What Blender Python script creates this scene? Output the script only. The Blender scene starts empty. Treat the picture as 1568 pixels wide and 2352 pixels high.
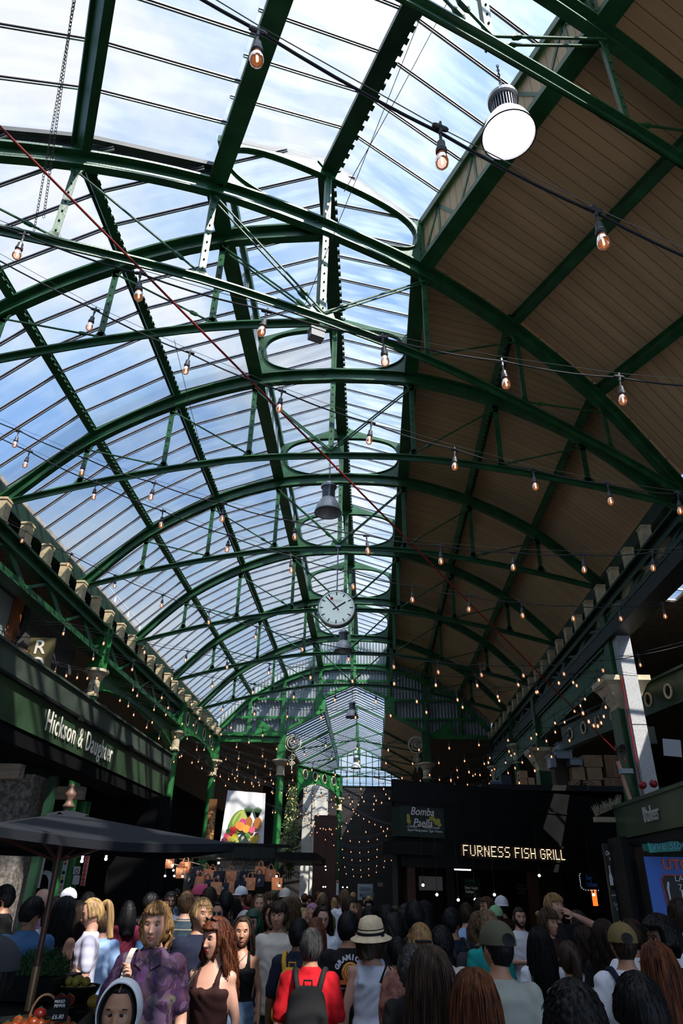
import bpy, math, random
import numpy as np
from mathutils import Vector, Matrix
random.seed(7); np.random.seed(7)
C = bpy.context.scene.collection
PI = math.pi

# ------------------------------------------------------------------ camera
EYE = 1.85
F_PX, PITCH, YAW, ROLL = 1568.0, 0.5064, 0.0487, -0.0226
cd = bpy.data.cameras.new('camera'); cam = bpy.data.objects.new('camera', cd); C.objects.link(cam)
cd.sensor_fit = 'VERTICAL'; cd.sensor_height = 36.0; cd.lens = F_PX / 2352.0 * 36.0
cd.clip_start = 0.05; cd.clip_end = 500
cam.matrix_world = (Matrix.Translation((0, 0, EYE)) @ Matrix.Rotation(YAW, 4, 'Z') @
                    Matrix.Rotation(PI/2 + PITCH, 4, 'X') @ Matrix.Rotation(-ROLL, 4, 'Z'))
bpy.context.scene.camera = cam

# ------------------------------------------------------------------ world, sun, exposure
sc = bpy.context.scene
sc.view_settings.view_transform = 'Standard'; sc.view_settings.look = 'None'
sc.view_settings.gamma = 1.0; sc.view_settings.use_curve_mapping = False
sc.view_settings.exposure = 0.0
SKY_STRENGTH = 1.0
HAZE = 4.5
SUN_STRENGTH = 9.0
SUN_DIR = Vector((0.42, -0.50, 0.80)).normalized()
w = bpy.data.worlds.new('sky'); sc.world = w; w.use_nodes = True
nt = w.node_tree; nt.nodes.clear()
def N(nt, t, **k):
    n = nt.nodes.new(t)
    for a, b in k.items():
        if a == 'i':
            for kk, vv in b.items(): n.inputs[kk].default_value = vv
        else: setattr(n, a, b)
    return n
tc = N(nt, 'ShaderNodeTexCoord'); mp = N(nt, 'ShaderNodeMapping'); mp.inputs['Scale'].default_value = (1.2, 1.0, 1.6)
mp.inputs['Location'].default_value = (0.35, 0.1, 0.2)
ns = N(nt, 'ShaderNodeTexNoise', i={'Scale': 2.1, 'Detail': 7.0, 'Roughness': 0.55})
rp = N(nt, 'ShaderNodeValToRGB')
e = rp.color_ramp.elements; e[0].position = 0.42; e[0].color = (0.30, 0.53, 0.96, 1); e[1].position = 0.66; e[1].color = (0.93, 0.96, 1.0, 1)
m_ = e.new(0.53); m_.color = (0.50, 0.70, 0.98, 1)
sx = N(nt, 'ShaderNodeSeparateXYZ'); up = N(nt, 'ShaderNodeMapRange', i={1: 0.55, 2: 0.95, 3: 0.0, 4: 0.10})
ad = N(nt, 'ShaderNodeMath', operation='ADD')
bg = N(nt, 'ShaderNodeBackground'); bg.inputs[1].default_value = SKY_STRENGTH
wo = N(nt, 'ShaderNodeOutputWorld')
L = nt.links.new
L(tc.outputs['Generated'], mp.inputs[0]); L(mp.outputs[0], ns.inputs['Vector'])
L(tc.outputs['Generated'], sx.inputs[0]); L(sx.outputs[2], up.inputs[0])
L(ns.outputs[0], ad.inputs[0]); L(up.outputs[0], ad.inputs[1]); L(ad.outputs[0], rp.inputs[0])
# bright haze around the sun
dt = N(nt, 'ShaderNodeVectorMath', operation='DOT_PRODUCT'); dt.inputs[1].default_value = SUN_DIR
pw_ = N(nt, 'ShaderNodeMath', operation='POWER'); pw_.inputs[1].default_value = 5.0; mx_ = N(nt, 'ShaderNodeMath', operation='MAXIMUM'); mx_.inputs[1].default_value = 0.0
ml_ = N(nt, 'ShaderNodeMath', operation='MULTIPLY_ADD'); ml_.inputs[1].default_value = HAZE; ml_.inputs[2].default_value = SKY_STRENGTH
L(tc.outputs['Generated'], dt.inputs[0]); L(dt.outputs['Value'], mx_.inputs[0]); L(mx_.outputs[0], pw_.inputs[0]); L(pw_.outputs[0], ml_.inputs[0]); L(ml_.outputs[0], bg.inputs[1])
L(rp.outputs[0], bg.inputs[0]); L(bg.outputs[0], wo.inputs[0])
sd = bpy.data.lights.new('sun', 'SUN'); sd.energy = SUN_STRENGTH; sd.angle = 0.0093; sd.color = (1.0, 0.94, 0.86)
so = bpy.data.objects.new('sun', sd); C.objects.link(so)
so.rotation_euler = SUN_DIR.to_track_quat('Z', 'Y').to_euler()

# ------------------------------------------------------------------ helpers
def ray(u, v):
    """direction through a pixel, with unit depth along the lens axis (x right, y down the hall, z up)"""
    x, y = (u-784)/F_PX, (1176-v)/F_PX
    c, s = math.cos(-ROLL), math.sin(-ROLL); x, y = x*c-y*s, x*s+y*c
    b = math.cos(PITCH)-y*math.sin(PITCH); z = math.sin(PITCH)+y*math.cos(PITCH)
    return Vector((x*math.cos(YAW)-b*math.sin(YAW), b*math.cos(YAW)+x*math.sin(YAW), z))
def atY(u, v, Y): d = ray(u, v); d = d*(Y/d.y); d.z += EYE; return d
def atX(u, v, X): d = ray(u, v); d = d*(X/d.x); d.z += EYE; return d
def atZ(u, v, Z): d = ray(u, v); d = d*((Z-EYE)/d.z); d.z += EYE; return d
def atD(u, v, D): d = ray(u, v)*D; d.z += EYE; return d

MATS = {}
def mat(name, col, rough=0.6, metal=0.0, var=0.0, vs=6.0, bump=0.0, bs=60.0, emit=None, es=1.0, spec=0.5, stretch=(1, 1, 1), col2=None, sheen=0.0):
    if name in MATS: return MATS[name]
    m = bpy.data.materials.new(name); m.use_nodes = True; nt = m.node_tree; L = nt.links.new
    b = nt.nodes['Principled BSDF']
    b.inputs['Base Color'].default_value = (*col, 1); b.inputs['Roughness'].default_value = rough; b.inputs['Metallic'].default_value = metal
    b.inputs['Specular IOR Level'].default_value = spec
    if var or bump:
        tc = N(nt, 'ShaderNodeTexCoord'); mp = N(nt, 'ShaderNodeMapping'); mp.inputs['Scale'].default_value = stretch; L(tc.outputs['Object'], mp.inputs[0])
    if var:
        no = N(nt, 'ShaderNodeTexNoise', i={'Scale': vs, 'Detail': 5.0}); L(mp.outputs[0], no.inputs['Vector'])
        r = N(nt, 'ShaderNodeValToRGB'); r.color_ramp.elements[0].position = .35; r.color_ramp.elements[1].position = .68
        c2 = col2 if col2 else tuple(min(1, c*(1+var)+var*.01) for c in col)
        c1 = col if col2 else tuple(c*(1-var) for c in col)
        r.color_ramp.elements[0].color = (*c1, 1); r.color_ramp.elements[1].color = (*c2, 1)
        L(no.outputs[0], r.inputs[0]); L(r.outputs[0], b.inputs['Base Color'])
    if bump:
        n2 = N(nt, 'ShaderNodeTexNoise', i={'Scale': bs, 'Detail': 4.0}); L(mp.outputs[0], n2.inputs['Vector'])
        bp = N(nt, 'ShaderNodeBump', i={'Strength': bump, 'Distance': 0.01}); L(n2.outputs[0], bp.inputs['Height']); L(bp.outputs[0], b.inputs['Normal'])
    if emit:
        b.inputs['Emission Color'].default_value = (*emit, 1); b.inputs['Emission Strength'].default_value = es
    MATS[name] = m; return m

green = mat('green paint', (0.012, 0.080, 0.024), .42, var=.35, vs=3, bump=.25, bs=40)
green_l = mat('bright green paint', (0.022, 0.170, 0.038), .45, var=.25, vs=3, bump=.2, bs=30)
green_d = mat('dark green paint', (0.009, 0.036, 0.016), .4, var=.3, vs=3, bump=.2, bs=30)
blackish = mat('near black paint', (0.006, 0.0065, 0.0065), .55, var=.3, vs=4, spec=.22)
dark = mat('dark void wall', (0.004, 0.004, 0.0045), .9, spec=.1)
alu = mat('aluminium', (0.42, 0.41, 0.42), .38, .7, var=.15, vs=8)
cream = mat('cream paint', (0.62, 0.52, 0.34), .6, var=.18, vs=5, bump=.2, bs=30)
cable_m = mat('black rubber cable', (0.010, 0.011, 0.014), .45)
wire_m = mat('steel wire', (0.10, 0.09, 0.08), .4, .6)
rust = mat('weathered lead flashing', (0.035, 0.036, 0.036), .6, var=.4, vs=3)

class MB:
    """collects shapes for ONE mesh object"""
    def __init__(s): s.v = []; s.f = []; s.m = []; s.cm = 0
    def add(s, V, F, m=None):
        o = len(s.v); s.v += [tuple(p) for p in V]; s.f += [tuple(i+o for i in f) for f in F]
        s.m += [s.cm if m is None else m]*len(F)
    def box(s, x0, x1, y0, y1, z0, z1, m=None):
        V = [(x, y, z) for z in (z0, z1) for y in (y0, y1) for x in (x0, x1)]
        s.add(V, [(0,2,3,1),(4,5,7,6),(0,1,5,4),(2,6,7,3),(0,4,6,2),(1,3,7,5)], m)
    def bar(s, a, b, wd, h, up=(0,0,1), m=None, off=(0,0)):
        a, b = Vector(a), Vector(b); d = (b-a)
        if d.length < 1e-6: return
        d.normalize(); u = Vector(up); x = d.cross(u)
        if x.length < 1e-4: x = d.cross(Vector((0, 1, 0)))
        x.normalize(); u = x.cross(d); o = x*off[0]+u*off[1]
        V = [p+o+x*(i*wd/2)+u*(j*h/2) for p in (a, b) for i, j in ((-1,-1),(1,-1),(1,1),(-1,1))]
        s.add(V, [(0,1,2,3),(7,6,5,4),(0,4,5,1),(1,5,6,2),(2,6,7,3),(3,7,4,0)], m)
    def sweep(s, pts, wd, h, up=(0,0,1), m=None, off=(0,0)):
        pts = [Vector(p) for p in pts]; n = len(pts); V = []
        for i, p in enumerate(pts):
            d = (pts[min(n-1, i+1)]-pts[max(0, i-1)]).normalized(); x = d.cross(Vector(up)).normalized(); u = x.cross(d)
            o = x*off[0]+u*off[1]
            V += [p+o+x*(a*wd/2)+u*(b*h/2) for a, b in ((-1,-1),(1,-1),(1,1),(-1,1))]
        Fc = [(0,1,2,3), tuple(4*(n-1)+k for k in (3,2,1,0))]
        for i in range(n-1):
            for k in range(4): Fc.append((4*i+k, 4*(i+1)+k, 4*(i+1)+(k+1)%4, 4*i+(k+1)%4))
        s.add(V, Fc, m)
    def tube(s, pts, r, n=8, m=None, cap=True, ry=None):
        pts = [Vector(p) for p in pts]; k = len(pts)
        R = r if isinstance(r, (list, tuple)) else [r]*k; V = []
        x = None
        for i, p in enumerate(pts):
            d = (pts[min(k-1, i+1)]-pts[max(0, i-1)])
            if d.length < 1e-9: d = Vector((0,0,1))
            d.normalize()
            if x is None: x = d.cross(Vector((0.13, 0.31, 0.94)));  x = x if x.length > .05 else d.cross(Vector((1,0,0)))
            x = (x-d*x.dot(d)).normalized(); y = d.cross(x)
            V += [p+(x*math.cos(2*PI*j/n)+y*math.sin(2*PI*j/n))*R[i] for j in range(n)]
        Fc = []
        for i in range(k-1):
            for j in range(n): Fc.append((i*n+j, i*n+(j+1)%n, (i+1)*n+(j+1)%n, (i+1)*n+j))
        if cap: Fc += [tuple(range(n-1, -1, -1)), tuple((k-1)*n+j for j in range(n))]
        s.add(V, Fc, m)
    def lathe(s, prof, o=(0,0,0), n=20, m=None, axis=None):
        V = []; k = len(prof)
        for r, z in prof:
            for j in range(n):
                a = 2*PI*j/n; V.append(Vector((r*math.cos(a), r*math.sin(a), z)))
        if axis is not None:
            q = Vector((0,0,1)).rotation_difference(Vector(axis)); V = [q @ p for p in V]
        V = [p+Vector(o) for p in V]
        Fc = [(i*n+j, i*n+(j+1)%n, (i+1)*n+(j+1)%n, (i+1)*n+j) for i in range(k-1) for j in range(n)]
        Fc += [tuple(range(n-1, -1, -1)), tuple((k-1)*n+j for j in range(n))]
        s.add(V, Fc, m)
    def ball(s, c, r, n=10, m=None, k=None):
        rx, ry, rz = (r, r, r) if not isinstance(r, (tuple, list)) else r
        k = k or n//2; V = [(c[0], c[1], c[2]-rz)]; Fc = []
        for i in range(1, k):
            t = -PI/2+PI*i/k
            V += [(c[0]+rx*math.cos(t)*math.cos(2*PI*j/n), c[1]+ry*math.cos(t)*math.sin(2*PI*j/n), c[2]+rz*math.sin(t)) for j in range(n)]
        V.append((c[0], c[1], c[2]+rz)); T = len(V)-1
        for j in range(n):
            Fc.append((0, 1+(j+1)%n, 1+j)); Fc.append((T, T-n+j, T-n+(j+1)%n))
            for i in range(k-2): Fc.append((1+i*n+j, 1+i*n+(j+1)%n, 1+(i+1)*n+(j+1)%n, 1+(i+1)*n+j))
        s.add(V, Fc, m)
    def poly(s, pts, nrm, th, m=None):
        """extrude a planar polygon by th along nrm"""
        pts = [Vector(p) for p in pts]; nn = Vector(nrm).normalized()*th; k = len(pts)
        V = pts+[p+nn for p in pts]
        Fc = [tuple(range(k-1, -1, -1)), tuple(range(k, 2*k))]+[(i, (i+1)%k, k+(i+1)%k, k+i) for i in range(k)]
        s.add(V, Fc, m)
    def ringplate(s, outer, inner, nrm, th, m=None):
        k = len(outer); nn = Vector(nrm).normalized()*(th/2)
        O = [Vector(p) for p in outer]; I = [Vector(p) for p in inner]
        V = [p-nn for p in O]+[p-nn for p in I]+[p+nn for p in O]+[p+nn for p in I]; Fc = []
        for i in range(k):
            j = (i+1) % k
            Fc += [(i, j, k+j, k+i), (2*k+i, 3*k+i, 3*k+j, 2*k+j), (i, 2*k+i, 2*k+j, j), (k+i, k+j, 3*k+j, 3*k+i)]
        s.add(V, Fc, m)
    def build(s, name, mats, parent=None, smooth=False, label=None):
        me = bpy.data.meshes.new(name); me.from_pydata(s.v, [], s.f)
        for mm in (mats if isinstance(mats, (list, tuple)) else [mats]): me.materials.append(mm)
        me.polygons.foreach_set('material_index', s.m)
        if smooth: me.polygons.foreach_set('use_smooth', [True]*len(s.f))
        me.update()
        o = bpy.data.objects.new(name, me); C.objects.link(o)
        if parent is not None: o.parent = parent
        if label: o['label'] = label
        return o
def tag(o, label=None, cat=None, group=None, kind=None):
    if label: o['label'] = label
    if cat: o['category'] = cat
    if group: o['group'] = group
    if kind: o['kind'] = kind
    return o
def thing(name, label, cat, loc=(0,0,0), rz=0.0, group=None):
    o = bpy.data.objects.new(name, None); C.objects.link(o); o.location = loc; o.rotation_euler = (0, 0, rz); o.empty_display_size = .1
    return tag(o, label, cat, group)
def copy_tree(o, parent=None):
    c = o.copy(); C.objects.link(c)
    if parent is not None: c.parent = parent
    for ch in list(o.children): copy_tree(ch, c)
    return c
def text_mesh(name, s, size, m, M, parent=None, ext=0.004, shear=0.0, sx=1.0, align='LEFT', label=None, bold=0.0, space=1.0):
    cu = bpy.data.curves.new(name, 'FONT'); cu.body = s; cu.size = size; cu.extrude = ext; cu.shear = shear; cu.align_x = align
    cu.offset = bold; cu.space_character = space; cu.resolution_u = 3
    o = bpy.data.objects.new('tmp', cu); C.objects.link(o)
    dg = bpy.context.evaluated_depsgraph_get(); me = bpy.data.meshes.new_from_object(o.evaluated_get(dg))
    bpy.data.objects.remove(o); bpy.data.curves.remove(cu); me.name = name
    me.transform(Matrix.Diagonal((sx, 1, 1, 1))); me.transform(M)
    me.materials.clear(); me.materials.append(m)
    r = bpy.data.objects.new(name, me); C.objects.link(r)
    if parent is not None: r.parent = parent
    if label: r['label'] = label
    return r
def frame(o, xd, zd=(0,0,1)):
    """matrix: text x along xd, text y along zd"""
    x = Vector(xd).normalized(); y = Vector(zd); y = (y-x*y.dot(x)).normalized(); z = x.cross(y)
    M = Matrix.Identity(4)
    for i in range(3): M[i][0] = x[i]; M[i][1] = y[i]; M[i][2] = z[i]; M[i][3] = o[i]
    return M
NTH = ['first','second','third','fourth','fifth','sixth','seventh','eighth','ninth','tenth','eleventh','twelfth','thirteenth','fourteenth','fifteenth','sixteenth','seventeenth','eighteenth','nineteenth','twentieth','twenty-first','twenty-second','twenty-third','twenty-fourth','twenty-fifth','twenty-sixth','twenty-seventh','twenty-eighth','twenty-ninth','thirtieth','thirty-first','thirty-second','thirty-third','thirty-fourth','thirty-fifth','thirty-sixth']

# glass, with a thin film of dirt
def glass_mat(name, tint, dirt):
    m = bpy.data.materials.new(name); m.use_nodes = True; nt = m.node_tree; nt.nodes.clear(); L = nt.links.new
    out = N(nt, 'ShaderNodeOutputMaterial'); tr = N(nt, 'ShaderNodeBsdfTransparent'); tr.inputs[0].default_value = (*tint, 1)
    gl = N(nt, 'ShaderNodeBsdfGlossy'); gl.inputs['Roughness'].default_value = 0.22
    di = N(nt, 'ShaderNodeBsdfTranslucent'); di.inputs[0].default_value = (0.8, 0.84, 0.9, 1)
    fr = N(nt, 'ShaderNodeFresnel', i={'IOR': 1.35}); fm = N(nt, 'ShaderNodeMath', operation='MULTIPLY'); fm.inputs[1].default_value = .3
    tc = N(nt, 'ShaderNodeTexCoord'); mp = N(nt, 'ShaderNodeMapping'); mp.inputs['Scale'].default_value = (0.8, 4.0, 0.8)
    no = N(nt, 'ShaderNodeTexNoise', i={'Scale': 1.3, 'Detail': 6.0}); mr = N(nt, 'ShaderNodeMapRange', i={1: .42, 2: .8, 3: dirt*.25, 4: dirt*2.2})
    m1 = N(nt, 'ShaderNodeMixShader'); m2 = N(nt, 'ShaderNodeMixShader')
    L(tc.outputs['Object'], mp.inputs[0]); L(mp.outputs[0], no.inputs['Vector']); L(no.outputs[0], mr.inputs[0])
    L(mr.outputs[0], m1.inputs[0]); L(tr.outputs[0], m1.inputs[1]); L(di.outputs[0], m1.inputs[2])
    L(fr.outputs[0], fm.inputs[0]); L(fm.outputs[0], m2.inputs[0]); L(m1.outputs[0], m2.inputs[1]); L(gl.outputs[0], m2.inputs[2]); L(m2.outputs[0], out.inputs[0])
    return m
glass = glass_mat('roof glass', (0.96, 0.97, 0.98), 0.05)
glass2 = glass_mat('streaked lantern glass', (0.95, 0.965, 0.98), 0.10)

# ------------------------------------------------------------------ frames of the two roofs (main hall straight ahead; near hall turned 27.5 degrees)
XC = -0.733
PHI = math.radians(27.5)
QX, QY = -0.68, 7.06
MAIN = Matrix.Translation((XC, 0, 0))
NEAR = Matrix.Translation((QX, QY, 0)) @ Matrix.Rotation(PHI, 4, 'Z')
def y_start(x): return QY+(x-QX)*math.tan(PHI)      # where the main roof meets the turned truss
NODE = {'E': (5.84, 6.23), 'B': (4.60, 7.46), 'A': (3.10, 8.35), 'L': (1.53, 8.88), 'C': (0.0, 9.0)}
BOT = {'c': (0.0, 7.05), 'l': (1.53, 6.99), 'a': (3.10, 6.74), 'b': (4.60, 6.40), 'e': (5.95, 6.02)}
NODE['F'] = (6.04, 6.05)
for k in NODE: NODE[k] = (NODE[k][0], NODE[k][1]+EYE)
for k in BOT: BOT[k] = (BOT[k][0], BOT[k][1]+EYE)
LAN_T = 9.98+EYE; RIDGE = 10.55+EYE     # lantern eave and ridge heights
def catmull(P, n=5):
    P = [Vector(p) for p in P]; out = []
    for i in range(len(P)-1):
        a, b, c, d = P[max(0, i-1)], P[i], P[i+1], P[min(len(P)-1, i+2)]
        for k in range(n):
            t = k/n; out.append(.5*((2*b)+(c-a)*t+(2*a-5*b+4*c-d)*t*t+(3*b-a-3*c+d)*t**3))
    out.append(P[-1]); return out
def superell(a, b, n, t):
    c, s = math.cos(t), math.sin(t)
    return a*math.copysign(abs(c)**(2/n), c), b*math.copysign(abs(s)**(2/n), s)
def rivets(mb, a, b, step, nrm, r=.014):
    a, b = Vector(a), Vector(b); n = max(1, int((b-a).length/step))
    for i in range(n+1): mb.ball(a.lerp(b, i/n)+Vector(nrm)*.01, r, 6, k=4)

# ------------------------------------------------------------------ roof trusses
def truss(M, Y, sc_, label, sides=(-1, 1), lantern=True, apex_plate=True, group='riveted green roof trusses'):
    t = thing('roof_truss', label, 'roof truss', (0,0,0), 0, group)
    t.matrix_world = M @ Matrix.Translation((0, Y, 0))
    P = lambda k, s: Vector((s*(NODE.get(k) or BOT.get(k))[0]*sc_, 0, (NODE.get(k) or BOT.get(k))[1]))
    for s in sides:
        arc = catmull([P(k, s) for k in 'FEBALC'], 6)
        mb = MB(); mb.sweep(arc, .05, .22, (0,1,0)); mb.sweep(arc, .20, .03, (0,1,0), off=(0, 0))
        # T-section: web below, flange on top
        mb = MB(); Z = Vector((0,0,1))
        mb.sweep([p-Z*.10 for p in arc], .05, .20, (0,0,1)); mb.sweep([p+Z*.012 for p in arc], .22, .035, (0,0,1)); mb.sweep([p-Z*.20 for p in arc], .12, .03, (0,0,1))
        for i in range(0, len(arc)-1, 1): mb.ball(arc[i]-Z*.225+Vector((0,.035,0)), .013, 6, k=4)
        mb.build('top_chord', green, t)
        low = [P(k, s) for k in 'ebalc']; mb = MB(); lc = catmull(low, 4)
        mb.sweep(lc, .13, .025); mb.sweep([p-Z*.05 for p in lc], .025, .09); mb.build('bottom_chord', green, t)
        for k, b in (('L','l'), ('A','a'), ('B','b')):
            a_, b_ = P(k, s)-Z*.2, P(b, s); mb = MB(); mb.bar(a_, b_, .09, .02, (0,1,0)); mb.bar(a_, b_, .02, .08, (0,1,0), off=(.035*s, .035))
            rivets(mb, a_+Vector((0,-.012,0)), b_+Vector((0,-.012,0)), .16, (0,-.6,0))
            # splayed gusset foot
            mb.poly([b_+Vector((-.13,-.01,.0)), b_+Vector((.13,-.01,0)), b_+Vector((.05,-.01,.15)), b_+Vector((-.05,-.01,.15))], (0,1,0), .02)
            mb.poly([a_+Vector((-.1,-.01,.0)), a_+Vector((.1,-.01,0)), a_+Vector((.04,-.01,-.16)), a_+Vector((-.04,-.01,-.16))], (0,1,0), .02)
            mb.build('post', green, t)
        for k, b in (('L','c'), ('A','l'), ('B','a')):
            a_, b_ = P(k, s)-Z*.28, P(b, s)+Z*.07
            for dy in ((-.04, .04) if k == 'L' else (0,)):
                o = Vector((0, dy, 0)); mb = MB(); mb.tube([a_+o, b_+o], .016, 6)
                q = a_.lerp(b_, .78)+o; q2 = a_.lerp(b_, .86)+o; mb.tube([q, q.lerp(q2,.25), q.lerp(q2,.75), q2], [.016, .032, .032, .016], 6)
                mb.build('tie_rod', green, t)
    mb = MB(); a_, b_ = P('C', 1)-Vector((0,0,.2)), P('c', 1); mb.bar(a_, b_, .10, .02, (0,1,0)); mb.bar(a_, b_, .02, .09, (0,1,0), off=(.0, .04))
    rivets(mb, a_+Vector((0,-.012,0)), b_+Vector((0,-.012,0)), .16, (0,-.6,0))
    mb.poly([b_+Vector((-.22,-.012,0)), b_+Vector((.22,-.012,0)), b_+Vector((.16,-.012,.16)), b_+Vector((-.16,-.012,.16))], (0,1,0), .024)
    mb.build('king_post', green, t)
    if lantern:
        W = 1.53*sc_; z0 = NODE['L'][1]+.02; n = 48; out = []; inn = []
        zc = (z0+.06+LAN_T+.18)/2; hb = (LAN_T+.18-z0-.06)/2-.05
        for i in range(n):
            a = 2*PI*i/n; x, z = superell(W-.12, hb, 2.7, a); inn.append((x, 0, zc+z))
            # outer outline: vertical sides, pitched head, slightly bowed foot
            dx, dz = math.cos(a), math.sin(a)
            tx = W/abs(dx) if abs(dx) > 1e-6 else 1e9
            # head line z = RIDGE-(RIDGE-LAN_T)*|x|/W
            sl = (RIDGE-LAN_T)/W; th = (RIDGE-.06-zc)/(dz+sl*abs(dx)) if dz+sl*abs(dx) > 1e-6 else 1e9
            tb = (zc-z0)/(-dz) if dz < -1e-6 else 1e9
            tt = min(x_ for x_ in (tx, th, tb) if x_ > 0); out.append((dx*tt, 0, zc+dz*tt))
        mb = MB(); mb.ringplate(out, inn, (0,1,0), .03)
        mb.sweep(inn+[inn[0], inn[1]], .11, .02, (0,1,0)) if False else None
        k = len(inn)
        V = [Vector(p)+Vector((0, dy, 0)) for dy in (-.055, .055) for p in inn]; cx = Vector((0,0,zc))
        V2 = [p+(p-Vector((0,p.y,zc))).normalized()*.02 for p in V]
        VV = V+V2; Fc = []
        for i in range(k):
            j = (i+1) % k; Fc += [(i, j, k+j, k+i), (2*k+i, 3*k+i, 3*k+j, 2*k+j), (i, 2*k+i, 2*k+j, j), (k+i, k+j, 3*k+j, 3*k+i)]
        mb.add(VV, Fc)
        mb.build('lantern_frame', green_l if False else green, t)
        for s in (-1, 1):
            mb = MB(); mb.bar((s*(W-.02), 0, z0), (s*(W-.02), 0, LAN_T), .06, .12, (0,1,0))
            rivets(mb, (s*(W-.06), -.05, z0+.1), (s*(W-.06), -.05, LAN_T-.05), .14, (0,-.6,0)); mb.build('lantern_post', green, t)
        mb = MB(); mb.box(-.02, .02, -.03, .03, z0, RIDGE-.2)
        for s in (-1, 1): mb.bar((s*.035, 0, z0+.12), (s*.035, 0, RIDGE-.25), .03, .08, (0,1,0)); mb.bar((s*.035, 0, z0+.14), (s*.2, 0, z0+.02), .03, .08, (0,1,0)); mb.bar((s*.035, 0, RIDGE-.28), (s*.2, 0, RIDGE-.12), .03, .08, (0,1,0))
        mb.build('centre_post', green, t)
    return t
TY = [10.5, 14.37, 18.39, 22.45, 26.5, 30.45]
truss(NEAR, 0, 1.135, 'green skewed roof truss where the near roof meets the long hall, nearest full arch')
truss(NEAR, -3.95, 1.135, 'green roof truss overhead at top right, carrying the big lit pendant lamp')
truss(NEAR, -7.9, 1.135, 'green roof truss overhead behind the one carrying the big lit pendant')
truss(MAIN, 7.13, 1.0, 'half roof truss on the left, meeting the skewed truss at the ridge', sides=(-1,), lantern=False)
for i, y in enumerate(TY[:5]):
    truss(MAIN, y, 1.0, ['first full green roof truss square across the hall, beyond the junction box', 'second full green roof truss of the hall, holding the clock rod', 'third full green roof truss of the hall, level behind the clock', 'fourth full green roof truss of the hall, just past the clock', 'fifth and last free green roof truss, before the corrugated gable'][i])

# ------------------------------------------------------------------ purlins and ridge
def long_beam(name, M, x, z, y0, y1, wd, h, label, group=None, serr=False, tilt=0.0, mats=None):
    mb = MB(); mb.box(-wd/2, wd/2, 0, y1-y0, -h/2, h/2); mb.box(-wd*.9, wd*.9, 0, y1-y0, h/2-.02, h/2+.01)
    if serr:
        k = int((y1-y0)/.14)
        for i in range(k): mb.box(wd/2, wd/2+.035, i*.14, i*.14+.07, -h/2, -h/2+.03)
    o = mb.build(name, mats or green); o.matrix_world = M @ Matrix.Translation((x, y0, z)) @ Matrix.Rotation(tilt, 4, 'Y')
    return tag(o, label, 'roof beam', group)
YG = 30.5; NY = -11.0
for s, nm in ((-1, 'left'), (1, 'right')):
    for k, wname in (('A', 'upper'), ('B', 'lower')):
        x, z = NODE[k]; xw = XC+s*x
        long_beam('purlin', MAIN, s*x, z+.16, y_start(xw), YG, .10, .26, f'{wname} green purlin running down the {nm} slope of the long hall roof', serr=True, tilt=s*.5)
        long_beam('purlin', NEAR, s*x*1.135, z+.16, NY, 0, .12, .26, f'{wname} green purlin of the turned near roof, {nm} side overhead', tilt=s*.5)
    x, z = NODE['L']; xw = XC+s*x
    for M, y0, y1, k, wh in ((MAIN, y_start(xw), YG, 1.0, 'long hall'), (NEAR, NY, 0.0, 1.135, 'near roof overhead')):
        t = thing('lantern_side_girder', f'{nm} lattice girder under the ridge lantern of the {wh}', 'lattice girder'); t.matrix_world = M @ Matrix.Translation((s*x*k, y0, 0))
        Lh = y1-y0; mb = MB(); mb.box(-.06, .06, 0, Lh, z+.02, z+.24); mb.box(-.13, .13, 0, Lh, z-.01, z+.02); mb.build('bottom_beam', green, t)
        mb = MB(); mb.box(-.05, .05, 0, Lh, LAN_T-.08, LAN_T+.06); mb.build('top_beam', green, t)
        mb = MB(); n = int(Lh/1.0); st = Lh/n
        for i in range(n):
            a = (s*.03, i*st, z+.22); b = (s*.03, (i+.5)*st, LAN_T-.08); c = (s*.03, (i+1)*st, z+.22)
            mb.bar(a, b, .05, .02, (1,0,0)); mb.bar(b, c, .05, .02, (1,0,0)); mb.bar((s*.03, (i+.5)*st, z+.2), b, .05, .02, (1,0,0))
        mb.build('lattice', green, t)
for M, y0, y1, wh in ((MAIN, QY, YG, 'long hall'), (NEAR, NY, 0.0, 'turned near roof')):
    t = thing('ridge_beam', f'dark green double ridge beam along the top of the {wh}', 'roof beam'); t.matrix_world = M @ Matrix.Translation((0, y0, 0)); Lh = y1-y0
    mb = MB(); mb.box(-.13, .13, 0, Lh, RIDGE-.30, RIDGE-.27); mb.box(-.09, -.05, 0, Lh, RIDGE-.27, RIDGE-.02); mb.box(.05, .09, 0, Lh, RIDGE-.27, RIDGE-.02); mb.build('beam', green_d, t)
    mb = MB()
    for i in range(int(Lh/.17)): mb.box(.13, .17, i*.17, i*.17+.09, RIDGE-.31, RIDGE-.27)
    mb.build('crank_rail', green_d, t)

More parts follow.
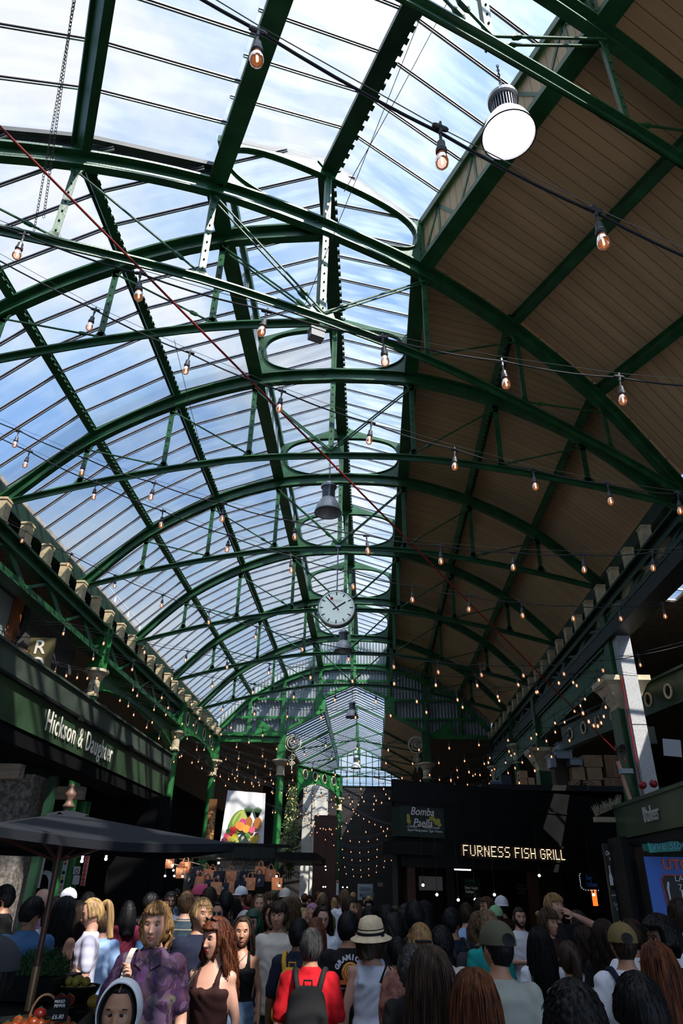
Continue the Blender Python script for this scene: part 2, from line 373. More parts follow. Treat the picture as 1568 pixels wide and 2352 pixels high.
# ------------------------------------------------------------------ glazing, one window per bay and slope
wn = [0]
def slope_window(M, pts, y_of, y1, bar, gm, lab=None):
    """pts: the slope's polyline (x,z) from eave up; y_of(x): start; panes are quads between glazing bars"""
    wn[0] += 1; t = thing(f'window_{wn[0]}', None, None); t['kind'] = 'structure'; t.matrix_world = M
    mb = MB(); gb = MB()
    for (xa, za), (xb, zb) in zip(pts[:-1], pts[1:]):
        mb.add([(xa, y_of(xa), za), (xb, y_of(xb), zb), (xb, y1, zb), (xa, y1, za)], [(0,1,2,3)])
        d = Vector((xb-xa, 0, zb-za)); n = Vector((-d.z, 0, d.x)).normalized(); n = n if n.z > 0 else -n
        y = math.floor(max(y_of(xa), y_of(xb))/bar)*bar if False else None
        ks = int(math.floor(min(y_of(xa), y_of(xb))/bar)); ke = int(math.ceil(y1/bar))
        for k in range(ks, ke+1):
            y = k*bar
            if y > y1-.01: continue
            # clip the bar to the skewed start line
            fa, fb = 0.0, 1.0; ya, yb = y_of(xa), y_of(xb)
            if y < ya and y < yb: continue
            if y < ya: fa = (ya-y)/(ya-yb)
            if y < yb: fb = 1-(yb-y)/(yb-ya)
            a = Vector((xa, y, za)).lerp(Vector((xb, y, zb)), fa); b = Vector((xa, y, za)).lerp(Vector((xb, y, zb)), fb)
            gb.bar(a-n*.02, b-n*.02, .022, .035, n, 0); gb.bar(a+n*.012, b+n*.012, .05, .012, n, 0); gb.bar(a-n*.006, b-n*.006, .052, .008, n, 1)
    mb.build('pane', gm, t); gb.build('glazing_bars', [alu, mat('dark glazing gasket', (.05,.04,.045), .5)], t)
up = .31
LS = [(-NODE[k][0], NODE[k][1]+up) for k in 'EBAL']; LS[0] = (-6.15, NODE['E'][1]+.10)
bays = [(None, 7.13)]+[(a, b) for a, b in zip([7.13]+TY[:-1], TY)]
bays = [(-99, 7.13), (7.13, 10.5)]+[(a, b) for a, b in zip(TY[:-1], TY[1:])]
def yo(y0): return lambda x: max(y0, y_start(x+XC))
for y0, y1 in bays[0:]:
    if y0 == -99:
        slope_window(MAIN, LS, lambda x: min(7.13, y_start(x+XC)), 7.13, .56, glass)
        continue
    slope_window(MAIN, LS, lambda x, y0=y0: y0, y1, .56, glass)
    for s in (-1, 1):
        pt = [(s*1.62, LAN_T+.06), (0, RIDGE+.03)]
        f = (lambda x, y0=y0: y0) if y0 > 7.2 else (lambda x: y_start(x+XC) if x > 0 else 7.13-.0*x)
        slope_window(MAIN, pt, f if y0 > 7.2 else (lambda x, s=s: max(7.0, y_start(x+XC)) if s > 0 else y_start(x+XC)), y1, .56, glass2)
        if s < 0: slope_window(MAIN, [(-1.53, NODE['L'][1]+.25), (-1.54, LAN_T-.08)], (lambda x, y0=y0: y0) if y0 > 7.2 else (lambda x: y_start(x+XC)), y1, 1.12, glass)
sc2 = 1.135; UPN = .55
LSn = [(-NODE[k][0]*sc2, NODE[k][1]+UPN) for k in 'EBAL']
for y0, y1 in ((-11.0, -7.9), (-7.9, -3.95), (-3.95, 0.0)):
    slope_window(NEAR, LSn, lambda x, y0=y0: y0, y1, .62, glass)
    for s in (-1, 1): slope_window(NEAR, [(s*1.62*sc2, LAN_T+.06), (0, RIDGE+.03)], lambda x, y0=y0: y0, y1, .62, glass2)

# ------------------------------------------------------------------ boarded slopes on the right
def board_mat(name, col, pitch):
    m = mat(name, col, .65, var=.10, vs=1.6, stretch=(.25, 3, .25)); nt = m.node_tree; L = nt.links.new; b = nt.nodes['Principled BSDF']
    src = b.inputs['Base Color'].links[0].from_socket
    tc = N(nt, 'ShaderNodeTexCoord'); sp = N(nt, 'ShaderNodeSeparateXYZ'); dv = N(nt, 'ShaderNodeMath', operation='DIVIDE'); dv.inputs[1].default_value = pitch
    fr = N(nt, 'ShaderNodeMath', operation='FRACT'); lt = N(nt, 'ShaderNodeMath', operation='LESS_THAN'); lt.inputs[1].default_value = .055
    mx = N(nt, 'ShaderNodeMixRGB'); mx.inputs[2].default_value = (col[0]*.3, col[1]*.26, col[2]*.25, 1)
    L(tc.outputs['Object'], sp.inputs[0]); L(sp.outputs[1], dv.inputs[0]); L(dv.outputs[0], fr.inputs[0]); L(fr.outputs[0], lt.inputs[0])
    L(lt.outputs[0], mx.inputs[0]); L(src, mx.inputs[1]); L(mx.outputs[0], b.inputs['Base Color'])
    bp = N(nt, 'ShaderNodeBump', i={'Strength': .6, 'Distance': .01}); bp.invert = True; L(lt.outputs[0], bp.inputs['Height']); L(bp.outputs[0], b.inputs['Normal'])
    return m
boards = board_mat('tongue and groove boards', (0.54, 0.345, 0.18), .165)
def ceiling(M, k, f0, y1, up_):
    P = [(NODE[c][0]*k, NODE[c][1]+up_) for c in 'EBAL']; P[0] = (P[0][0]+.25, P[0][1]-.15); mb = MB()
    for (xa, za), (xb, zb) in zip(P[:-1], P[1:]):
        d = Vector((xb-xa, 0, zb-za)); n = Vector((-d.z, 0, d.x)).normalized(); n = (n if n.z > 0 else -n)*.06
        V = [Vector((xa, f0(xa), za)), Vector((xb, f0(xb), zb)), Vector((xb, y1, zb)), Vector((xa, y1, za))]; V += [p+n for p in V]
        mb.add(V, [(0,1,2,3),(7,6,5,4),(0,4,5,1),(1,5,6,2),(2,6,7,3),(3,7,4,0)])
    # solid lantern side on the right, louvred boards
    mb.box(1.56*k, 1.60*k, f0(1.56*k), y1, P[-1][1]-.02, LAN_T-.1)
    o = mb.build('ceiling', boards); o.matrix_world = M; o['kind'] = 'structure'; return o
ceiling(MAIN, 1.0, lambda x: y_start(x+XC), YG+.2, .31)
ceiling(NEAR, sc2, lambda x: NY, 0.0, .31)

# ------------------------------------------------------------------ step between the two roofs: dark fascia above the skewed truss
mb = MB()
for s in (-1, 1):
    P = [Vector((s*NODE[k][0]*sc2, .06, NODE[k][1]+.02)) for k in 'EBAL']
    if s > 0: P = P[-1:]+[Vector((1.70, .06, NODE['L'][1]+.02))]
    for a, b in zip(P[:-1], P[1:]):
        if s < 0: mb.poly([a, b, b+Vector((0,0,UPN)), a+Vector((0,0,UPN))], (0,1,0), .05); mb.poly([a+Vector((0,-.10,UPN-.2)), b+Vector((0,-.10,UPN-.2)), b+Vector((0,-.10,UPN-.12)), a+Vector((0,-.10,UPN-.12))], (0,1,0), .1)
    a = Vector((s*1.53*sc2, .06, LAN_T)); b = Vector((0, .06, RIDGE)); mb.poly([a-Vector((0,0,.05)), b-Vector((0,0,.05)), b+Vector((0,0,.2)), a+Vector((0,0,.2))], (0,1,0), .05)
o = mb.build('trim_1', rust); o.matrix_world = NEAR; o['kind'] = 'structure'

# ================================================================== walls, floor, aisles
stone = mat('worn stone paving', (0.13, 0.12, 0.11), .8, var=.3, vs=1.5, bump=.3)
mb = MB(); mb.box(-14, 18, -16, 62, -.1, 0); o = mb.build('floor', stone); o['kind'] = 'structure'
def wall(name, x0, x1, y0, y1, z0, z1, m=dark, M=None):
    mb = MB(); mb.box(x0, x1, y0, y1, z0, z1); o = mb.build(name, m); o['kind'] = 'structure'
    if M is not None: o.matrix_world = M
    return o
wall('wall_left', -12.2, -12, 3.0, 62, 0, 7.9); wall('wall_right', 12, 12.2, 6, 62, 0, 7.9); wall('wall_far', -12, 12, 61.8, 62, 0, 7.9)  # enclosing walls, near black, put in to keep the aisles dark
wall('wall_back_light_block', -7.0, 12, -14.2, -14, 6.2, 8.0, dark, NEAR); wall('wall_back_eave_light_block', -6.9, 7, -11.1, -11.0, 7.9, 12.3, dark, NEAR)  # unseen walls added above the open end to limit daylight from behind
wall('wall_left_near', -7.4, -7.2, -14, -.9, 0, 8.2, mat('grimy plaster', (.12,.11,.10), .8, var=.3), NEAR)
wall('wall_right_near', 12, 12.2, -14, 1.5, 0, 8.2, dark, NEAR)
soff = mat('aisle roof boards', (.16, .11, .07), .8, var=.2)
def aisle(x0, x1, z0, z1, f0, y1, M, name='ceiling', m=soff):
    mb = MB(); V = [Vector(p) for p in ((x0, f0(x0), z0), (x1, f0(x1), z1), (x1, y1, z1), (x0, y1, z0))]; V += [p+Vector((0,0,.08)) for p in V]
    mb.add(V, [(0,1,2,3),(7,6,5,4),(0,4,5,1),(1,5,6,2),(2,6,7,3),(3,7,4,0)])
    o = mb.build(name, m); o['kind'] = 'structure'; o.matrix_world = M; return o
I4 = Matrix.Identity(4)
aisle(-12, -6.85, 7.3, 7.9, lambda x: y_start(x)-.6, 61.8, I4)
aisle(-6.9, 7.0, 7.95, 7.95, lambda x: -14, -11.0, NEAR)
# right aisle roof, with an added glazed strip that lets sun reach the near column
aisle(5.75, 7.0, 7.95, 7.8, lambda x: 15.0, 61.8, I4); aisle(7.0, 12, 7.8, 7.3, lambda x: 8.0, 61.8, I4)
wn[0] += 1; t = thing(f'window_{wn[0]}', None, None); t['kind'] = 'structure'
mb = MB(); mb.add([(5.75, 10.6, 7.97), (7.0, 10.6, 7.82), (7.0, 15, 7.82), (5.75, 15, 7.97)], [(0,1,2,3)]); mb.build('pane', glass, t)
mb = MB()
for k in range(8): mb.bar((5.75, 10.7+k*.6, 7.95), (7.0, 10.7+k*.6, 7.8), .04, .04)
mb.build('glazing_bars', alu, t)
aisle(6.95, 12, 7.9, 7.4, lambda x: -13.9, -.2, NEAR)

# ------------------------------------------------------------------ eaves and gutters
def eave(s, M, y0, y1, k, wh):
    x = s*5.95*k; nm = 'left' if s < 0 else 'right'
    t = thing('eaves_gutter', f'dark green eaves beam and gutter along the {nm} edge of the {wh}', 'gutter'); t.matrix_world = M
    mb = MB(); mb.box(min(x, x+s*.12), max(x, x+s*.12), y0, y1, 7.86, 8.22); mb.box(min(x-s*.08, x+s*.2), max(x-s*.08, x+s*.2), y0, y1, 7.83, 7.86); mb.build('fascia', green_d, t)
    mb = MB(); mb.box(min(x+s*.12, x+s*.5), max(x+s*.12, x+s*.5), y0, y1, 8.02, 8.10); mb.box(min(x+s*.46, x+s*.5), max(x+s*.46, x+s*.5), y0, y1, 8.10, 8.24); mb.build('gutter', mat('stained gutter', (.30,.25,.20), .7, var=.4, vs=8), t)
eave(-1, MAIN, 4.25, YG, 1, 'long hall'); eave(1, MAIN, 10.3, YG, 1, 'long hall'); eave(1, NEAR, -11, -.1, sc2, 'turned near roof'); eave(-1, NEAR, -11, -.25, sc2, 'turned near roof')
cream_w = mat('cream wood block', (.58, .45, .26), .7, var=.25, vs=7)  # cream timber tone with slight random variation
for s in (-1, 1):
    nm = 'left' if s < 0 else 'right'
    y = 9.4 if s < 0 else 11.4; k = 0
    while y < 30:
        x = XC+s*5.78; mb = MB(); mb.box(-.085, .085, -.10, .10, 0, .40); mb.box(-.095, .095, -.115, .115, .37, .415); mb.box(-.10, .10, -.12, .12, -.03, .02)
        o = mb.build('timber_block', cream_w); o.location = (x, y, 7.43)
        tag(o, f'{NTH[k]} cream timber block from the near end, standing on the {nm} lattice girder', 'timber block', f'cream timber blocks under the {nm} eaves')
        y += .93; k += 1

# ------------------------------------------------------------------ lattice girders along both sides
def lattice(x, y0, y1, zb, zt, nm, m, lab, bay=1.9, faces=-1):
    t = thing('lattice_girder', lab, 'lattice girder', (x, y0, 0)); Lh = y1-y0
    mb = MB(); mb.box(-.14, .14, 0, Lh, zt-.05, zt); mb.box(-.03, .03, 0, Lh, zt-.26, zt-.05); mb.box(-.10, .10, 0, Lh, zt-.27, zt-.24); mb.build('top_chord', m, t)
    mb = MB(); mb.box(-.13, .13, 0, Lh, zb, zb+.04); mb.box(-.03, .03, 0, Lh, zb+.04, zb+.2); mb.build('bottom_chord', m, t)
    n = int(round(Lh/bay)); st = Lh/n
    for i in range(n):
        a = Vector((0, i*st, zt-.2)); b = Vector((0, (i+.5)*st, zb+.12)); c = Vector((0, (i+1)*st, zt-.2))
        mb = MB(); mb.bar(a, b, .14, .05, (1,0,0)); mb.build('brace', m, t); mb = MB(); mb.bar(b, c, .06, .10, (1,0,0)); mb.build('brace', m, t)
    return t
lattice(-6.57, 9.0, 23.6, 6.62, 7.42, 'left', green, 'green zigzag lattice girder along the left side above the shop sign', 1.87)
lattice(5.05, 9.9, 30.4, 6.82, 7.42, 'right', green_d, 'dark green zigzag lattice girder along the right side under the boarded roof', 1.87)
# scrollwork behind the right girder
iron = mat('cream scroll ironwork', (.50, .45, .34), .5, var=.2, vs=9)
def spiral(mb, c, r, turns, ux, uz, rt=.014, n=40, start=0.0):
    P = []
    for i in range(n):
        q = i/(n-1); a = start+turns*2*PI*q; rr = r*(1-.86*q); P.append(Vector(c)+Vector(ux)*(rr*math.cos(a))+Vector(uz)*(rr*math.sin(a)))
    mb.tube(P, rt, 6)
k = 0; y = 10.4
while y < 30:
    mb = MB()
    for j in range(3):
        yy = .31+j*.62; spiral(mb, (0, yy, .27), .24, 2.2, (0,1,0), (0,0,1)); mb.tube([(0, yy+.27*math.cos(a*PI/8), .27+.27*math.sin(a*PI/8)) for a in range(17)], .012, 6)
        spiral(mb, (0, yy+.31, .45), .09, 1.5, (0,1,0), (0,0,-1), .01, 20); spiral(mb, (0, yy+.31, .09), .09, 1.5, (0,1,0), (0,0,1), .01, 20)
    mb.bar((0, 0, .0), (0, 1.87, .0), .03, .03); mb.bar((0, 0, .55), (0, 1.87, .55), .03, .03)
    o = mb.build('iron_scrollwork', iron); o.location = (5.33, y, 6.82)
    tag(o, f'{NTH[k]} cream scrollwork iron panel from the near end, above the dark beam on the right', 'iron scrollwork', 'scrollwork panels along the right side'); y += 1.9; k += 1
def spikes(mb, a, b, step, h, r=.004):
    a, b = Vector(a), Vector(b); n = int((b-a).length/step)
    for i in range(n):
        p = a.lerp(b, i/n); q = p+Vector((random.uniform(-.05, .05), random.uniform(-.05, .05), h*random.uniform(.7, 1.1))); mb.bar(p, q, r, r)
t = thing('spiked_ledge_beam', 'near black ledge beam with bird spikes on top, along the right side', 'beam', (0,0,0))
mb = MB(); mb.box(4.92, 5.32, 9.9, 30.4, 6.54, 6.80); mb.build('beam', mat('black beam', (.006,.006,.006), .5), t)
mb = MB(); spikes(mb, (4.97, 9.9, 6.80), (4.97, 30.4, 6.80), .03, .11); o = mb.build('bird_spikes', wire_m, t); o['kind'] = 'stuff'
mb = MB(); mb.box(5.02, 5.08, 14.4, 30.3, 5.90, 6.50); mb.box(4.96, 5.14, 14.4, 30.3, 5.86, 5.90); mb.box(4.96, 5.14, 14.4, 30.3, 6.48, 6.53)
for i in range(40): mb.ball((5.01, 14.6+i*.38, 5.98), .016, 6); mb.ball((5.01, 14.6+i*.38, 6.40), .016, 6)
tag(mb.build('plate_girder', green), 'riveted green plate girder below the black ledge beam on the right', 'girder')

# ------------------------------------------------------------------ pierced ring girders
def ring_girder(a, b, z0, z1, n, lab, m, arch=0.0, rim=cream, r=.15, quatre=False, cap=True):
    """a, b: (x, y) ends; solid plate with ringed black discs for holes; arch>0 cuts an arch below"""
    A = Vector((a[0], a[1], 0)); B = Vector((b[0], b[1], 0)); Lh = (B-A).length; ang = math.atan2(B.y-A.y, B.x-A.x)
    t = thing('ring_girder', lab, 'girder', (a[0], a[1], 0), ang)
    mb = MB(); K = 36
    def zl(x):
        if not arch: return z0
        q = 2*x/Lh-1; return z0-arch+arch*math.sqrt(max(0, 1-q*q*.98)) if arch else z0
    for i in range(K):
        xa, xb = Lh*i/K, Lh*(i+1)/K; za, zb = zl(xa), zl(xb)
        V = [(xa,-.03,za),(xb,-.03,zb),(xb,-.03,z1),(xa,-.03,z1),(xa,.03,za),(xb,.03,zb),(xb,.03,z1),(xa,.03,z1)]
        mb.add(V, [(0,1,2,3),(7,6,5,4),(0,4,5,1),(2,6,7,3)])
    mb.box(0, Lh, -.12, .12, z1-.01, z1+.04); mb.sweep([(Lh*i/K, 0, zl(Lh*i/K)) for i in range(K+1)], .2, .03, (0,0,1)); mb.build('plate', m, t)
    for i in range(n):
        x = Lh*(i+.7)/(n+.4); zc = (z0+z1)/2; mb = MB()
        P = [(x+(r*1.0)*math.cos(2*PI*j/20), -.04, zc+r*1.15*math.sin(2*PI*j/20)) for j in range(21)]; mb.tube(P, .026, 6, cap=False)
        P = [(x+(r*1.0)*math.cos(2*PI*j/20), .04, zc+r*1.15*math.sin(2*PI*j/20)) for j in range(21)]; mb.tube(P, .026, 6, cap=False)
        mb.build('ring_moulding', rim, t)
        mb = MB()
        if quatre:
            for dx, dz in ((-.5,0),(.5,0),(0,-.5),(0,.5)): mb.lathe([(r*.36,-.034),(r*.36,.034)], (x+dx*r, 0, zc+dz*r), 12, axis=(0,1,0))
            mb.bar((x-.4*r, 0, zc), (x+.4*r, 0, zc), .068, r*.5)
        else: mb.lathe([(r*.8,-.034),(r*.8,.034)], (x, 0, zc), 16, axis=(0,1,0))
        mb.build('opening', mat('painted hole shade', (.004,.004,.004), .95), t)  # black discs colour in the darkness of holes the solid plate lacks
    return t
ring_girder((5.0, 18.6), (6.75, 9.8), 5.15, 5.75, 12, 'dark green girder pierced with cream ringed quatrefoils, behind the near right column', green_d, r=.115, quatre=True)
ring_girder((-6.57, 23.7), (-6.57, 29.7), 6.75, 7.45, 4, 'bright green arched girder with ring holes on the far left, running to the gable', green_l, arch=.85, r=.2)
ring_girder((-6.75, 16.2), (-6.75, 23.6), 6.35, 6.65, 0, 'bright green arch between two left columns, above the shop sign', green_l, arch=.55)
ring_girder((-3.75, 37.0), (-1.75, 40.4), 6.75, 7.45, 4, 'bright green arched girder with ring holes beyond the gable, over the pale pier', green_l, arch=.9, r=.2)
ring_girder((-12, 29.9), (-3.9, 30.3), 7.35, 7.6, 0, 'green cross beam at the foot of the gable on the left', green_l)

# ------------------------------------------------------------------ columns
def round_column(x, y, zc, ztop, lab, m=green_l, r=.13, top='pier'):
    t = thing('cast_iron_column', lab, 'column', (x, y, 0))
    mb = MB(); mb.lathe([(r*1.7, 0), (r*1.7, .25), (r*1.25, .35), (r*1.1, .5), (r, 1.2), (r*.92, zc-.5)], n=20); mb.build('shaft', m, t, smooth=False)
    mb = MB(); mb.lathe([(r*1.15, zc-.52), (r*1.2, zc-.47), (r*.98, zc-.45), (r*1.0, zc-.14), (r*1.25, zc-.10), (r*1.7, zc), (r*2.2, zc+.05), (r*2.2, zc+.11), (r*1.6, zc+.13)], n=20); mb.build('capital', cream, t)
    mb = MB(); mb.box(-.11, .11, -.11, .11, zc+.13, ztop)
    for s in (-1, 1): mb.box(-.17, .17, s*.13-.015, s*.13+.015, zc+.13, ztop); rivets(mb, (-.13, -.15, zc+.2), (-.13, -.15, ztop-.05), .09, (0,-1,0), .012); rivets(mb, (.13, -.15, zc+.2), (.13, -.15, ztop-.05), .09, (0,-1,0), .012)
    mb.build('riveted_pier', m, t)
    return t
round_column(-6.57, 15.95, 6.25, 7.5, 'green iron column with riveted pier above the right half of the shop sign', r=.13)
round_column(-6.57, 23.65, 6.35, 7.5, 'green iron column with cream capital just past the end of the shop sign')
round_column(-6.57, 29.8, 6.4, 7.5, 'green iron column left of the fruit banner at the far end of the ringed girder', r=.17)
round_column(-3.82, 30.4, 6.55, 7.9, 'green iron column with cream capital under the left scroll bracket of the gable', r=.17)
round_column(2.35, 30.4, 6.5, 7.9, 'dark iron column with cream capital under the right scroll bracket of the gable', m=green, r=.17)
round_column(-1.75, 40.6, 6.2, 7.4, 'far green column at the right foot of the distant ringed arch', m=green, r=.15)
round_column(5.05, 24.9, 6.3, 7.5, 'green column with cream capital among boxes, farther along the right side', m=green, r=.15)
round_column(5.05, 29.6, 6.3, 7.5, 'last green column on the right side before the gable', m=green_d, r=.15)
def square_column(x, y, lab, zc=5.15, panel=True, m=green):
    t = thing('square_column', lab, 'column', (x, y, 0))
    mb = MB(); mb.box(-.2, .2, -.2, .2, 0, zc); mb.box(-.16, .16, -.16, .16, zc+.6, 7.1)
    for sx_ in (-1, 1): mb.box(sx_*.2-.02, sx_*.2+.02, -.25, .25, 0, zc)
    mb.build('shaft', m, t)
    mb = MB()
    P = [(.22, zc-.03), (.24, zc+.08), (.42, zc+.42), (.5, zc+.5), (.5, zc+.6), (.2, zc+.6)]
    V = []
    for r_, z in P:
        q = r_*.9; V += [(-q,-q,z),(q,-q,z),(q,q,z),(-q,q,z)]
    Fc = [(4*i+j, 4*i+(j+1)%4, 4*(i+1)+(j+1)%4, 4*(i+1)+j) for i in range(len(P)-1) for j in range(4)]+[(3,2,1,0), tuple(4*(len(P)-1)+j for j in range(4))]
    mb.add(V, Fc); mb.build('capital', cream, t)
    if panel:
        conc = mat('speckled galvanised panel', (.46, .46, .46), .6, var=.18, vs=40, bump=.2, bs=80)
        mb = MB(); 
        for z0, z1 in ((1.5, 3.2), (3.22, 4.75), (4.77, 6.1), (6.12, 6.95)): mb.box(-.10, .17, -.52, -.47, z0, z1)
        mb.box(-.09, .16, -.47, -.2, 1.5, 6.9)
        for z in (1.6, 3.1, 3.3, 4.65, 4.85, 6.0): mb.ball((-.06,-.52,z), .008, 6); mb.ball((.13,-.52,z), .008, 6)
        mb.build('cladding_panel', conc, t, label='speckled grey cladding panel')
        mb = MB(); mb.tube([(-.14,-.5,1.6), (-.14,-.5,5.7)], .012, 6); mb.build('red_conduit', mat('red conduit', (.22,.01,.01), .4), t)
    return t
square_column(5.13, 14.2, 'big square green column on the right with a pale cladding strip and flared cream capital')
square_column(5.05, 21.2, 'square green column with flared cream capital beside the stacked boxes', zc=5.0, panel=False)

# ------------------------------------------------------------------ corrugated gable at the far end of the hall
GX = -0.70
def zopen(x):
    d = abs(x-GX)
    if d < 1.35: return 9.95-(.6)*(d/1.35)
    if d < 3.12: return 8.75-.9*(d-1.35)/1.77
    return 7.8
def zroof(x):
    d = abs(x-XC); P = [(0, RIDGE), (1.6, LAN_T), (1.601, NODE['L'][1]+.3), (3.1, NODE['A'][1]+.3), (4.6, NODE['B'][1]+.3), (6.05, NODE['E'][1]+.1)]
    for (a, za), (b, zb) in zip(P[:-1], P[1:]):
        if d <= b: return za+(zb-za)*(d-a)/(b-a)+(.25 if d > 1.6 else 0)
    return 7.9
corr = mat('grey corrugated iron', (.30, .34, .36), .5, .3, var=.2, vs=2)
gt = thing('wall_gable', None, None); gt['kind'] = 'structure'
mb = MB(); x = XC-5.95; ph = 0; 
while x < XC+5.95:
    x2 = x+.035; y1_ = YG+.12+.03*math.sin(ph); y2_ = YG+.12+.03*math.sin(ph+1.57)
    mb.add([(x, y1_, zopen(x)), (x2, y2_, zopen(x2)), (x2, y2_, zroof(x2)), (x, y1_, zroof(x))], [(0,1,2,3)]); x = x2; ph += 1.57
mb.build('corrugated_sheet', corr, gt, smooth=True)
mb = MB(); d = (0,1,0)
arc = catmull([(XC+s*NODE[k][0], YG, NODE[k][1]) for s, ks in ((-1, 'EBAL'), (1, 'CLABE')) for k in ks], 5)
mb.sweep([p-Vector((0,0,.1)) for p in arc], .05, .2); mb.sweep(arc, .2, .035)
for dx in (-4.6, -3.12, -1.53, 1.53, 3.12, 4.6):
    xx = XC+dx; mb.bar((xx, YG, zopen(xx)), (xx, YG, zroof(xx)-.3), .14, .1, d); rivets(mb, (xx, YG-.06, zopen(xx)), (xx, YG-.06, zroof(xx)-.4), .14, (0,-1,0), .014)
mb.bar((XC, YG, 9.95), (XC, YG, RIDGE-.1), .14, .1, d)
for z in (8.45, 9.25): 
    for s in (-1, 1): mb.bar((XC+s*1.4 if z > 9 else XC+s*2.0, YG, z), (XC+s*(5.2 if z < 9 else 4.3), YG, z), .08, .1)
mb.bar((XC-1.5, YG, 10.1), (XC+1.5, YG, 10.1), .08, .1); mb.bar((XC-1.5, YG, 10.85), (XC+1.5, YG, 10.85), .05, .08)
for s in (-1, 1):
    mb.bar((GX+s*3.12, YG-.03, 7.85), (GX+s*1.35, YG-.03, 8.75), .12, .2, d); mb.bar((GX+s*1.4, YG-.03, 9.35), (GX, YG-.03, 9.98), .12, .2, d)
    mb.poly([(GX+s*1.3, YG-.08, 8.7), (GX+s*1.75, YG-.08, 8.6), (GX+s*1.75, YG-.08, 9.4), (GX+s*1.3, YG-.08, 9.4)], d, .05)
    mb.box(min(XC+s*3.0, XC+s*5.95), max(XC+s*3.0, XC+s*5.95), YG-.08, YG+.05, 7.62, 7.80)
    mb.poly([(XC+s*3.3, YG-.08, 7.8), (XC+s*4.3, YG-.08, 7.8), (XC+s*4.25, YG-.08, 8.3), (XC+s*4.1, YG-.08, 8.35)], d, .04)
mb.build('gable_framing', green_l, gt)
for s in (-1, 1):
    mb = MB(); c = (0, 0, 0); spiral(mb, c, .30, 2.3, (s*-1,0,0), (0,0,1), .03, 50); mb.tube([(.34*math.cos(a*PI/12), 0, .34*math.sin(a*PI/12)) for a in range(25)], .028, 6, cap=False)
    spiral(mb, (-s*-.0-s*-.22*0, 0, -.55), .15, 1.6, (s,0,0), (0,0,-1), .022, 30); spiral(mb, (0, 0, -.85), .12, 1.6, (-s,0,0), (0,0,1), .02, 30)
    mb.tube([(0,0,-.34), (.02*s,0,-.45), (0,0,-1.1)], .02, 6)
    o = mb.build('scroll_bracket', iron); o.location = (GX+s*(-1)*-2.62 if False else GX+s*2.64, YG-.15, 7.35)
    tag(o, f'cream iron scroll bracket beside the {"left" if s < 0 else "right"} gable column', 'iron bracket', 'scroll brackets at the gable')

# ------------------------------------------------------------------ lower hall beyond
YF = 46.0; LOW = Matrix.Translation((GX, 0, 0))
for y0, y1 in ((YG+.3, 34.5), (34.5, 38.5), (38.5, 42.3), (42.3, YF)):
    slope_window(LOW, [(-3.12, 7.85), (-1.35, 8.75)], lambda x, y0=y0: y0, y1, .5, glass); slope_window(LOW, [(-1.38, 9.35), (0, 9.98)], lambda x, y0=y0: y0, y1, .5, glass2); slope_window(LOW, [(1.38, 9.35), (0, 9.98)], lambda x, y0=y0: y0, y1, .5, glass2)
    t = thing('roof_truss', None, 'roof truss', (GX, y1 if y1 < YF else YF-.2, 0)); t['label'] = f'{NTH[[34.5,38.5,42.3,YF].index(y1)]} small green truss of the lower roof seen through the gable opening'; t['group'] = 'small trusses beyond the gable'
    for s in (-1, 1):
        mb = MB(); mb.bar((s*3.12, 0, 7.8), (s*1.35, 0, 8.68), .08, .14, (0,1,0)); mb.bar((s*1.35, 0, 8.6), (s*1.35, 0, 9.35), .08, .08, (0,1,0)); mb.bar((s*1.4, 0, 9.3), (0, 0, 9.93), .07, .1, (0,1,0)); mb.build('rafter', green, t)
        mb = MB(); mb.bar((s*3.1, 0, 7.75), (0, 0, 8.3), .05, .07, (0,1,0)); mb.bar((s*1.35, 0, 8.65), (0, 0, 8.3), .03, .03); mb.bar((s*2.1, 0, 8.35), (s*1.35, 0, 8.05), .03, .03); mb.build('tie', green, t)
    mb = MB(); mb.bar((0,0,8.3), (0,0,9.9), .07, .07, (0,1,0)); mb.build('king_post', green, t)
mb = MB()
for (xa, za), (xb, zb) in (((3.12, 7.85), (1.35, 8.75)),): mb.add([(xa, YG+.3, za), (xb, YG+.3, zb), (xb, YF, zb), (xa, YF, za), (xa, YG+.3, za+.06), (xb, YG+.3, zb+.06), (xb, YF, zb+.06), (xa, YF, za+.06)], [(0,1,2,3),(7,6,5,4)])
o = mb.build('ceiling', boards); o.matrix_world = LOW; o['kind'] = 'structure'
for s in (-1, 1): mb = MB(); mb.box(min(s*1.35, s*1.40), max(s*1.35, s*1.40), YG+.3, YF, 8.75, 9.35); o = mb.build('trim_2' if s < 0 else 'trim_3', green_d); o.matrix_world = LOW; o['kind'] = 'structure'
aisle(-12, GX-3.1, 7.75, 7.8, lambda x: YG+.2, 61.8, I4) if False else None
aisle(GX+3.1, 12, 7.8, 7.78, lambda x: YG+.2, 61.8, I4); aisle(-6.9, GX-3.1, 7.88, 7.8, lambda x: YG+.2, 61.8, I4)
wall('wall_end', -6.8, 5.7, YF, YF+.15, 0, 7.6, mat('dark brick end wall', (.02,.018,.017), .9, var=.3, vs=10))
wn[0] += 1; t = thing(f'window_{wn[0]}', None, None, (0, YF, 0)); t['kind'] = 'structure'
mb = MB(); mb.poly([(GX-3.1,0,7.62), (GX+3.1,0,7.62), (GX+3.1,0,7.85), (GX+1.35,0,8.75), (GX+1.38,0,9.35), (GX,0,9.98), (GX-1.38,0,9.35), (GX-1.35,0,8.75), (GX-3.1,0,7.85)], (0,1,0), .01); mb.build('pane', glass, t)
mb = MB()
for i in range(-7, 8): 
    xx = GX+i*.4; zz = zopen(xx); mb.box(xx-.025, xx+.025, -.04, .04, 7.6, zz)
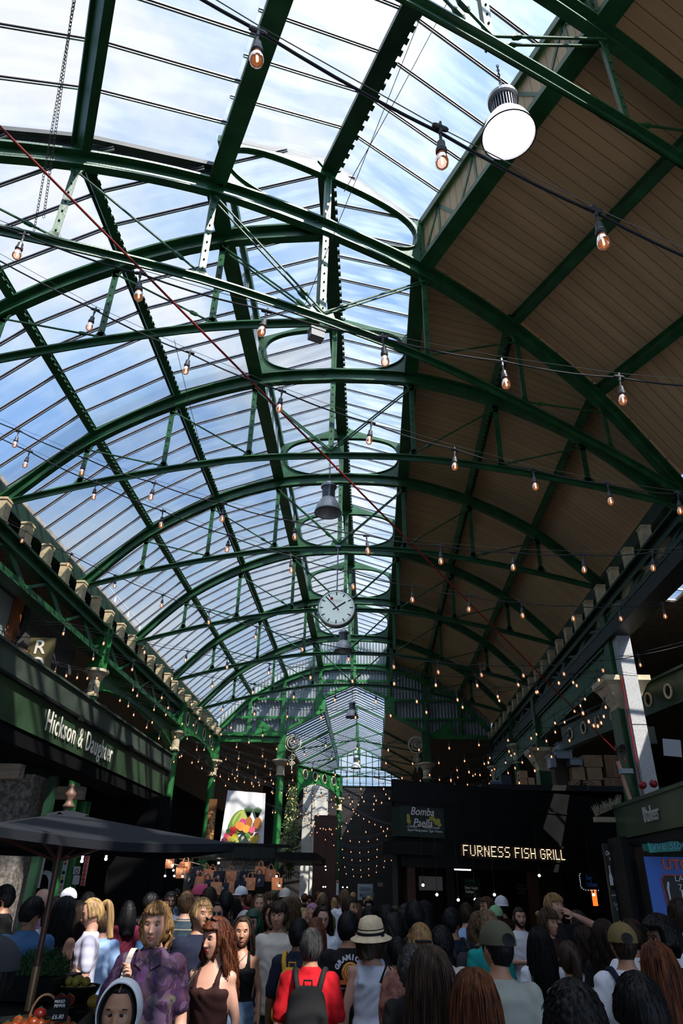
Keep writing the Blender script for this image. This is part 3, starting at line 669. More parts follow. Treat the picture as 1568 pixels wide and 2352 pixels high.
for z in (7.62, 8.2, 8.75): mb.box(GX-3.1+max(0, (z-7.85)*1.96), GX+3.1-max(0, (z-7.85)*1.96), -.04, .04, z-.03, z+.03)
mb.build('mullions', green_d, t)

# ------------------------------------------------------------------ outside, seen through the glass
white_p = mat('white painted steel', (.72, .73, .75), .5)
def railing(pts, z0, z1, lab):
    t = thing('roof_railing', lab, 'railing'); mb = MB()
    for z in (z0+.5*(z1-z0), z1): mb.tube([(p[0], p[1], z) for p in pts], .03, 6)
    mb.build('rail', white_p, t)
    for p in pts: mb = MB(); mb.tube([(p[0], p[1], z0), (p[0], p[1], z1)], .03, 6); mb.build('post', white_p, t)
P1 = [atX(u, v, -9.5) for u, v in ((203, 1262), (232, 1262), (262, 1262), (290, 1290))]
railing([(-9.5, 13.6), (-9.5, 14.6), (-9.5, 15.6), (-10.6, 15.6), (-10.6, 17.0)], 9.9, 11.0, 'white roof railing outside, seen through the left glazing')
t = thing('rooftop_building', 'pale glass fronted rooftop building outside, seen low through the left glazing', 'building', (-10, 24.5, -.35))
mb = MB(); mb.box(-2, 0, -2, 3, 8.0, 10.6); mb.build('wall', mat('pale render', (.6,.62,.66), .7), t)
mb = MB(); [mb.box(0, .03, -1.8+k*.8, -1.2+k*.8, 8.8, 10.3) for k in range(6)]; mb.build('window_strip', mat('blue grey glazing', (.16,.22,.28), .15, .2), t)
railing([(-9.8, 22.6), (-9.8, 24.2), (-9.8, 25.8), (-9.8, 27.4)], 10.6, 11.6, 'white railing on top of the rooftop building outside')
mb = MB(); mb.box(-7.5, -7.1, 4, 31, 7.9, 8.55); mb.box(-7.6, -7.0, 4, 31, 8.55, 8.63); tag(mb.build('parapet', mat('stained parapet', (.42,.36,.30), .8, var=.35, vs=4)), 'stained stone parapet outside the left gutter', 'parapet')

# left building front below the eaves
gran = mat('dark granite', (.035,.035,.035), .6, var=.7, vs=25, col2=(.12,.115,.11))
t = thing('shopfront', 'grey stone shopfront with tall glass panes behind the left lattice girder', 'shopfront', (-7.3, 0, 0))
mb = MB(); mb.box(-.2, 0, 4.3, 9.0, 0, 7.2); mb.box(-.2, 0, 13.6, 16.2, 0, 7.2); mb.box(-.2, 0, 9.0, 13.6, 0, 4.7); mb.box(-.2, 0, 9.0, 13.6, 7.0, 7.2); mb.build('stone_wall', gran, t)
mb = MB(); mb.box(-.12, -.08, 9.0, 13.5, 4.7, 7.0); mb.build('glass_pane', mat('greenish window glass', (.34,.42,.38), .12, .0, spec=.8), t)
mb = MB(); mb.box(-.05, .10, 12.95, 13.12, 4.6, 7.15); mb.build('orange_post', mat('rusty orange post', (.28,.07,.02), .5), t)
mb = MB(); [mb.box(-.1, .02, y, y+.07, 4.7, 7.0) for y in (9.0, 11.0, 13.3)]; mb.build('window_frame', blackish, t)

# ================================================================== pendant lamps, clock, cables
def chain(mb, a, b, r=.012):
    a, b = Vector(a), Vector(b); n = max(2, int((b-a).length/.035)); d = (b-a).normalized()
    x = d.cross(Vector((0,1,0.01))).normalized(); y = d.cross(x)
    for i in range(n):
        c = a.lerp(b, (i+.5)/n); s_ = x if i % 2 else y
        mb.tube([c+d*(.024*math.sin(q*PI/4))+s_*(r*math.cos(q*PI/4)) for q in range(9)], .0035, 4, cap=False)
fin = mat('aluminium heat sink', (.36,.37,.40), .35, .8); dish_g = mat('grey prismatic reflector', (.40,.40,.42), .35, .1, var=.15, vs=12)
dish_l = mat('lit frosted reflector', (.9,.88,.9), .3, emit=(1,.95,.97), es=.55); lampglow = mat('led lamp face', (1,1,1), .4, emit=(.98,.97,1.0), es=3.5)
def pendant(x, y, zr, ztop, lab, lit=False, r=.235):
    t = thing('pendant_lamp', lab, 'pendant lamp', (x, y, zr), 0, 'high bay pendant lamps')
    mb = MB(); mb.lathe([(r*.42,.30), (r*.62,.25), (r*.84,.15), (r*.97,.04), (r,0), (r*.97,0), (r*.93,.04), (r*.8,.14), (r*.58,.235), (r*.38,.28), (.01,.285)], n=36); mb.build('reflector', dish_l if lit else dish_g, t, smooth=True)
    mb = MB(); mb.tube([(r*1.0*math.cos(a*PI/18), r*math.sin(a*PI/18), 0) for a in range(37)], .006, 6, cap=False); mb.build('rim', blackish, t)
    mb = MB(); mb.lathe([(.06,.28), (.06,.52)], n=16)
    for k in range(28):
        a = 2*PI*k/28; c, s_ = math.cos(a), math.sin(a); mb.bar((c*.085, s_*.085, .29), (c*.085, s_*.085, .50), .006, .06, (c, s_, 0))
    mb.lathe([(.125,.50), (.14,.51), (.14,.55), (.10,.57), (.08,.61), (.03,.62)], n=28); mb.build('heat_sink', fin, t)
    mb = MB(); mb.lathe([(.001,.20), (.06,.20), (.085,.235), (.06,.275), (.001,.28)], n=20); mb.build('lamp_face', lampglow if lit else mat('unlit lens', (.3,.3,.3), .3), t, smooth=True)
    mb = MB(); chain(mb, (0,0,.60), (.0,0,ztop-zr)); mb.tube([(.012,.0,.6), (.02,.02,.8), (.0,.01,ztop-zr)], .005, 5); mb.build('hanging_chain', wire_m, t)
    return t
p = atY(1168, 312, 3.72); pendant(p.x, p.y, p.z, 8.85, 'big lit pendant lamp glowing white, nearest at top right', lit=True)
p = atY(753, 1178, 10.4); pendant(p.x, p.y, p.z, 8.87, 'unlit grey pendant lamp hanging above the clock')
p = atY(788, 1496, 18.3); pendant(p.x, p.y, p.z, 8.87, 'unlit grey pendant lamp just below the clock', r=.25)
p = atY(808, 1648, 26.4); pendant(p.x, p.y, p.z, 8.87, 'small grey pendant lamp in front of the gable opening', r=.25)
p = atY(817, 1765, 38.4); pendant(p.x, p.y, p.z, 8.3, 'distant dark pendant lamp under the lower roof', r=.27)

# clock
ck = thing('station_clock', 'round white station clock with black hands hanging from a rod', 'clock', (-.757, 14.20, 5.458+EYE)); R = .42
cdx = MB(); cdx.lathe([(.001,-.02), (R-.02,-.02), (R-.005,-.035), (R,-.02), (R,.16), (R-.06,.18), (.001,.18)], n=64, axis=(0,1,0)); cdx.build('housing', mat('brushed grey housing', (.33,.33,.36), .35, .7), ck, smooth=False)
mb = MB(); mb.lathe([(.001,-.026), (R-.03,-.026), (R-.03,-.01)], n=64, axis=(0,1,0)); mb.build('dial', mat('pale dial with added glow', (.68,.74,.74), .15, spec=.6, emit=(.62,.76,.74), es=.42), ck)  # even glow added so the dial reads bright, as if backlit
blk = mat('black enamel', (.012,.013,.016), .4); redm = mat('red enamel', (.55,.01,.02), .4)
mb = MB()
for k in range(60):
    a = 2*PI*k/60; big = k % 5 == 0; c, s_ = math.sin(a), math.cos(a); r1 = R-.045; r0 = r1-(.085 if big else .03)
    mb.bar((c*r0, -.029, s_*r0), (c*r1, -.029, s_*r1), .026 if big else .010, .002, (0,-1,0))
mb.build('minute_marks', blk, ck)
def hand(name, ang, r0, r1, w_, m, y):
    c, s_ = math.sin(ang), math.cos(ang); mb = MB(); mb.bar((-c*r0, y, -s_*r0), (c*r1, y, s_*r1), w_, .003, (0,-1,0))
    if 'second' in name: mb.lathe([(.001,-.003), (.036,-.003), (.036,.003), (.001,.003)], (c*r1, y, s_*r1), 20, axis=(0,1,0))
    mb.build(name, m, ck)
hand('hour_hand', math.radians(57), .09, .24, .034, blk, -.033); hand('minute_hand', math.radians(-43), .08, .35, .026, blk, -.037); hand('second_hand', math.radians(-27), .12, .235, .007, redm, -.041)
text_mesh('maker_lettering', 'FINCAINE', .042, mat('grey print', (.35,.38,.4), .5), frame((.03,-.028,.155), (1,0,0)), ck, .0005, align='CENTER'); text_mesh('small_lettering', 'BRANDED', .022, redm, frame((.03,-.028,.125), (1,0,0)), ck, .0005, align='CENTER')
mb = MB(); mb.tube([(0,.07,R), (0,.07,8.85-5.458-EYE)], .016, 8); mb.box(-.06,.06,.02,.12, 1.52, 1.56); mb.build('hanging_rod', fin, ck)

# junction box and red tension rod
p = atZ(726, 770, 8.62); mb = MB(); mb.box(-.10,.10,-.07,.07,-.07,.07); mb.box(-.11,.11,-.08,.08,.05,.08); o = mb.build('junction_box', mat('grey junction box', (.22,.22,.22), .6)); o.location = p; o.rotation_euler = (0,0,PHI)
tag(o, 'small grey junction box fixed under the skewed truss at mid span', 'junction box')
a = atZ(-60, 230, 7.6); b = atX(1436, 1748, 4.80); mb = MB(); mb.tube([a, a.lerp(b, .5), b], .012, 8)
mb.ball(a.lerp(b, .36), (.02,.02,.02), 8); tag(mb.build('tension_rod', mat('red rod', (.26,.02,.015), .35)), 'long thin dark red rod slanting down across the hall to the right column', 'tension rod')
mb = MB(); a = atZ(172, -20, 9.9); b = atZ(100, 500, 8.75); c_ = atZ(120, 330, 9.25); chain(mb, a, b, .016); tag(mb.build('chain', wire_m), 'rusty chain hanging near the top left corner', 'chain')
mb = MB(); a = atZ(175, -20, 9.9); b = atZ(78, 530, 8.7); chain(mb, a, b, .014); tag(mb.build('chain', wire_m), 'second chain hanging just left of the first, ending at the festoon cable', 'chain')
for (u0, v0, u1, v1, z0, z1, lab) in ((1030, 0, 790, 440, 11.6, 9.2, 'thin wire slanting down from the top right of the lantern'), (965, 40, 700, 700, 11.5, 8.9, 'second thin wire slanting down through the lantern'),
        (400, 780, 470, 1060, 10.2, 8.8, 'thin twisted wire hanging down in front of the left glazing')):
    a = atZ(u0, v0, z0); b = atZ(u1, v1, z1); mb = MB(); mb.tube([a, a.lerp(b, .5)-Vector((0,0,.05)), b], .005, 5); tag(mb.build('wire', wire_m), lab, 'wire')

# ------------------------------------------------------------------ festoon lights
def bulb_glass():
    m = bpy.data.materials.new('festoon bulb glass'); m.use_nodes = True; nt = m.node_tree; nt.nodes.clear(); L = nt.links.new
    out = N(nt, 'ShaderNodeOutputMaterial'); tr = N(nt, 'ShaderNodeBsdfTransparent'); tr.inputs[0].default_value = (1, .80, .66, 1)
    gl = N(nt, 'ShaderNodeBsdfGlossy'); gl.inputs['Roughness'].default_value = .05; fr = N(nt, 'ShaderNodeFresnel', i={'IOR': 1.4}); mx = N(nt, 'ShaderNodeMixShader')
    em = N(nt, 'ShaderNodeEmission'); em.inputs[0].default_value = (1, .32, .12, 1); em.inputs[1].default_value = .16; ad = N(nt, 'ShaderNodeAddShader')
    L(fr.outputs[0], mx.inputs[0]); L(tr.outputs[0], mx.inputs[1]); L(gl.outputs[0], mx.inputs[2]); L(mx.outputs[0], ad.inputs[0]); L(em.outputs[0], ad.inputs[1]); L(ad.outputs[0], out.inputs[0])
    m.cycles.emission_sampling = 'NONE'; return m
bg_m = bulb_glass()
fil_m = mat('glowing filament', (1,.5,.3), .5, emit=(1,.40,.18), es=9); fil_m.cycles.emission_sampling = 'NONE'
fil_f = mat('distant glowing filament', (1,.5,.3), .5, emit=(1,.48,.27), es=4); fil_f.cycles.emission_sampling = 'NONE'
sock_m = mat('bulb socket', (.035,.036,.042), .4)
def holder(near):
    n = 14 if near else 8
    mb = MB(); mb.tube([(-.034,0,.17),(-.024,0,.17),(.024,0,.17),(.034,0,.17)], [.007,.011,.011,.007], 8); mb.tube([(0,0,.178),(0,0,.135)], [.010,.008], 8); mb.box(-.004,.004,-.006,.006,.178,.198); mb.tube([(0,0,.16), (0,0,.085)], .006, 6)
    mb.lathe([(.010,.095), (.016,.088), (.0175,.06), (.022,.052), (.022,.035), (.017,.03)], n=n)
    me = mb.build('lamp_holder', sock_m)
    mb = MB(); mb.lathe([(.0135,.036), (.018,.022), (.0235,.006), (.026,-.012), (.0235,-.028), (.015,-.039), (.004,-.043)], n=n+2)
    gl = mb.build('bulb_glass', bg_m, me, smooth=True)
    mb = MB()
    if near:
        mb.tube([(0,0,.03), (0,0,.012)], .004, 6, m=0); mb.tube([(0,0,.012), (.002,0,-.022)], .0035, 6, m=1)
        mb.tube([(.004,0,.012), (.006,0,-.018)], .0018, 5, m=1)
        mb.build('filament', [sock_m, fil_m], me)
    else:
        mb.ball((0,0,-.006), (.012,.012,.026), 6); mb.build('filament', fil_f, me)
    return me
HN, HF = holder(True), holder(False)
used = {'n': False, 'f': False}
def put_holder(P, par, near, k, tilt):
    src = HN if near else HF; key = 'n' if near else 'f'
    if not used[key]: o = src; used[key] = True
    else: o = copy_tree(src)
    o.parent = par; o.location = P; o.rotation_euler = (random.uniform(-.12,.12), random.uniform(-.12,.12), tilt)
    return o
def festoon(pts, lab, ends, near, group='festoon light strings'):
    """pts: bulb centres; ends: extra cable points before and after"""
    pts = [Vector(p) for p in pts]; o0 = pts[0].copy(); t = thing('festoon_string', lab, 'string lights', o0, 0, group)
    Z = Vector((0,0,.17)); cab = [p+Z-o0 for p in pts]; d = (pts[-1]-pts[0]); ang = math.atan2(d.y, d.x)
    full = ([Vector(ends[0])-o0] if ends[0] is not None else [])+cab+([Vector(ends[1])-o0] if ends[1] is not None else [])
    P = []
    for a, b in zip(full[:-1], full[1:]):
        Lh = (b-a).length; k = 5 if near else 2
        for i in range(k): q = i/k; P.append(a.lerp(b, q)-Vector((0,0,4*q*(1-q)*(.022 if Lh < 1.2 else .02*Lh))))
    P.append(full[-1]); mb = MB(); mb.tube(P, .0065 if near else .006, 6 if near else 4); mb.build('cable', cable_m, t)
    mb = MB(); a, b = full[0]+Vector((0,0,.05)), full[-1]+Vector((0,0,.05)); W = []
    for i in range(len(full)): W.append(full[i]+Vector((0,0,.035)))
    mb.tube(W, .0022 if near else .003, 4); mb.build('support_wire', wire_m, t)
    for i, p in enumerate(pts): put_holder(p-o0, t, near, i, ang)
    return t
FIT = [(3, [-0.403,1.325,2.558,0.674,0.303,-0.125,0.027]), (6, [-2.098,2.729,3.126,0.728,0.130,-0.122,0.024]), (8, [-2.113,3.742,3.415,0.701,0.251,-0.088,0.022]),
       (10, [-3.708,5.754,3.565,0.736,0.090,-0.114,0.022]), (11, [-3.694,6.012,3.450,0.698,0.265,-0.072,0.019]), (10, [-4.639,9.384,3.935,0.715,0.185,-0.132,0.018])]
for si, (n, q) in enumerate(FIT):
    f = lambda i: Vector((q[0]+q[3]*i, q[1]+q[4]*i, q[2]+q[5]*i+q[6]*(i-(n-1)/2)**2+EYE))
    lo = {0: -1, 1: -1, 2: 0, 3: -3, 4: -3, 5: -2}[si]; hi = n+{0: 1, 1: 1, 2: 1, 3: 3, 4: 3, 5: 4}[si]
    pts = [f(i) for i in range(lo, hi)]
    e0 = f(lo-2)+Vector((0,0,.2)); e1 = f(hi+1)+Vector((0,0,.2))
    festoon(pts, f'{NTH[si]} festoon light string counting back from the camera, sagging across the hall overhead', (e0, e1), True)
def cross_string(y0, y1, z0, z1, sag, lab, x0=-6.3, x1=4.9, step=.75, near=False, skip=1):
    a = Vector((x0, y0, z0)); b = Vector((x1, y1, z1)); Lh = (b-a).length; n = int(Lh/step); pts = []
    for i in range(skip, n): q = i/n; p = a.lerp(b, q); p.z -= 4*q*(1-q)*sag; pts.append(p)
    return festoon(pts, lab, (a, b), near)
ys = [(11.6, 12.6, 6.0, 5.4, .55), (13.0, 13.8, 6.0, 5.7, .75), (15.9, 14.0, 6.1, 5.9, .9), (16.0, 18.0, 6.1, 5.6, 1.0), (18.5, 21.0, 6.2, 5.6, .9), (21.0, 21.1, 6.1, 5.7, 1.2), (23.5, 24.5, 6.2, 5.8, 1.2), (25.5, 25.0, 6.1, 5.8, 1.5), (28.5, 29.5, 6.2, 5.9, 1.4)]
for i, (a, b, c_, d_, s_) in enumerate(ys): cross_string(a, b, c_, d_, s_, f'{NTH[i+6]} festoon light string counting back from the camera, sagging across the hall')
far = [(32.0, 33.0, 5.6, 5.6, 1.9), (34.0, 34.0, 5.4, 5.5, 2.1), (36.0, 35.5, 5.2, 5.4, 2.2), (38.0, 37.0, 5.1, 5.4, 2.5), (40.0, 39.5, 5.0, 5.4, 2.7)]
for i, (a, b, c_, d_, s_) in enumerate(far): cross_string(a, b, c_, d_, s_, 'distant festoon string in the low sparkling cluster beyond the gable', x0=-3.6, x1=2.6, step=.38)
cross_string(16.2, 30.2, 6.1, 5.9, .9, 'festoon string running from the left pier down toward the left gable column', x0=-6.4, x1=-3.9)
cross_string(16.1, 30.2, 6.0, 5.9, 1.4, 'festoon string running from the left pier diagonally to the right gable column', x0=-6.4, x1=2.3, step=.8)
cross_string(23.8, 33.0, 6.0, 5.0, 1.0, 'short festoon string from the column past the shop sign toward the gable opening', x0=-6.3, x1=-1.5)
cross_string(14.0, 30.2, 5.6, 5.8, 1.4, 'festoon string curving from the big right column to the left gable column', x0=4.8, x1=-3.7, step=.8)
cross_string(14.0, 31.0, 5.9, 5.7, 1.0, 'festoon string curving from the big right column to the right gable column', x0=4.85, x1=2.4, step=.6)
cross_string(14.05, 34.0, 5.3, 5.2, 1.6, 'lowest festoon string curving from the big right column into the gable opening', x0=4.8, x1=-1.0, step=.8)
cross_string(14.0, 11.2, 5.4, 4.6, .5, 'short drooping festoon string from the big right column beside the right kiosk', x0=4.75, x1=3.3, step=.4)
cross_string(12.4, 16.0, 4.9, 6.1, .35, 'festoon string climbing along the left side above the shop sign', x0=-6.0, x1=-6.4, step=.55)
cross_string(9.2, 15.9, 5.3, 6.2, .35, 'upper festoon string climbing along the left side under the lattice girder', x0=-5.9, x1=-6.3, step=.6)

cross_string(17.5, 26.0, 6.2, 5.9, 1.2, 'festoon string crossing from the left arcade to the middle of the right girder', x0=-6.35, x1=4.9, step=.8)
cross_string(26.5, 21.5, 6.1, 5.7, 1.6, 'festoon string crossing from the far left arcade back to the square column on the right', x0=-6.35, x1=4.8, step=.8)
cross_string(16.3, 24.0, 5.6, 5.9, .9, 'low festoon string running along the left side between the two columns', x0=-6.2, x1=-6.3, step=.6)
cross_string(29.8, 36.0, 5.6, 5.4, 1.3, 'festoon string dipping from the left gable column under the ringed arch', x0=-3.7, x1=-.5, step=.45)
cross_string(24.0, 29.6, 5.4, 5.6, 1.8, 'deepest sagging festoon string above the paella sign', x0=-5.9, x1=4.9, step=.7)

# ================================================================== stalls and signs
def stain(name, col, **k): return mat(name, col, **k)
sign_green = mat('glossy dark green fascia', (.030,.062,.030), .28, var=.35, vs=1.5, bump=.08, bs=6)
white_t = mat('cream sign lettering', (.80,.74,.62), .5)
# --- left kiosk
XS = -4.0
kz = thing('market_kiosk', 'dark green kiosk on the left with a long lettered fascia', 'kiosk', (XS, 5.0, 0)); y0k, y1k = 0, 9.2
mb = MB(); mb.box(-.06, 0, 0, y1k, 3.40, 3.86); mb.build('fascia', sign_green, kz)
mb = MB(); mb.box(-.06, 0.03, 0, y1k, 3.86, 4.14); mb.box(-.2, .06, 0, y1k, 4.14, 4.17); mb.build('cornice', mat('grey green cornice', (.045,.062,.045), .5, var=.3, vs=3), kz)
mb = MB(); mb.box(-.02, .05, 0, y1k, 3.83, 3.865)
for y in (1.0, 4.3, 6.5): mb.box(0, .08, y, y+.12, 3.80, 3.87)
mb.build('trim_rail', blackish, kz)
mb = MB(); mb.box(-.5, -.02, 0, y1k, 3.22, 3.38); mb.box(-1.6, -.06, y1k-.06, y1k, 3.40, 4.14); mb.box(-3.0, -.06, 0, y1k, 4.0, 4.1); mb.build('canopy_soffit', dark, kz)
for i, y in enumerate((2.3, 4.1, 6.3)):
    mb = MB(); mb.box(-2.9, -.5, y, y+.14, 3.02, 3.20); mb.build('timber_beam', mat('rough timber', (.40,.32,.24), .8, var=.3, vs=5, stretch=(.3,4,4)), kz)
mb = MB(); mb.box(-2.6, -2.5, 0, y1k-1, 2.55, 4.0); mb.box(-2.6, -1.0, 6.4, 6.5, 2.75, 3.9); mb.build('inner_panel', green_d, kz)
pl, pr = atY(258, 2010, 13.6), atY(372, 2010, 13.6)
mb = MB(); mb.box(pl.x-XS, pr.x-XS-.1, 8.35, 9.1, 0, 3.3); mb.box(pr.x-XS-.12, pr.x-XS, 8.3, 8.5, 0, 3.3); mb.box(pl.x-XS, pl.x-XS+.02, 8.28, 8.34, 0, 3.3); mb.build('black_corner_booth', dark, kz)
mb = MB(); mb.box(-.02, .02, y1k-.1, y1k, 3.3, 4.1); mb.build('end_trim', blackish, kz)
a = atX(103, 1655, XS); b = atX(255, 1733, XS); Lh = (b-a).length
tm = text_mesh('shop_lettering', 'Hickson & Daughter', .36, white_t, frame((0,0,0), (0,1,0)), kz, .003, sx=.52, bold=.003, space=1.12)
wd = max(v.co.y for v in tm.data.vertices)-min(v.co.y for v in tm.data.vertices)
k = Lh/wd; 
for v in tm.data.vertices: v.co.y *= k
tm.location = (.016, a.y-5.0, 3.50)
mb = MB(); mb.box(-.16, .16, -.05, .05, 0, .10); o = mb.build('brick', mat('red brick', (.35,.10,.06), .8, var=.3, vs=20)); o.location = (XS-.15, 7.6, 4.17); o.rotation_euler = (0,0,1.4); tag(o, 'loose red brick lying on top of the left kiosk near the hanging sign', 'brick')
mb = MB(); mb.box(-.16, .16, -.05, .05, 0, .10); o = mb.build('brick', mat('dark brick', (.16,.05,.04), .8, var=.3, vs=20)); o.location = (XS-.15, 10.4, 4.17); o.rotation_euler = (0,0,1.4); tag(o, 'second darker brick farther along the left kiosk top', 'brick')
# hanging sign on the building
c = atY(92, 1500, 11.6); t = thing('hanging_sign', 'olive brown hanging sign with big cream letters above the left shop sign', 'sign', c)
mb = MB(); mb.box(-.23, .23, -.03, .03, -.55, .27); mb.build('panel', mat('olive brown panel', (.11,.085,.03), .5, var=.2), t)
mb = MB(); mb.box(-.6, -.2, -.02, .02, .0, .04); mb.box(-.62, -.58, -.06, .06, -.05, .1); mb.tube([(-.6,0,.3), (.2,0,.27)], .006, 5); mb.build('bracket', blackish, t)
text_mesh('letter_r', 'R', .36, white_t, frame((-.12,-.036,-.02), (1,0,0)), t, .003, bold=.004); text_mesh('letter_o', 'O', .36, white_t, frame((-.15,-.036,-.33), (1,0,0)), t, .003, bold=.004)

# --- umbrella
um = atY(172, 1836, 5.75); pr_ = atY(112, 2200, 5.6); U = thing('market_umbrella', 'large black fabric market umbrella with wooden pole and finial at left', 'umbrella', (um.x-.02, 5.7, 0))
zt = um.z-.10; R_ = 1.32; zr_ = 2.15; canv = mat('black umbrella canvas', (.011,.0125,.017), .85, spec=.2, bump=.2, bs=90)
def canopy(r, zt, zr, n=16, sides=4, rot=.05):
    V = []; Fc = []
    m_ = 20; V.append((0,0,zt))
    for i in range(1, n+1):
        q = i/n
        for j in range(sides*m_):
            a = rot-PI/2+2*PI*j/(sides*m_); s_ = (j % m_)/m_; cor = math.cos(PI/sides)/math.cos(((s_)*2*PI/sides)-PI/sides)
            edge = abs(s_-.5)*2; sagz = (1-edge**2)*.06*q*(1-q*.3)
            V.append((r*q*cor*math.cos(a), r*q*cor*math.sin(a), zt-(zt-zr)*q**.93-sagz*q))
    k = sides*m_
    for j in range(k): Fc.append((0, 1+j, 1+(j+1)%k))
    for i in range(n-1):
        for j in range(k): Fc.append((1+i*k+j, 1+(i+1)*k+j, 1+(i+1)*k+(j+1)%k, 1+i*k+(j+1)%k))
    return V, Fc
mb = MB(); V, Fc = canopy(R_, zt, zr_); mb.add(V, Fc)
V2 = [Vector(v)-Vector((0,0,.004)) for v in V]; mb.add(V2, [tuple(reversed(f)) for f in Fc]); k = 80
base = 1+15*k
mb.add([V[base+j] for j in range(k)]+[Vector(V[base+j])-Vector((0,0,.055)) for j in range(k)], [(j, (j+1)%k, k+(j+1)%k, k+j) for j in range(k)]); mb.build('canopy', canv, U, smooth=True)
mb = MB(); V, Fc = canopy(.17, zt+.022, zt-.012, 6); mb.add(V, Fc); mb.build('vent_cap', canv, U, smooth=True)
wood = mat('varnished brown pole', (.10,.035,.018), .35, var=.2, vs=10)
mb = MB(); mb.tube([(0,0,.05), (0,0,zt+.02)], .022, 12); mb.tube([(0,0,1.0), (0,0,1.38)], .027, 12); mb.build('pole', wood, U)
mb = MB(); mb.tube([(0,0,1.04), (0,0,1.34)], .0285, 12); mb.build('brass_sleeve', mat('worn brass sleeve', (.35,.22,.12), .35, .6), U)
mb = MB(); mb.lathe([(.035,zt+.03), (.05,zt+.045), (.03,zt+.065), (.022,zt+.09), (.04,zt+.115), (.042,zt+.14), (.02,zt+.165), (.014,zt+.18), (.02,zt+.195), (.004,zt+.215)], n=16); mb.build('finial', mat('finial wood', (.14,.07,.045), .5), U, smooth=True)
for j in range(4):
    a = .05-PI/2+j*PI/2; c, s_ = math.cos(a), math.sin(a); mb = MB(); mb.bar((c*.05,s_*.05,zt-.05), (c*R_*.97,s_*R_*.97,zr_-.012), .014, .022); mb.bar((c*.04,s_*.04,zt-.33), (c*R_*.5,s_*R_*.5,(zt+zr_)/2-.03), .012, .02); mb.build('rib', wood, U)
mb = MB(); mb.box(-.25,.25,-.25,.25,0,.05); mb.lathe([(.05,.05), (.03,.3)], n=12); mb.build('base', blackish, U)

# --- things below the umbrella, between the kiosk and the granite pillar
mb = MB(); p = atY(28, 1990, 9.6); mb.box(-.32, .28, -.3, .3, 0, 3.1); o = mb.build('stone_pillar', mat('speckled granite', (.07,.065,.06), .5, var=.9, vs=22, col2=(.30,.26,.22))); o.location = (p.x-.1, 9.6, 0); tag(o, 'speckled granite pillar at the far left below the umbrella', 'pillar')
mb = MB(); mb.box(-.05,.05,-.05,.05,0,3.1); p = atY(80, 2000, 9.5); o = mb.build('door_frame_post', green_d); o.location = (p.x,9.5,0); tag(o, 'dark green frame post right beside the granite pillar', 'post')
p = atY(164, 2000, 13.5); mb = MB(); mb.tube([(0,0,0), (0,0,3.2)], .12, 16); o = mb.build('green_post', green_l); o.location = (p.x, 13.5, 0); tag(o, 'short green post behind the umbrella pole, with white notices on it', 'post')
def board(name, u0, v0, u1, v1, Y, m, lab, cat, th=.02, par=None, cols=None):
    a = atY(u0, v0, Y); b = atY(u1, v1, Y); b.x = atY(u1, v0, Y).x; mb = MB(); mb.box(0, b.x-a.x, 0, th, b.z-a.z, 0); o = mb.build(name, m); o.location = a; tag(o, lab, cat); return o, b.x-a.x, a.z-b.z
paper = mat('white notice paper', (.62,.62,.64), .6); redp = mat('sign red', (.55,.03,.04), .5); yel = mat('sign yellow', (.70,.42,.05), .5)
o, w_, h_ = board('safety_notice_strip', 149, 1962, 159, 2058, 12.2, paper, 'tall narrow white safety notice strip with red and yellow pictograms below the umbrella', 'notice')
for zc, m_ in ((-.06, redp), (-.17, redp), (-.45, yel), (-.62, yel), (-.72, yel)): mb = MB(); mb.box(.02, w_-.02, -.004, 0, zc*h_/.8-.03, zc*h_/.8+.01); mb.build('pictogram', m_, o)
mb = MB(); [mb.lathe([(.026,-.004),(.026,.0)], (w_/2, 0, z*h_/.8), 14, axis=(0,1,0)) for z in (-.1,-.36,-.53)]; mb.build('symbol', blk, o)
o, _, _ = board('notice_sheet', 170, 1990, 185, 2008, 13.3, paper, 'white paper notice with a round symbol on the short green post', 'notice'); mb = MB(); mb.tube([(.06+.03*math.cos(a*PI/8), -.005, -.07+.03*math.sin(a*PI/8)) for a in range(17)], .005, 5); mb.build('symbol', blk, o)
board('notice_sheet', 169, 2010, 184, 2032, 13.3, paper, 'plain white paper notice below the one with the round symbol', 'notice')
o, w_, h_ = board('red_garland_strip', 198, 1955, 208, 2035, 13.2, mat('cream strip', (.5,.45,.38), .6), 'hanging strip of red fruit pictures beside the paper notices', 'banner')
for k in range(8): mb = MB(); mb.ball((w_*.5, -.0, -h_*(k+.5)/8), (w_*.4,.02,.035), 10); mb.build('red_motif', redp, o)
mb = MB(); p = atY(103, 1965, 11.8); q = atY(98, 2040, 11.8); mb.tube([(p.x,11.8,p.z+.05), (p.x-.0,11.8,q.z)], .02, 8)
for k in range(5): mb.tube([(q.x+.12*math.cos(a*PI/8)*(1+.1*k)-.03, 11.8+.02*k, q.z+.02+.18*math.sin(a*PI/8)*(1+.05*k)) for a in range(17)], .011, 5, cap=False)
tag(mb.build('coiled_white_cable', mat('white plastic', (.7,.7,.68), .4)), 'coiled white cable hanging from a white pipe below the umbrella', 'cable')
for (u, v, Y, i) in ((188, 1978, 12.9, 0), (243, 1973, 12.9, 1)):
    p = atY(u, v, Y); mb = MB(); mb.ball((0,0,0), .026, 12); mb.tube([(0,0,.03), (0,0,.09)], .018, 8); o = mb.build('bare_bulb', mat('lit white bulb', (1,1,1), .4, emit=(.85,.9,1.0), es=5)); o.location = p
    tag(o, ['small lit white bulb left of the black kiosk corner, by the garland strip', 'lit white bulb just left of the black kiosk corner'][i], 'light bulb', 'white bulbs under the umbrella edge')

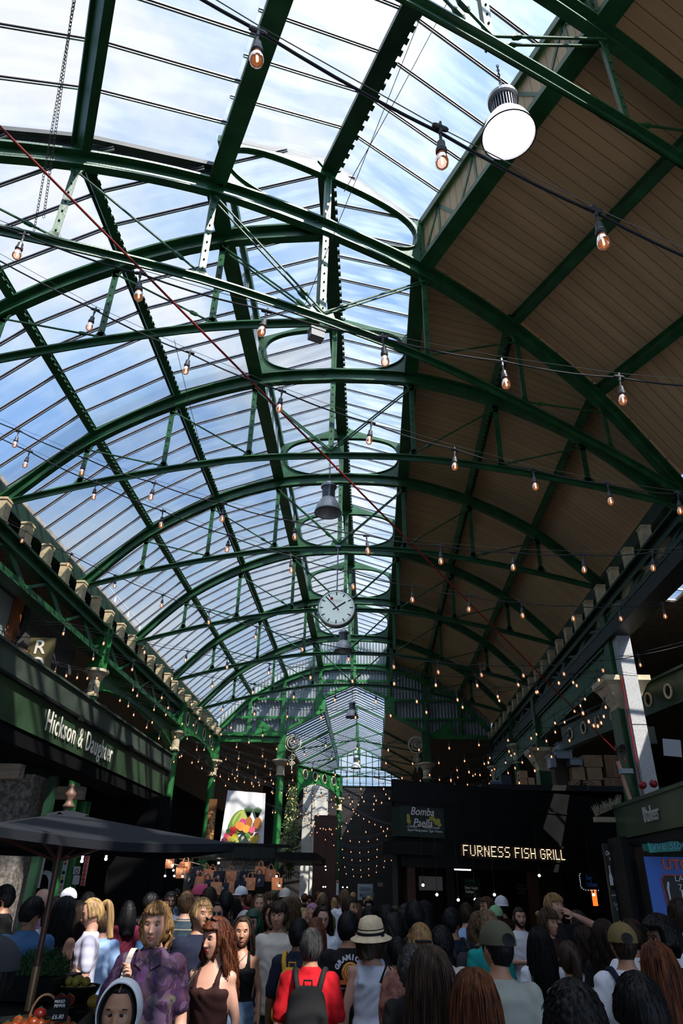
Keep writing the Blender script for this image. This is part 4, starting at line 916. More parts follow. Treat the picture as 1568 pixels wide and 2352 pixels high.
# --- produce stall at lower left
ps = atD(190, 2262, 5.2); px, py = ps.x, ps.y
t = thing('produce_table', 'black draped market table with fruit and vegetables at lower left', 'table', (px-.55, py-.25, 0)); TZ = ps.z-.10
mb = MB(); mb.box(-.85, .62, -.75, .45, TZ-.04, TZ); mb.build('table_top', blackish, t); mb = MB(); mb.box(-.83, .60, -.73, .43, .05, TZ-.04); mb.build('black_drape', dark, t)
def bowl(x, y, z, r, lab, m=blackish):
    mb = MB(); mb.lathe([(r*.6,0), (r*.8,.02), (r,.09), (r*1.03,.10), (r*.97,.095), (r*.76,.03), (.001,.025)], n=28); o = mb.build('bowl', m, smooth=True); o.location = (x,y,z); return tag(o, lab, 'bowl')
B1 = atD(178, 2262, 5.2); bowl(B1.x, B1.y, B1.z-.10, .165, 'black shallow bowl piled with small lemons')
lemon = mat('lemon skin', (.52,.40,.07), .4, var=.15, vs=20, bump=.3, bs=200)
def fruit(name, p, r, m, lab, cat, grp, lem=True, stem=None):
    mb = MB(); 
    if lem: mb.lathe([(.002,-r*1.25), (r*.22,-r*1.15), (r*.6,-r*.85), (r*.93,-r*.35), (r,0), (r*.93,r*.35), (r*.6,r*.85), (r*.22,r*1.15), (.002,r*1.25)], n=14, axis=(random.uniform(-1,1), random.uniform(-1,1), random.uniform(-.3,.3)))
    else: mb.ball((0,0,0), (r,r,r*.86), 16)
    o = mb.build(name, m, smooth=True); o.location = p
    if stem: mb = MB(); mb.tube([(0,0,r*.8), (.002,0,r*1.08)], r*.08, 5); [mb.bar((0,0,r*.84), (r*.35*math.cos(a), r*.35*math.sin(a), r*.86), r*.12, .002) for a in (0,1.3,2.5,3.8,5)]; mb.build('calyx', stem, o)
    return tag(o, lab, cat, grp)
n = 0
for (dx, dy, dz) in [(-.10,-.06,0),(-.03,-.09,0),(.05,-.08,0),(.11,-.03,0),(-.11,.03,0),(-.04,0,.012),(.04,0,.012),(.10,.05,0),(-.06,.09,0),(.02,.08,0),(-.06,-.03,.055),(.0,-.05,.06),(.07,-.02,.055),(.0,.03,.06)]:
    n += 1; fruit('lemon', (B1.x+dx, B1.y+dy, B1.z-.03+dz), .031, lemon, 'small yellow lemon in the pile on the black bowl', 'lemon', 'lemons in the black bowl')
B2 = atD(216, 2300, 5.0); fruit('grapefruit', B2, .05, mat('grapefruit skin', (.58,.36,.05), .4, var=.1, vs=10), 'large yellow grapefruit below the lemon bowl', 'grapefruit', None, False)
B3 = atD(243, 2303, 5.05); fruit('grapefruit', B3, .042, MATS['grapefruit skin'], 'second yellow grapefruit partly hidden by the white headscarf', 'grapefruit', None, False)
mb = MB(); mb.box(-.30,.25,-.18,.2,-.55,0); o = mb.build('crate', blackish); o.location = (B2.x-.02, B2.y+.05, B2.z-.05); tag(o, 'black crate holding the grapefruit', 'crate')
# leafy greens
G0 = atD(92, 2232, 5.3); mb = MB(); leafm = mat('leafy green', (.035,.10,.022), .6, var=.5, vs=12)
for k in range(2200):
    a = random.uniform(0, 2*PI); r = .30*math.sqrt(random.random()); x, y = r*math.cos(a)*.72, r*math.sin(a)*.8; h = .14*(1-(r/.33)**2)+.03; d = Vector((random.uniform(-1,1), random.uniform(-1,1), random.uniform(.2,1.4))).normalized()
    s_ = d.cross(Vector((random.uniform(-1,1),1,.3))).normalized(); p = Vector((x,y,h*random.random())); l = random.uniform(.025,.06); w2 = random.uniform(.002,.006)
    mb.add([p, p+d*l*.5+s_*w2, p+d*l, p+d*l*.5-s_*w2], [(0,1,2,3)])
o = mb.build('leafy_greens', leafm); o.location = (G0.x, G0.y, G0.z-.02); tag(o, 'heap of feathery green herbs beside the umbrella pole', 'herbs', None, 'stuff')
mb = MB(); mb.box(-.26,.24,-.26,.26,-.14,0); o = mb.build('tray', blackish); o.location = (G0.x, G0.y, G0.z-.02); tag(o, 'black tray under the green herbs', 'tray')
# tomatoes, basket and price card
T0_ = atD(108, 2349, 4.3); tom = mat('tomato red', (.20,.012,.008), .35); toj = mat('orange tomato', (.22,.035,.008), .35)
mb = MB(); mb.box(-.45,.35,-.25,.3,-.6,-.045); o = mb.build('crate', mat('black crate', (.01,.01,.01), .6)); o.location = (T0_.x, T0_.y, T0_.z); tag(o, 'black crate full of orange and red tomatoes at the bottom left', 'crate')
for k in range(26):
    p = Vector((T0_.x+random.uniform(-.22,.24), T0_.y-.2+.08*(k//7)+random.uniform(-.02,.02), T0_.z-.012+random.uniform(0,.02))); fruit('tomato', p, .034, toj, 'orange tomato in the crate at the bottom left', 'tomato', 'tomatoes in the bottom left crate', False, leafm)
for (u, v, i) in ((138, 2297, 0), (157, 2298, 1), (91, 2330, 2)):
    p = atD(u, v, 4.6 if i < 2 else 4.35); fruit('red_pepper', p, .042, tom, ['bright red pepper left of the price card top', 'large bright red pepper above the price card', 'red pepper inside the basket handle'][i], 'pepper', None, False, leafm)
p = atD(139, 2318, 4.2); t = thing('price_card', 'black chalk price card with white handwriting among the tomatoes', 'price card', p, 0)
mb = MB(); mb.box(-.05,.05,0,.006,-.06,.06); mb.build('card', blackish, t); chalk = mat('white chalk', (.8,.8,.8), .8)
text_mesh('chalk_writing', 'MIXED\nPEPPER', .022, chalk, frame((-.045,-.002,.03), (1,0,.05)), t, .0005, shear=.2); text_mesh('chalk_price', '£6.80', .032, chalk, frame((-.045,-.002,-.05), (1,0,.05)), t, .0005, shear=.2)
wick = mat('wicker', (.16,.09,.05), .6, var=.3, vs=30)
p = atD(98, 2345, 4.4); t = thing('wicker_basket', 'brown wicker basket with an arched handle among the tomatoes', 'basket', p); mb = MB()
for k in range(7): mb.tube([(.09*math.cos(a*PI/12), .07*math.sin(a*PI/12), -.10+k*.018) for a in range(25)], .008, 5, cap=False)
mb.build('woven_side', wick, t); mb = MB(); mb.tube([(-.09*math.cos(a*PI/14), 0, .12*math.sin(a*PI/14)+.02) for a in range(15)], .008, 6); mb.build('handle', wick, t)
p = atD(25, 2325, 4.8); mb = MB(); mb.lathe([(.001,-.08), (.2,-.08), (.24,0), (.22,-.005), (.001,-.008)], n=28); o = mb.build('round_tray', blackish); o.location = p; tag(o, 'round black tray at the left edge', 'tray')
mb = MB(); 
for k in range(500): a = random.uniform(0, 2*PI); r = .2*math.sqrt(random.random()); mb.ball((r*math.cos(a), r*math.sin(a), .006*random.random()+.004*(1-r/.2)), (.011,.007,.006), 5, k=3)
o = mb.build('nuts', mat('pale nuts', (.35,.27,.17), .7)); o.location = p; tag(o, 'pale nuts heaped in the round black tray at the left edge', 'nuts', None, 'stuff')

# --- fruit stall in the left background
Yb = 24.0
a = atY(523, 1815, Yb); b = atY(610, 1822, Yb); c = atY(605, 1940, Yb); d = atY(505, 1936, Yb)
t = thing('fruit_banner', 'tall white hanging banner printed with fruit between the left columns', 'banner', a); mb = MB(); nn = 20
cloth_w = mat('white banner cloth', (.74,.73,.74), .7)
def qd(u, v): p = (a.lerp(b, u)).lerp(d.lerp(c, u), v)-a; return p+Vector((0, .025*math.sin(u*16)*(1-v*.6), 0))
mb.add([qd(i/nn, j/nn) for j in range(nn+1) for i in range(nn+1)], [(j*(nn+1)+i, j*(nn+1)+i+1, (j+1)*(nn+1)+i+1, (j+1)*(nn+1)+i) for j in range(nn) for i in range(nn)]); mb.build('cloth', cloth_w, t, smooth=True)
def blob_on(name, u, v, ru, rv, col, rot=0, y=-.05, seg=18):
    c0 = qd(u, v); mb = MB(); P = []
    for k in range(seg): q = 2*PI*k/seg; x, z = ru*math.cos(q), rv*math.sin(q); P.append((c0.x+x*math.cos(rot)-z*math.sin(rot), y, c0.z+x*math.sin(rot)+z*math.cos(rot)))
    mb.poly(P, (0,1,0), .006); return mb.build(name, mat('print '+name+str(col), col, .6), t)
blob_on('printed_watermelon_rind', .37, .60, .26, .40, (.12,.24,.03), -.5, -.040); blob_on('printed_watermelon', .40, .56, .20, .32, (.42,.46,.10), -.5, -.047); blob_on('printed_melon_stripe', .30, .62, .05, .34, (.20,.30,.05), -.5, -.052)
for u in (.60, .82):
    for k in range(7): blob_on('printed_pineapple_leaf', u+.03*(k-3)*.7, .40-.0*k, .025, .20-.02*abs(k-3), (.04,.10,.035), -.16*(k-3), -.055, 8)
    blob_on('printed_pineapple', u+.02, .60, .13, .17, (.38,.13,.02), -.1, -.058)
BY = [-.062]
for (u, v, r, col) in ((.48,.60,.11,(.55,.05,.20)), (.45,.68,.13,(.75,.30,.05)), (.58,.72,.12,(.80,.35,.05)), (.38,.66,.10,(.75,.25,.05)), (.72,.73,.10,(.65,.10,.18)), (.27,.77,.13,(.50,.02,.02)), (.14,.86,.09,(.55,.05,.10)), (.22,.92,.09,(.6,.25,.05)), (.34,.88,.10,(.65,.50,.04)), (.30,.93,.07,(.35,.45,.05)), (.08,.95,.07,(.55,.08,.15)), (.84,.85,.09,(.50,.03,.12)), (.16,.78,.07,(.05,.14,.03)), (.40,.95,.06,(.5,.5,.1)), (.62,.86,.10,(.18,.35,.05))): blob_on('printed_fruit', u, v, r, r, col, 0, BY[0]); BY[0] -= .0015
for k in range(5): blob_on('printed_banana', .72+.035*k, .93-.01*k, .035, .13, (.72,.52,.04), .5-.2*k, -.088-.0015*k, 12)
blob_on('printed_logo_plate', .52, .90, .15, .16, (.015,.05,.035), 0, -.098, 4)
c0 = qd(.52, .90); spm = MB(); spiral(spm, (c0.x, -.104, c0.z), .05, 1.6, (1,0,0), (0,0,1), .009, 24); spm.tube([(c0.x-.0,-.104,c0.z+.07), (c0.x+.05,-.104,c0.z+.02), (c0.x-.04,-.104,c0.z-.07)], .009, 5); spm.build('logo_mark', white_t, t)
a2 = atY(498, 1970, 22.6); b2 = atY(603, 2030, 22.6); t = thing('lower_banner', 'white cloth banner with grey script lettering behind the tote bags', 'banner', a2)
mb = MB(); W_ = b2.x-a2.x; H_ = b2.z-a2.z
mb.add([(W_*i/12, .015*math.sin(i*1.3), H_*j) for j in (0,1) for i in range(13)], [(i, i+1, 14+i, 13+i) for i in range(12)]); mb.build('cloth', cloth_w, t, smooth=True)
text_mesh('script_lettering', 'love fruit', .22, mat('grey script', (.12,.12,.13), .6), frame((W_*.30,-.03,H_*.30), (1,0,.02)), t, .001, shear=.45, sx=.9)
o, w_, h_ = board('nut_banner', 481, 1835, 499, 1938, 24.2, mat('brown nut print', (.16,.06,.015), .6), 'narrow hanging banner printed with brown nuts, left of the fruit banner', 'banner')
mb = MB()
for k in range(60): mb.ball((random.uniform(.05, w_-.05), -.0, -h_*random.uniform(.3, .98)), (random.uniform(.03,.06), .012, random.uniform(.03,.05)), 8)
mb.build('nut_print', mat('nut print light', (.50,.24,.08), .6), o)
a = atY(432, 1934, 20.2); b = atY(632, 1972, 20.2); t = thing('fruit_stall_frame', 'black stall frame with a deep beam below the fruit banner', 'stall', (a.x, 20.2, 0)); W_ = b.x-a.x
mb = MB(); mb.box(0, W_, 0, .25, b.z, a.z); mb.box(0, W_, .25, 2.4, b.z, b.z+.05); mb.build('beam', mat('black green beam', (.008,.013,.010), .5), t)
for yy in (-2.15, -1.85, -1.5): mb = MB(); mb.box(-3.0, W_+.6, yy, yy+.03, 2.75, 2.79); mb.build('hanging_rail', blackish, t)
for xx in (-3.0, 0, W_): mb = MB(); mb.box(xx, xx+.04, -2.2, .05, 2.79, 2.83); mb.build('rail_arm', blackish, t)
for u in (0.0, W_-.2): mb = MB(); mb.box(u, u+.16, 0, .2, 0, b.z); mb.build('post', blackish, t)
orange = mat('orange tote cloth', (.78,.29,.13), .7); navy = mat('navy tote cloth', (.012,.016,.035), .7)
def tote(m, cat_l):
    t = thing('tote_bag', '', 'tote bag'); mb = MB(); V = []
    for z, w_, dd in ((0,.13,.035), (-.08,.128,.05), (-.26,.115,.055)): V += [(-w_,-dd,z),(w_,-dd,z),(w_,dd,z),(-w_,dd,z)]
    mb.add(V, [(0,1,2,3),(8,11,10,9)]+[(4*i+j, 4*(i+1)+j, 4*(i+1)+(j+1)%4, 4*i+(j+1)%4) for i in (0,1) for j in range(4)]); mb.build('bag_body', m, t)
    for s_ in (-1, 1): mb = MB(); mb.tube([(-.06,s_*.035,-.01), (-.055,s_*.03,.07), (0,s_*.01,.12), (.055,s_*.03,.07), (.06,s_*.035,-.01)], .008, 5); mb.build('handle', m, t)
    mb = MB(); spiral(mb, (0,-.056,-.13), .032, 1.5, (1,0,0), (0,0,1), .006, 16); mb.tube([(0,-.056,-.08), (.028,-.056,-.12), (-.02,-.056,-.175)], .006, 4); mb.build('printed_emblem', white_t, t)
    return t
TO, TN = tote(orange, 'o'), tote(navy, 'n'); uo = un = False
bags = [(389,1975,'o'),(418,1998,'o'),(427,1988,'o'),(438,2014,'n'),(455,1998,'n'),(473,2003,'o'),(459,2021,'o'),(476,2028,'n'),(488,2006,'o'),(504,2009,'n'),(531,2009,'o'),(564,2008,'n'),(497,2034,'o'),(513,2035,'n'),(529,2032,'o'),(552,2031,'n'),(575,2024,'o'),(595,2016,'n'),(599,1998,'o'),(622,2005,'o'),(636,2024,'o'),(366,1990,'n')]
io = in_ = 0
for i, (u, v, c) in enumerate(bags):
    Yq = 18.6 - (.45 if v > 2012 else 0)+ (i % 3)*.1; p = atY(u, v-8, Yq)
    if c == 'o': o = TO if not uo else copy_tree(TO); uo = True; k = io; io += 1; word = 'orange'
    else: o = TN if not un else copy_tree(TN); un = True; k = in_; in_ += 1; word = 'navy'
    o.location = p; o.rotation_euler = (0, 0, random.uniform(-.35,.35)); srt = sorted([q[0] for q in bags if q[2] == c]).index(u)
    tag(o, f'{word} tote bag with white emblem, {NTH[srt]} {word} one from the left in the hanging row', 'tote bag', f'{word} tote bags hanging over the stall')
    mb = MB(); mb.tube([(0,0,.115), (0,0,2.76-p.z)], .003, 4); mb.build('hanging_loop', wire_m, o)
for i, (u0, v0, u1, v1) in enumerate(((385, 1962, 640, 2006), (372, 1978, 620, 1995))):
    a = atY(u0, v0, 18.9); b = atY(u1, v1, 18.9); mb = MB(); mb.tube([a.lerp(b, q/10)-Vector((0,0,.5*q/10*(1-q/10))) for q in range(11)], .012, 5); tag(mb.build('rope', mat('pale rope', (.35,.30,.22), .8)), ['upper pale rope strung above the tote bags', 'lower pale rope strung among the tote bags'][i], 'rope')
warmb = mat('warm lit bulb', (1,.8,.6), .4, emit=(1,.78,.55), es=28)
SB = ((429,1967),(552,1964),(396,1988),(502,1982),(400,2012),(419,2013),(379,2012),(398,1999),(635,2013),(641,2034),(747,1990),(748,1998),(747,2037),(787,2038),(797,2038),(742,2037),(971,2033),(1003,2055),(1052,2067),(1091,2066),(1135,2055),(1363,2055),(1238,2011))
for i, (u, v) in enumerate(SB):
    p = atY(u, v, (21.4 if i in (1, 3) else 18.1) if u < 660 else (30 if u < 900 else 13.5)); mb = MB(); mb.ball((0,0,0), .028 if i < 4 else .022, 10); o = mb.build('stall_bulb', warmb); o.location = p; mb = MB(); mb.tube([(0,0,.02), (0,0,.07)], .012, 6); mb.tube([(0,0,.07), (0,0,max(.2, 2.78-p.z) if i < 10 else (.9 if u > 900 else 1.5))], .004, 4); mb.build('cord', cable_m, o)
    tag(o, f'small lit bulb {"among the tote bags" if u < 660 else ("at the far stalls" if u < 900 else "inside the fish grill")}, {NTH[sorted(q[0] for q in SB if (q[0] < 660) == (u < 660) and (q[0] > 900) == (u > 900)).index(u)]} from the left', 'light bulb', 'bare stall bulbs')
# pale pier, brick shed, creeper
a = atY(697, 1815, 42); b = atY(752, 1815, 42); mb = MB(); mb.box(a.x, b.x, 42, 42.8, 0, a.z+.6); mb.box(a.x+.55, b.x-.65, 41.9, 42, 0, a.z+.3); tag(mb.build('pale_pier', mat('pale stone pier', (.62,.60,.54), .8, var=.15, vs=3)), 'tall sunlit pale stone pier beyond the gable', 'pier')
a = atY(722, 1872, 34); b = atY(772, 1872, 34); mb = MB(); mb.box(a.x, b.x, 34, 36, 0, a.z); tag(mb.build('brick_shed', mat('dark red brick', (.10,.045,.035), .9, var=.5, vs=30)), 'dark brick block standing in front of the pale pier', 'building')
p = atY(668, 1900, 31); mb = MB()
for k in range(1500):
    h = random.random(); r = .35*(1-.55*abs(h-.45)*2)*random.random()**.5; a_ = random.uniform(0, 2*PI); q = Vector((r*math.cos(a_), r*math.sin(a_), -1.6+3.2*h)); d_ = Vector((random.uniform(-1,1), random.uniform(-1,1), random.uniform(-1.2,.4))).normalized(); s_ = d_.cross(Vector((.2,1,.4))).normalized(); l = random.uniform(.07,.14)
    mb.add([q, q+d_*l*.5+s_*l*.28, q+d_*l, q+d_*l*.5-s_*l*.28], [(0,1,2,3)])
t = thing('climbing_plant', 'leafy climbing plant catching the sun by the pale pier', 'plant', (p.x, p.y, p.z)); mb.build('foliage', mat('pale green leaves', (.26,.34,.14), .5, var=.5, vs=10), t)
mb = MB(); [mb.tube([(.1*math.sin(k), .1*math.cos(k), -1.9), (.12*math.sin(k+1), .1, 0), (.05*k-.1, 0, 1.5)], .02, 5) for k in range(5)]; mb.build('stems', mat('plant stems', (.10,.08,.04), .8), t)
mb = MB(); a = atY(630, 1938, 27); b = atY(725, 1985, 33); mb.box(-.0, 1.5, 0, 6, 0, .25); o = mb.build('flat_canopy', blackish); o.location = (a.x, 27, atY(640, 1975, 27).z); tag(o, 'flat black stall canopy under the climbing plant', 'canopy')
o, w_, h_ = board('market_poster', 821, 2030, 856, 2068, 26, mat('pale blue poster', (.34,.40,.44), .6), 'pale blue grey poster with dark capital lettering in the far crowd', 'poster')
text_mesh('poster_lettering', 'GREEN\nMARKET', .16, mat('poster grey', (.10,.12,.14), .6), frame((.06,-.006,-h_*.45), (1,0,0)), o, .001, sx=.85, bold=.004)
o, w_, h_ = board('safety_notice_strip', 772, 2022, 778, 2056, 26, paper, 'distant narrow white and red safety strip on the far column', 'notice'); mb = MB(); mb.box(.01, w_-.01, -.004, 0, -.08, -.02); mb.build('pictogram', redp, o)
board('wall_plate', 867, 2027, 879, 2036, 26, mat('dull plate', (.16,.15,.15), .6), 'small dull rectangular plate right of the market poster', 'plate')

# --- fish grill building, parallel to the turned roof
E1 = Vector((math.cos(PHI), math.sin(PHI), 0)); NF = Vector((math.sin(PHI), -math.cos(PHI), 0))
P0 = atY(1057, 1953, 15.3)
def onf(u, v, off=0.0):
    """point on the fish grill front, in its own (along, out, up) coordinates"""
    d = ray(u, v); o = Vector((0,0,EYE)); q = P0+NF*off; s = (q-o).dot(NF)/d.dot(NF); w_ = o+d*s-P0; return Vector((w_.dot(E1), 0, (o+d*s).z))
FG = thing('fish_grill_building', 'black panelled fish grill building at the right centre with an open front', 'building', (P0.x, P0.y, 0), PHI)
zt_ = onf(1030, 1800).z; zl_ = onf(1020, 1930).z; zm_ = onf(1020, 1848).z; xl = onf(1021, 1900).x; xr = onf(1405, 1900).x+1.2; xll = onf(916, 1900, .35).x; panel_b = mat('black cladding', (.005,.005,.0055), .45, var=.25, vs=2, spec=.3)
mb = MB(); mb.box(xll+.1, xr, 0, .1, zl_, zm_-.01); mb.box(xll+.1, xr, .02, .1, zm_+.01, zt_); mb.box(xll, xr, -.02, .1, zm_-.015, zm_+.015)
for k in range(5): x = xl+(xr-xl)*(k+.9)/5; mb.box(x-.012, x+.012, -.006, 0, zl_, zm_)
mb.build('upper_panels', panel_b, FG)
zs_ = onf(1057, 1985).z
mb = MB(); mb.box(xll+.2, xr, -.06, .1, zs_-.08, zl_-.02); mb.box(xll, xr, -.12, .1, zl_-.04, zl_); mb.build('sign_beam', panel_b, FG)
mb = MB(); mb.poly([(xll+.1,.1,zt_-.12), (xr,.1,zt_-.12), (xr,3.2,zt_-.12), (xll+2.1,3.2,zt_-.12)], (0,0,1), .1); mb.build('flat_roof', blackish, FG)
mb = MB(); mb.box(xll+2.1, xr, 3.1, 3.2, 0, zt_-.1); mb.box(xr-.1, xr, .1, 3.2, 0, zt_-.1); mb.bar((xll+.15, .1, zt_/2-.1), (xll+2.1, 3.2, zt_/2-.1), .1, zt_-.1); mb.build('inner_wall', mat('dim kitchen wall', (.03,.027,.024), .7), FG)
for u in (945, 1035, 1230, 1395): x = onf(u, 2050).x; mb = MB(); mb.box(x-.09, x+.09, 0, .14, 0, zs_); mb.build('front_post', mat('dark timber post', (.05,.02,.01), .5) if u in (945, 1230) else panel_b, FG)
mb = MB(); mb.box(xll+.2, xr, .15, .75, 0, 1.05); mb.box(xll+.2, xr, .1, .8, 1.05, 1.1); mb.build('counter', blackish, FG)
# lettered bulbs
DOT = {'F':['11111','10000','10000','11110','10000','10000','10000'],'U':['10001','10001','10001','10001','10001','10001','01110'],'R':['11110','10001','10001','11110','10100','10010','10001'],'N':['10001','11001','11001','10101','10011','10011','10001'],'E':['11111','10000','10000','11110','10000','10000','11111'],'S':['01111','10000','10000','01110','00001','00001','11110'],'I':['1','1','1','1','1','1','1'],'H':['10001','10001','10001','11111','10001','10001','10001'],'G':['01110','10001','10000','10111','10001','10001','01110'],'L':['1000','1000','1000','1000','1000','1000','1111']}
sg = thing('bulb_letter_sign', 'sign spelling FURNESS FISH GRILL in small glowing bulbs', 'illuminated sign', (P0.x, P0.y, 0), PHI); a = onf(1057, 1942); b = onf(1291, 1964); hl = onf(1057, 1942).z-onf(1059, 1964).z
txt = 'FURNESS FISH GRILL'; adv = sum((len(DOT[c][0])+1.35) if c != ' ' else 3.2 for c in txt); st = (b.x-a.x)/(adv-1); x = a.x
lb = mat('sign bulb', (1,.7,.5), .4, emit=(1,.66,.38), es=4); lb.cycles.emission_sampling = 'NONE'
for c in txt:
    if c == ' ': x += 3.2*st; continue
    mb = MB(); rows = DOT[c]
    for r_, row in enumerate(rows):
        if r_ in (1, 4) and len(row) > 1 and False: continue
        for q, ch in enumerate(row):
            if ch == '1': mb.ball((x+q*st, -.10, a.z-hl*r_/6), st*.33, 6)
    mb.build('bulb_letter_'+c.lower(), lb, sg); x += (len(rows[0])+1.35)*st
mb = MB(); mb.box(a.x-.08, b.x+.1, -.085, -.06, a.z-hl-.06, a.z+.06); mb.build('backboard', blackish, sg)
# paella sign
def fboard(name, u0, v0, u1, v1, off, m, lab, cat, dep=.03):
    p = onf(u0, v0, off); q = onf(u1, v1, off); t = thing(name, lab, cat, P0+E1*p.x+NF*off+Vector((0,0,p.z-P0.z)), PHI); W_, H_ = q.x-p.x, p.z-q.z; mb = MB(); mb.box(0, W_, 0, dep, -H_, 0); mb.build('board', m, t); return t, W_, H_
t, W_, H_ = fboard('paella_sign', 918, 1850, 1021, 1926, .35, mat('dark green sign board', (.012,.024,.018), .5), 'dark green sign with hand painted pink and white paella lettering', 'sign', .34)
pw = mat('pinkish white lettering', (.85,.72,.76), .6); yp = mat('dull yellow paint', (.38,.33,.05), .6)
text_mesh('title_lettering', 'Bomba\n Paella', .20, pw, frame((W_*.22,-.012,-H_*.28), (1,0,0)), t, .002, shear=.3, bold=.001, sx=.95)
text_mesh('menu_lettering', '..Chicken..      Mussels Cumin\n Squid Madagaskan Tiger Prawn..', .062, chalk, frame((W_*.13,-.008,-H_*.70), (1,0,0)), t, .001, shear=.3)
mb = MB(); [mb.ball((W_*(.70+.2*random.random()), -.004, -H_*(.32+.26*random.random())), (.05,.006,.04), 8) for k in range(12)]; [mb.ball((W_*(.17+.05*random.random()), -.004, -H_*(.30+.26*random.random())), (.03,.006,.045), 8) for k in range(6)]; mb.build('painted_fruit', yp, t)
t, W_, H_ = fboard('lower_fascia_box', 905, 1930, 1019, 1966, .45, blackish, 'black box fascia beneath the paella sign', 'fascia', .45)
t, W_, H_ = fboard('scallops_board', 1064, 2016, 1104, 2061, -.4, mat('dark chalkboard', (.010,.014,.012), .7), 'small hanging chalkboard with cream hand lettering inside the fish grill', 'chalkboard')
text_mesh('cream_lettering', 'Diver Caught\n Scallops..', .068, mat('cream chalk', (.85,.88,.66), .7), frame((.015,-.006,-H_*.58), (1,0,0)), t, .001, sx=.85, bold=.002); text_mesh('green_lettering', 'Shetland\n    or', .06, mat('green chalk', (.04,.3,.16), .7), frame((.03,-.006,-H_*.2), (1,0,0)), t, .001, shear=.3)
t, W_, H_ = fboard('menu_chalkboard', 1184, 2025, 1240, 2066, -1.0, mat('dark chalkboard', (.01,.01,.01), .7), 'dim wide menu chalkboard at the right inside the fish grill', 'chalkboard')
text_mesh('chalk_writing', 'Fish curry with\nwholesome  tortilla\n tortilla', .07, mat('dim chalk', (.35,.35,.42), .7), frame((.02,-.006,-H_*.25), (1,0,0)), t, .001, shear=.2)
t, W_, H_ = fboard('white_panel', 962, 2012, 1020, 2046, -.9, mat('off white panel', (.6,.54,.48), .7), 'off white panel at the left inside the fish grill', 'panel')
t, W_, H_ = fboard('menu_screen', 1328, 2004, 1382, 2044, -.5, mat('dark blue screen', (.006,.012,.03), .4), 'dark blue screen ringed with tiny fairy lights inside the fish grill', 'screen')
text_mesh('screen_lettering', 'Soy\nUdon', .13, mat('blue letters', (.06,.2,.5), .5, emit=(.02,.06,.2), es=.3), frame((W_*.3,-.01,-H_*.42), (1,0,0)), t, .001)
mb = MB(); [mb.ball((W_*(.5+.56*math.cos(k*PI/18)*min(1.2,1/max(abs(math.cos(k*PI/18)),abs(math.sin(k*PI/18))))*.9), -.02, -H_*.5+H_*.6*math.sin(k*PI/18)*min(1.2,1/max(abs(math.cos(k*PI/18)),abs(math.sin(k*PI/18))))*.9), .009, 5) for k in range(36)]; mb.build('fairy_lights', mat('fairy light', (1,1,1), .4, emit=(.8,.9,1), es=1.5), t)
p = onf(1044, 1996, -.8); q = onf(1080, 1998, -.8); t = thing('tube_light', 'short white tube light inside the fish grill', 'tube light', P0+E1*p.x-NF*.8+Vector((0,0,p.z-P0.z)), PHI); mb = MB(); mb.tube([(0,0,0), (q.x-p.x,0,0)], .022, 8); mb.build('tube', mat('tube glow', (1,1,1), .4, emit=(.95,.97,1), es=4), t); mb = MB(); mb.box(0, q.x-p.x, .0, .06, .02, .05); mb.build('fitting', blackish, t)
p = onf(1366, 2055, -.8); mb = MB(); mb.box(-.05,.05,0,.05,-.22,.20); o = mb.build('orange_heat_lamp', mat('orange glow', (1,.2,.02), .5, emit=(1,.16,.02), es=1.6)); o.location = P0+E1*p.x-NF*.8+Vector((0,0,p.z-P0.z)); o.rotation_euler = (0,0,PHI); tag(o, 'glowing orange heat lamp at the right inside the fish grill', 'heat lamp')
# boxes on the roof
cardb = mat('brown cardboard', (.46,.29,.15), .8, var=.12, vs=2); cardd = mat('reddish brown cardboard', (.34,.18,.10), .8, var=.12, vs=2)
def boxat(name, u0, v0, u1, v1, Y, dep, m, lab, cat, group=None, kind='card', rz=0):
    a = atY(u0, v0, Y); b = atY(u1, v1, Y); W_, H_ = b.x-a.x, a.z-b.z; mb = MB(); mb.box(0, W_, 0, dep, 0, H_)
    o = mb.build(name, m); o.location = (a.x, Y, b.z); o.rotation_euler = (0,0,rz); tag(o, lab, cat, group)
    if kind == 'card': mb = MB(); mb.box(W_*.46, W_*.54, -.004, 0, H_*.0, H_*1.0); mb.box(0, W_, -.003, 0, H_*.94, H_*.98); mb.build('packing_tape', mat('packing tape', (.36,.25,.14), .4), o)
    elif kind == 'bin': mb = MB(); mb.box(-.02, W_+.02, -.02, dep+.02, H_*.85, H_+.01); mb.build('lid', mat('grey plastic lid', (.16,.18,.21), .5), o)
    return o
ledge = mat('ledge', (.02,.02,.02), .7)
Yx = 19.3
mb = MB(); zfl = atY(1300, 1832, Yx).z; mb.box(-.3, 7.0, -2.3, 2.0, -.12, 0); o = mb.build('storage_deck', blackish); o.location = (atY(1100, 1800, Yx).x, Yx, zfl); tag(o, 'dark storage deck above the fish grill carrying the cardboard boxes', 'deck')
for i, (u0, v0, u1, v1, m_) in enumerate(((1338,1734,1386,1762,cardb),(1312,1762,1346,1792,cardb),(1346,1762,1386,1792,cardb),(1386,1734,1436,1786,cardd),(1386,1786,1436,1832,cardd),(1338,1792,1386,1830,cardb),(1310,1792,1338,1828,cardd))):
    boxat('cardboard_box', u0, v0, u1-1, v1-.6, Yx, .5, m_, ['tan cardboard box on the top left of the big stack', 'tan cardboard box in the middle row, left end of the stack', 'tan cardboard box in the middle row, centre of the stack', 'darker cardboard box at the top right of the stack', 'darker cardboard box at the lower right of the stack', 'cardboard box in the bottom row beside the fan', 'darker cardboard box at the bottom left of the stack'][i], 'cardboard box', 'cardboard boxes stacked above the fish grill')
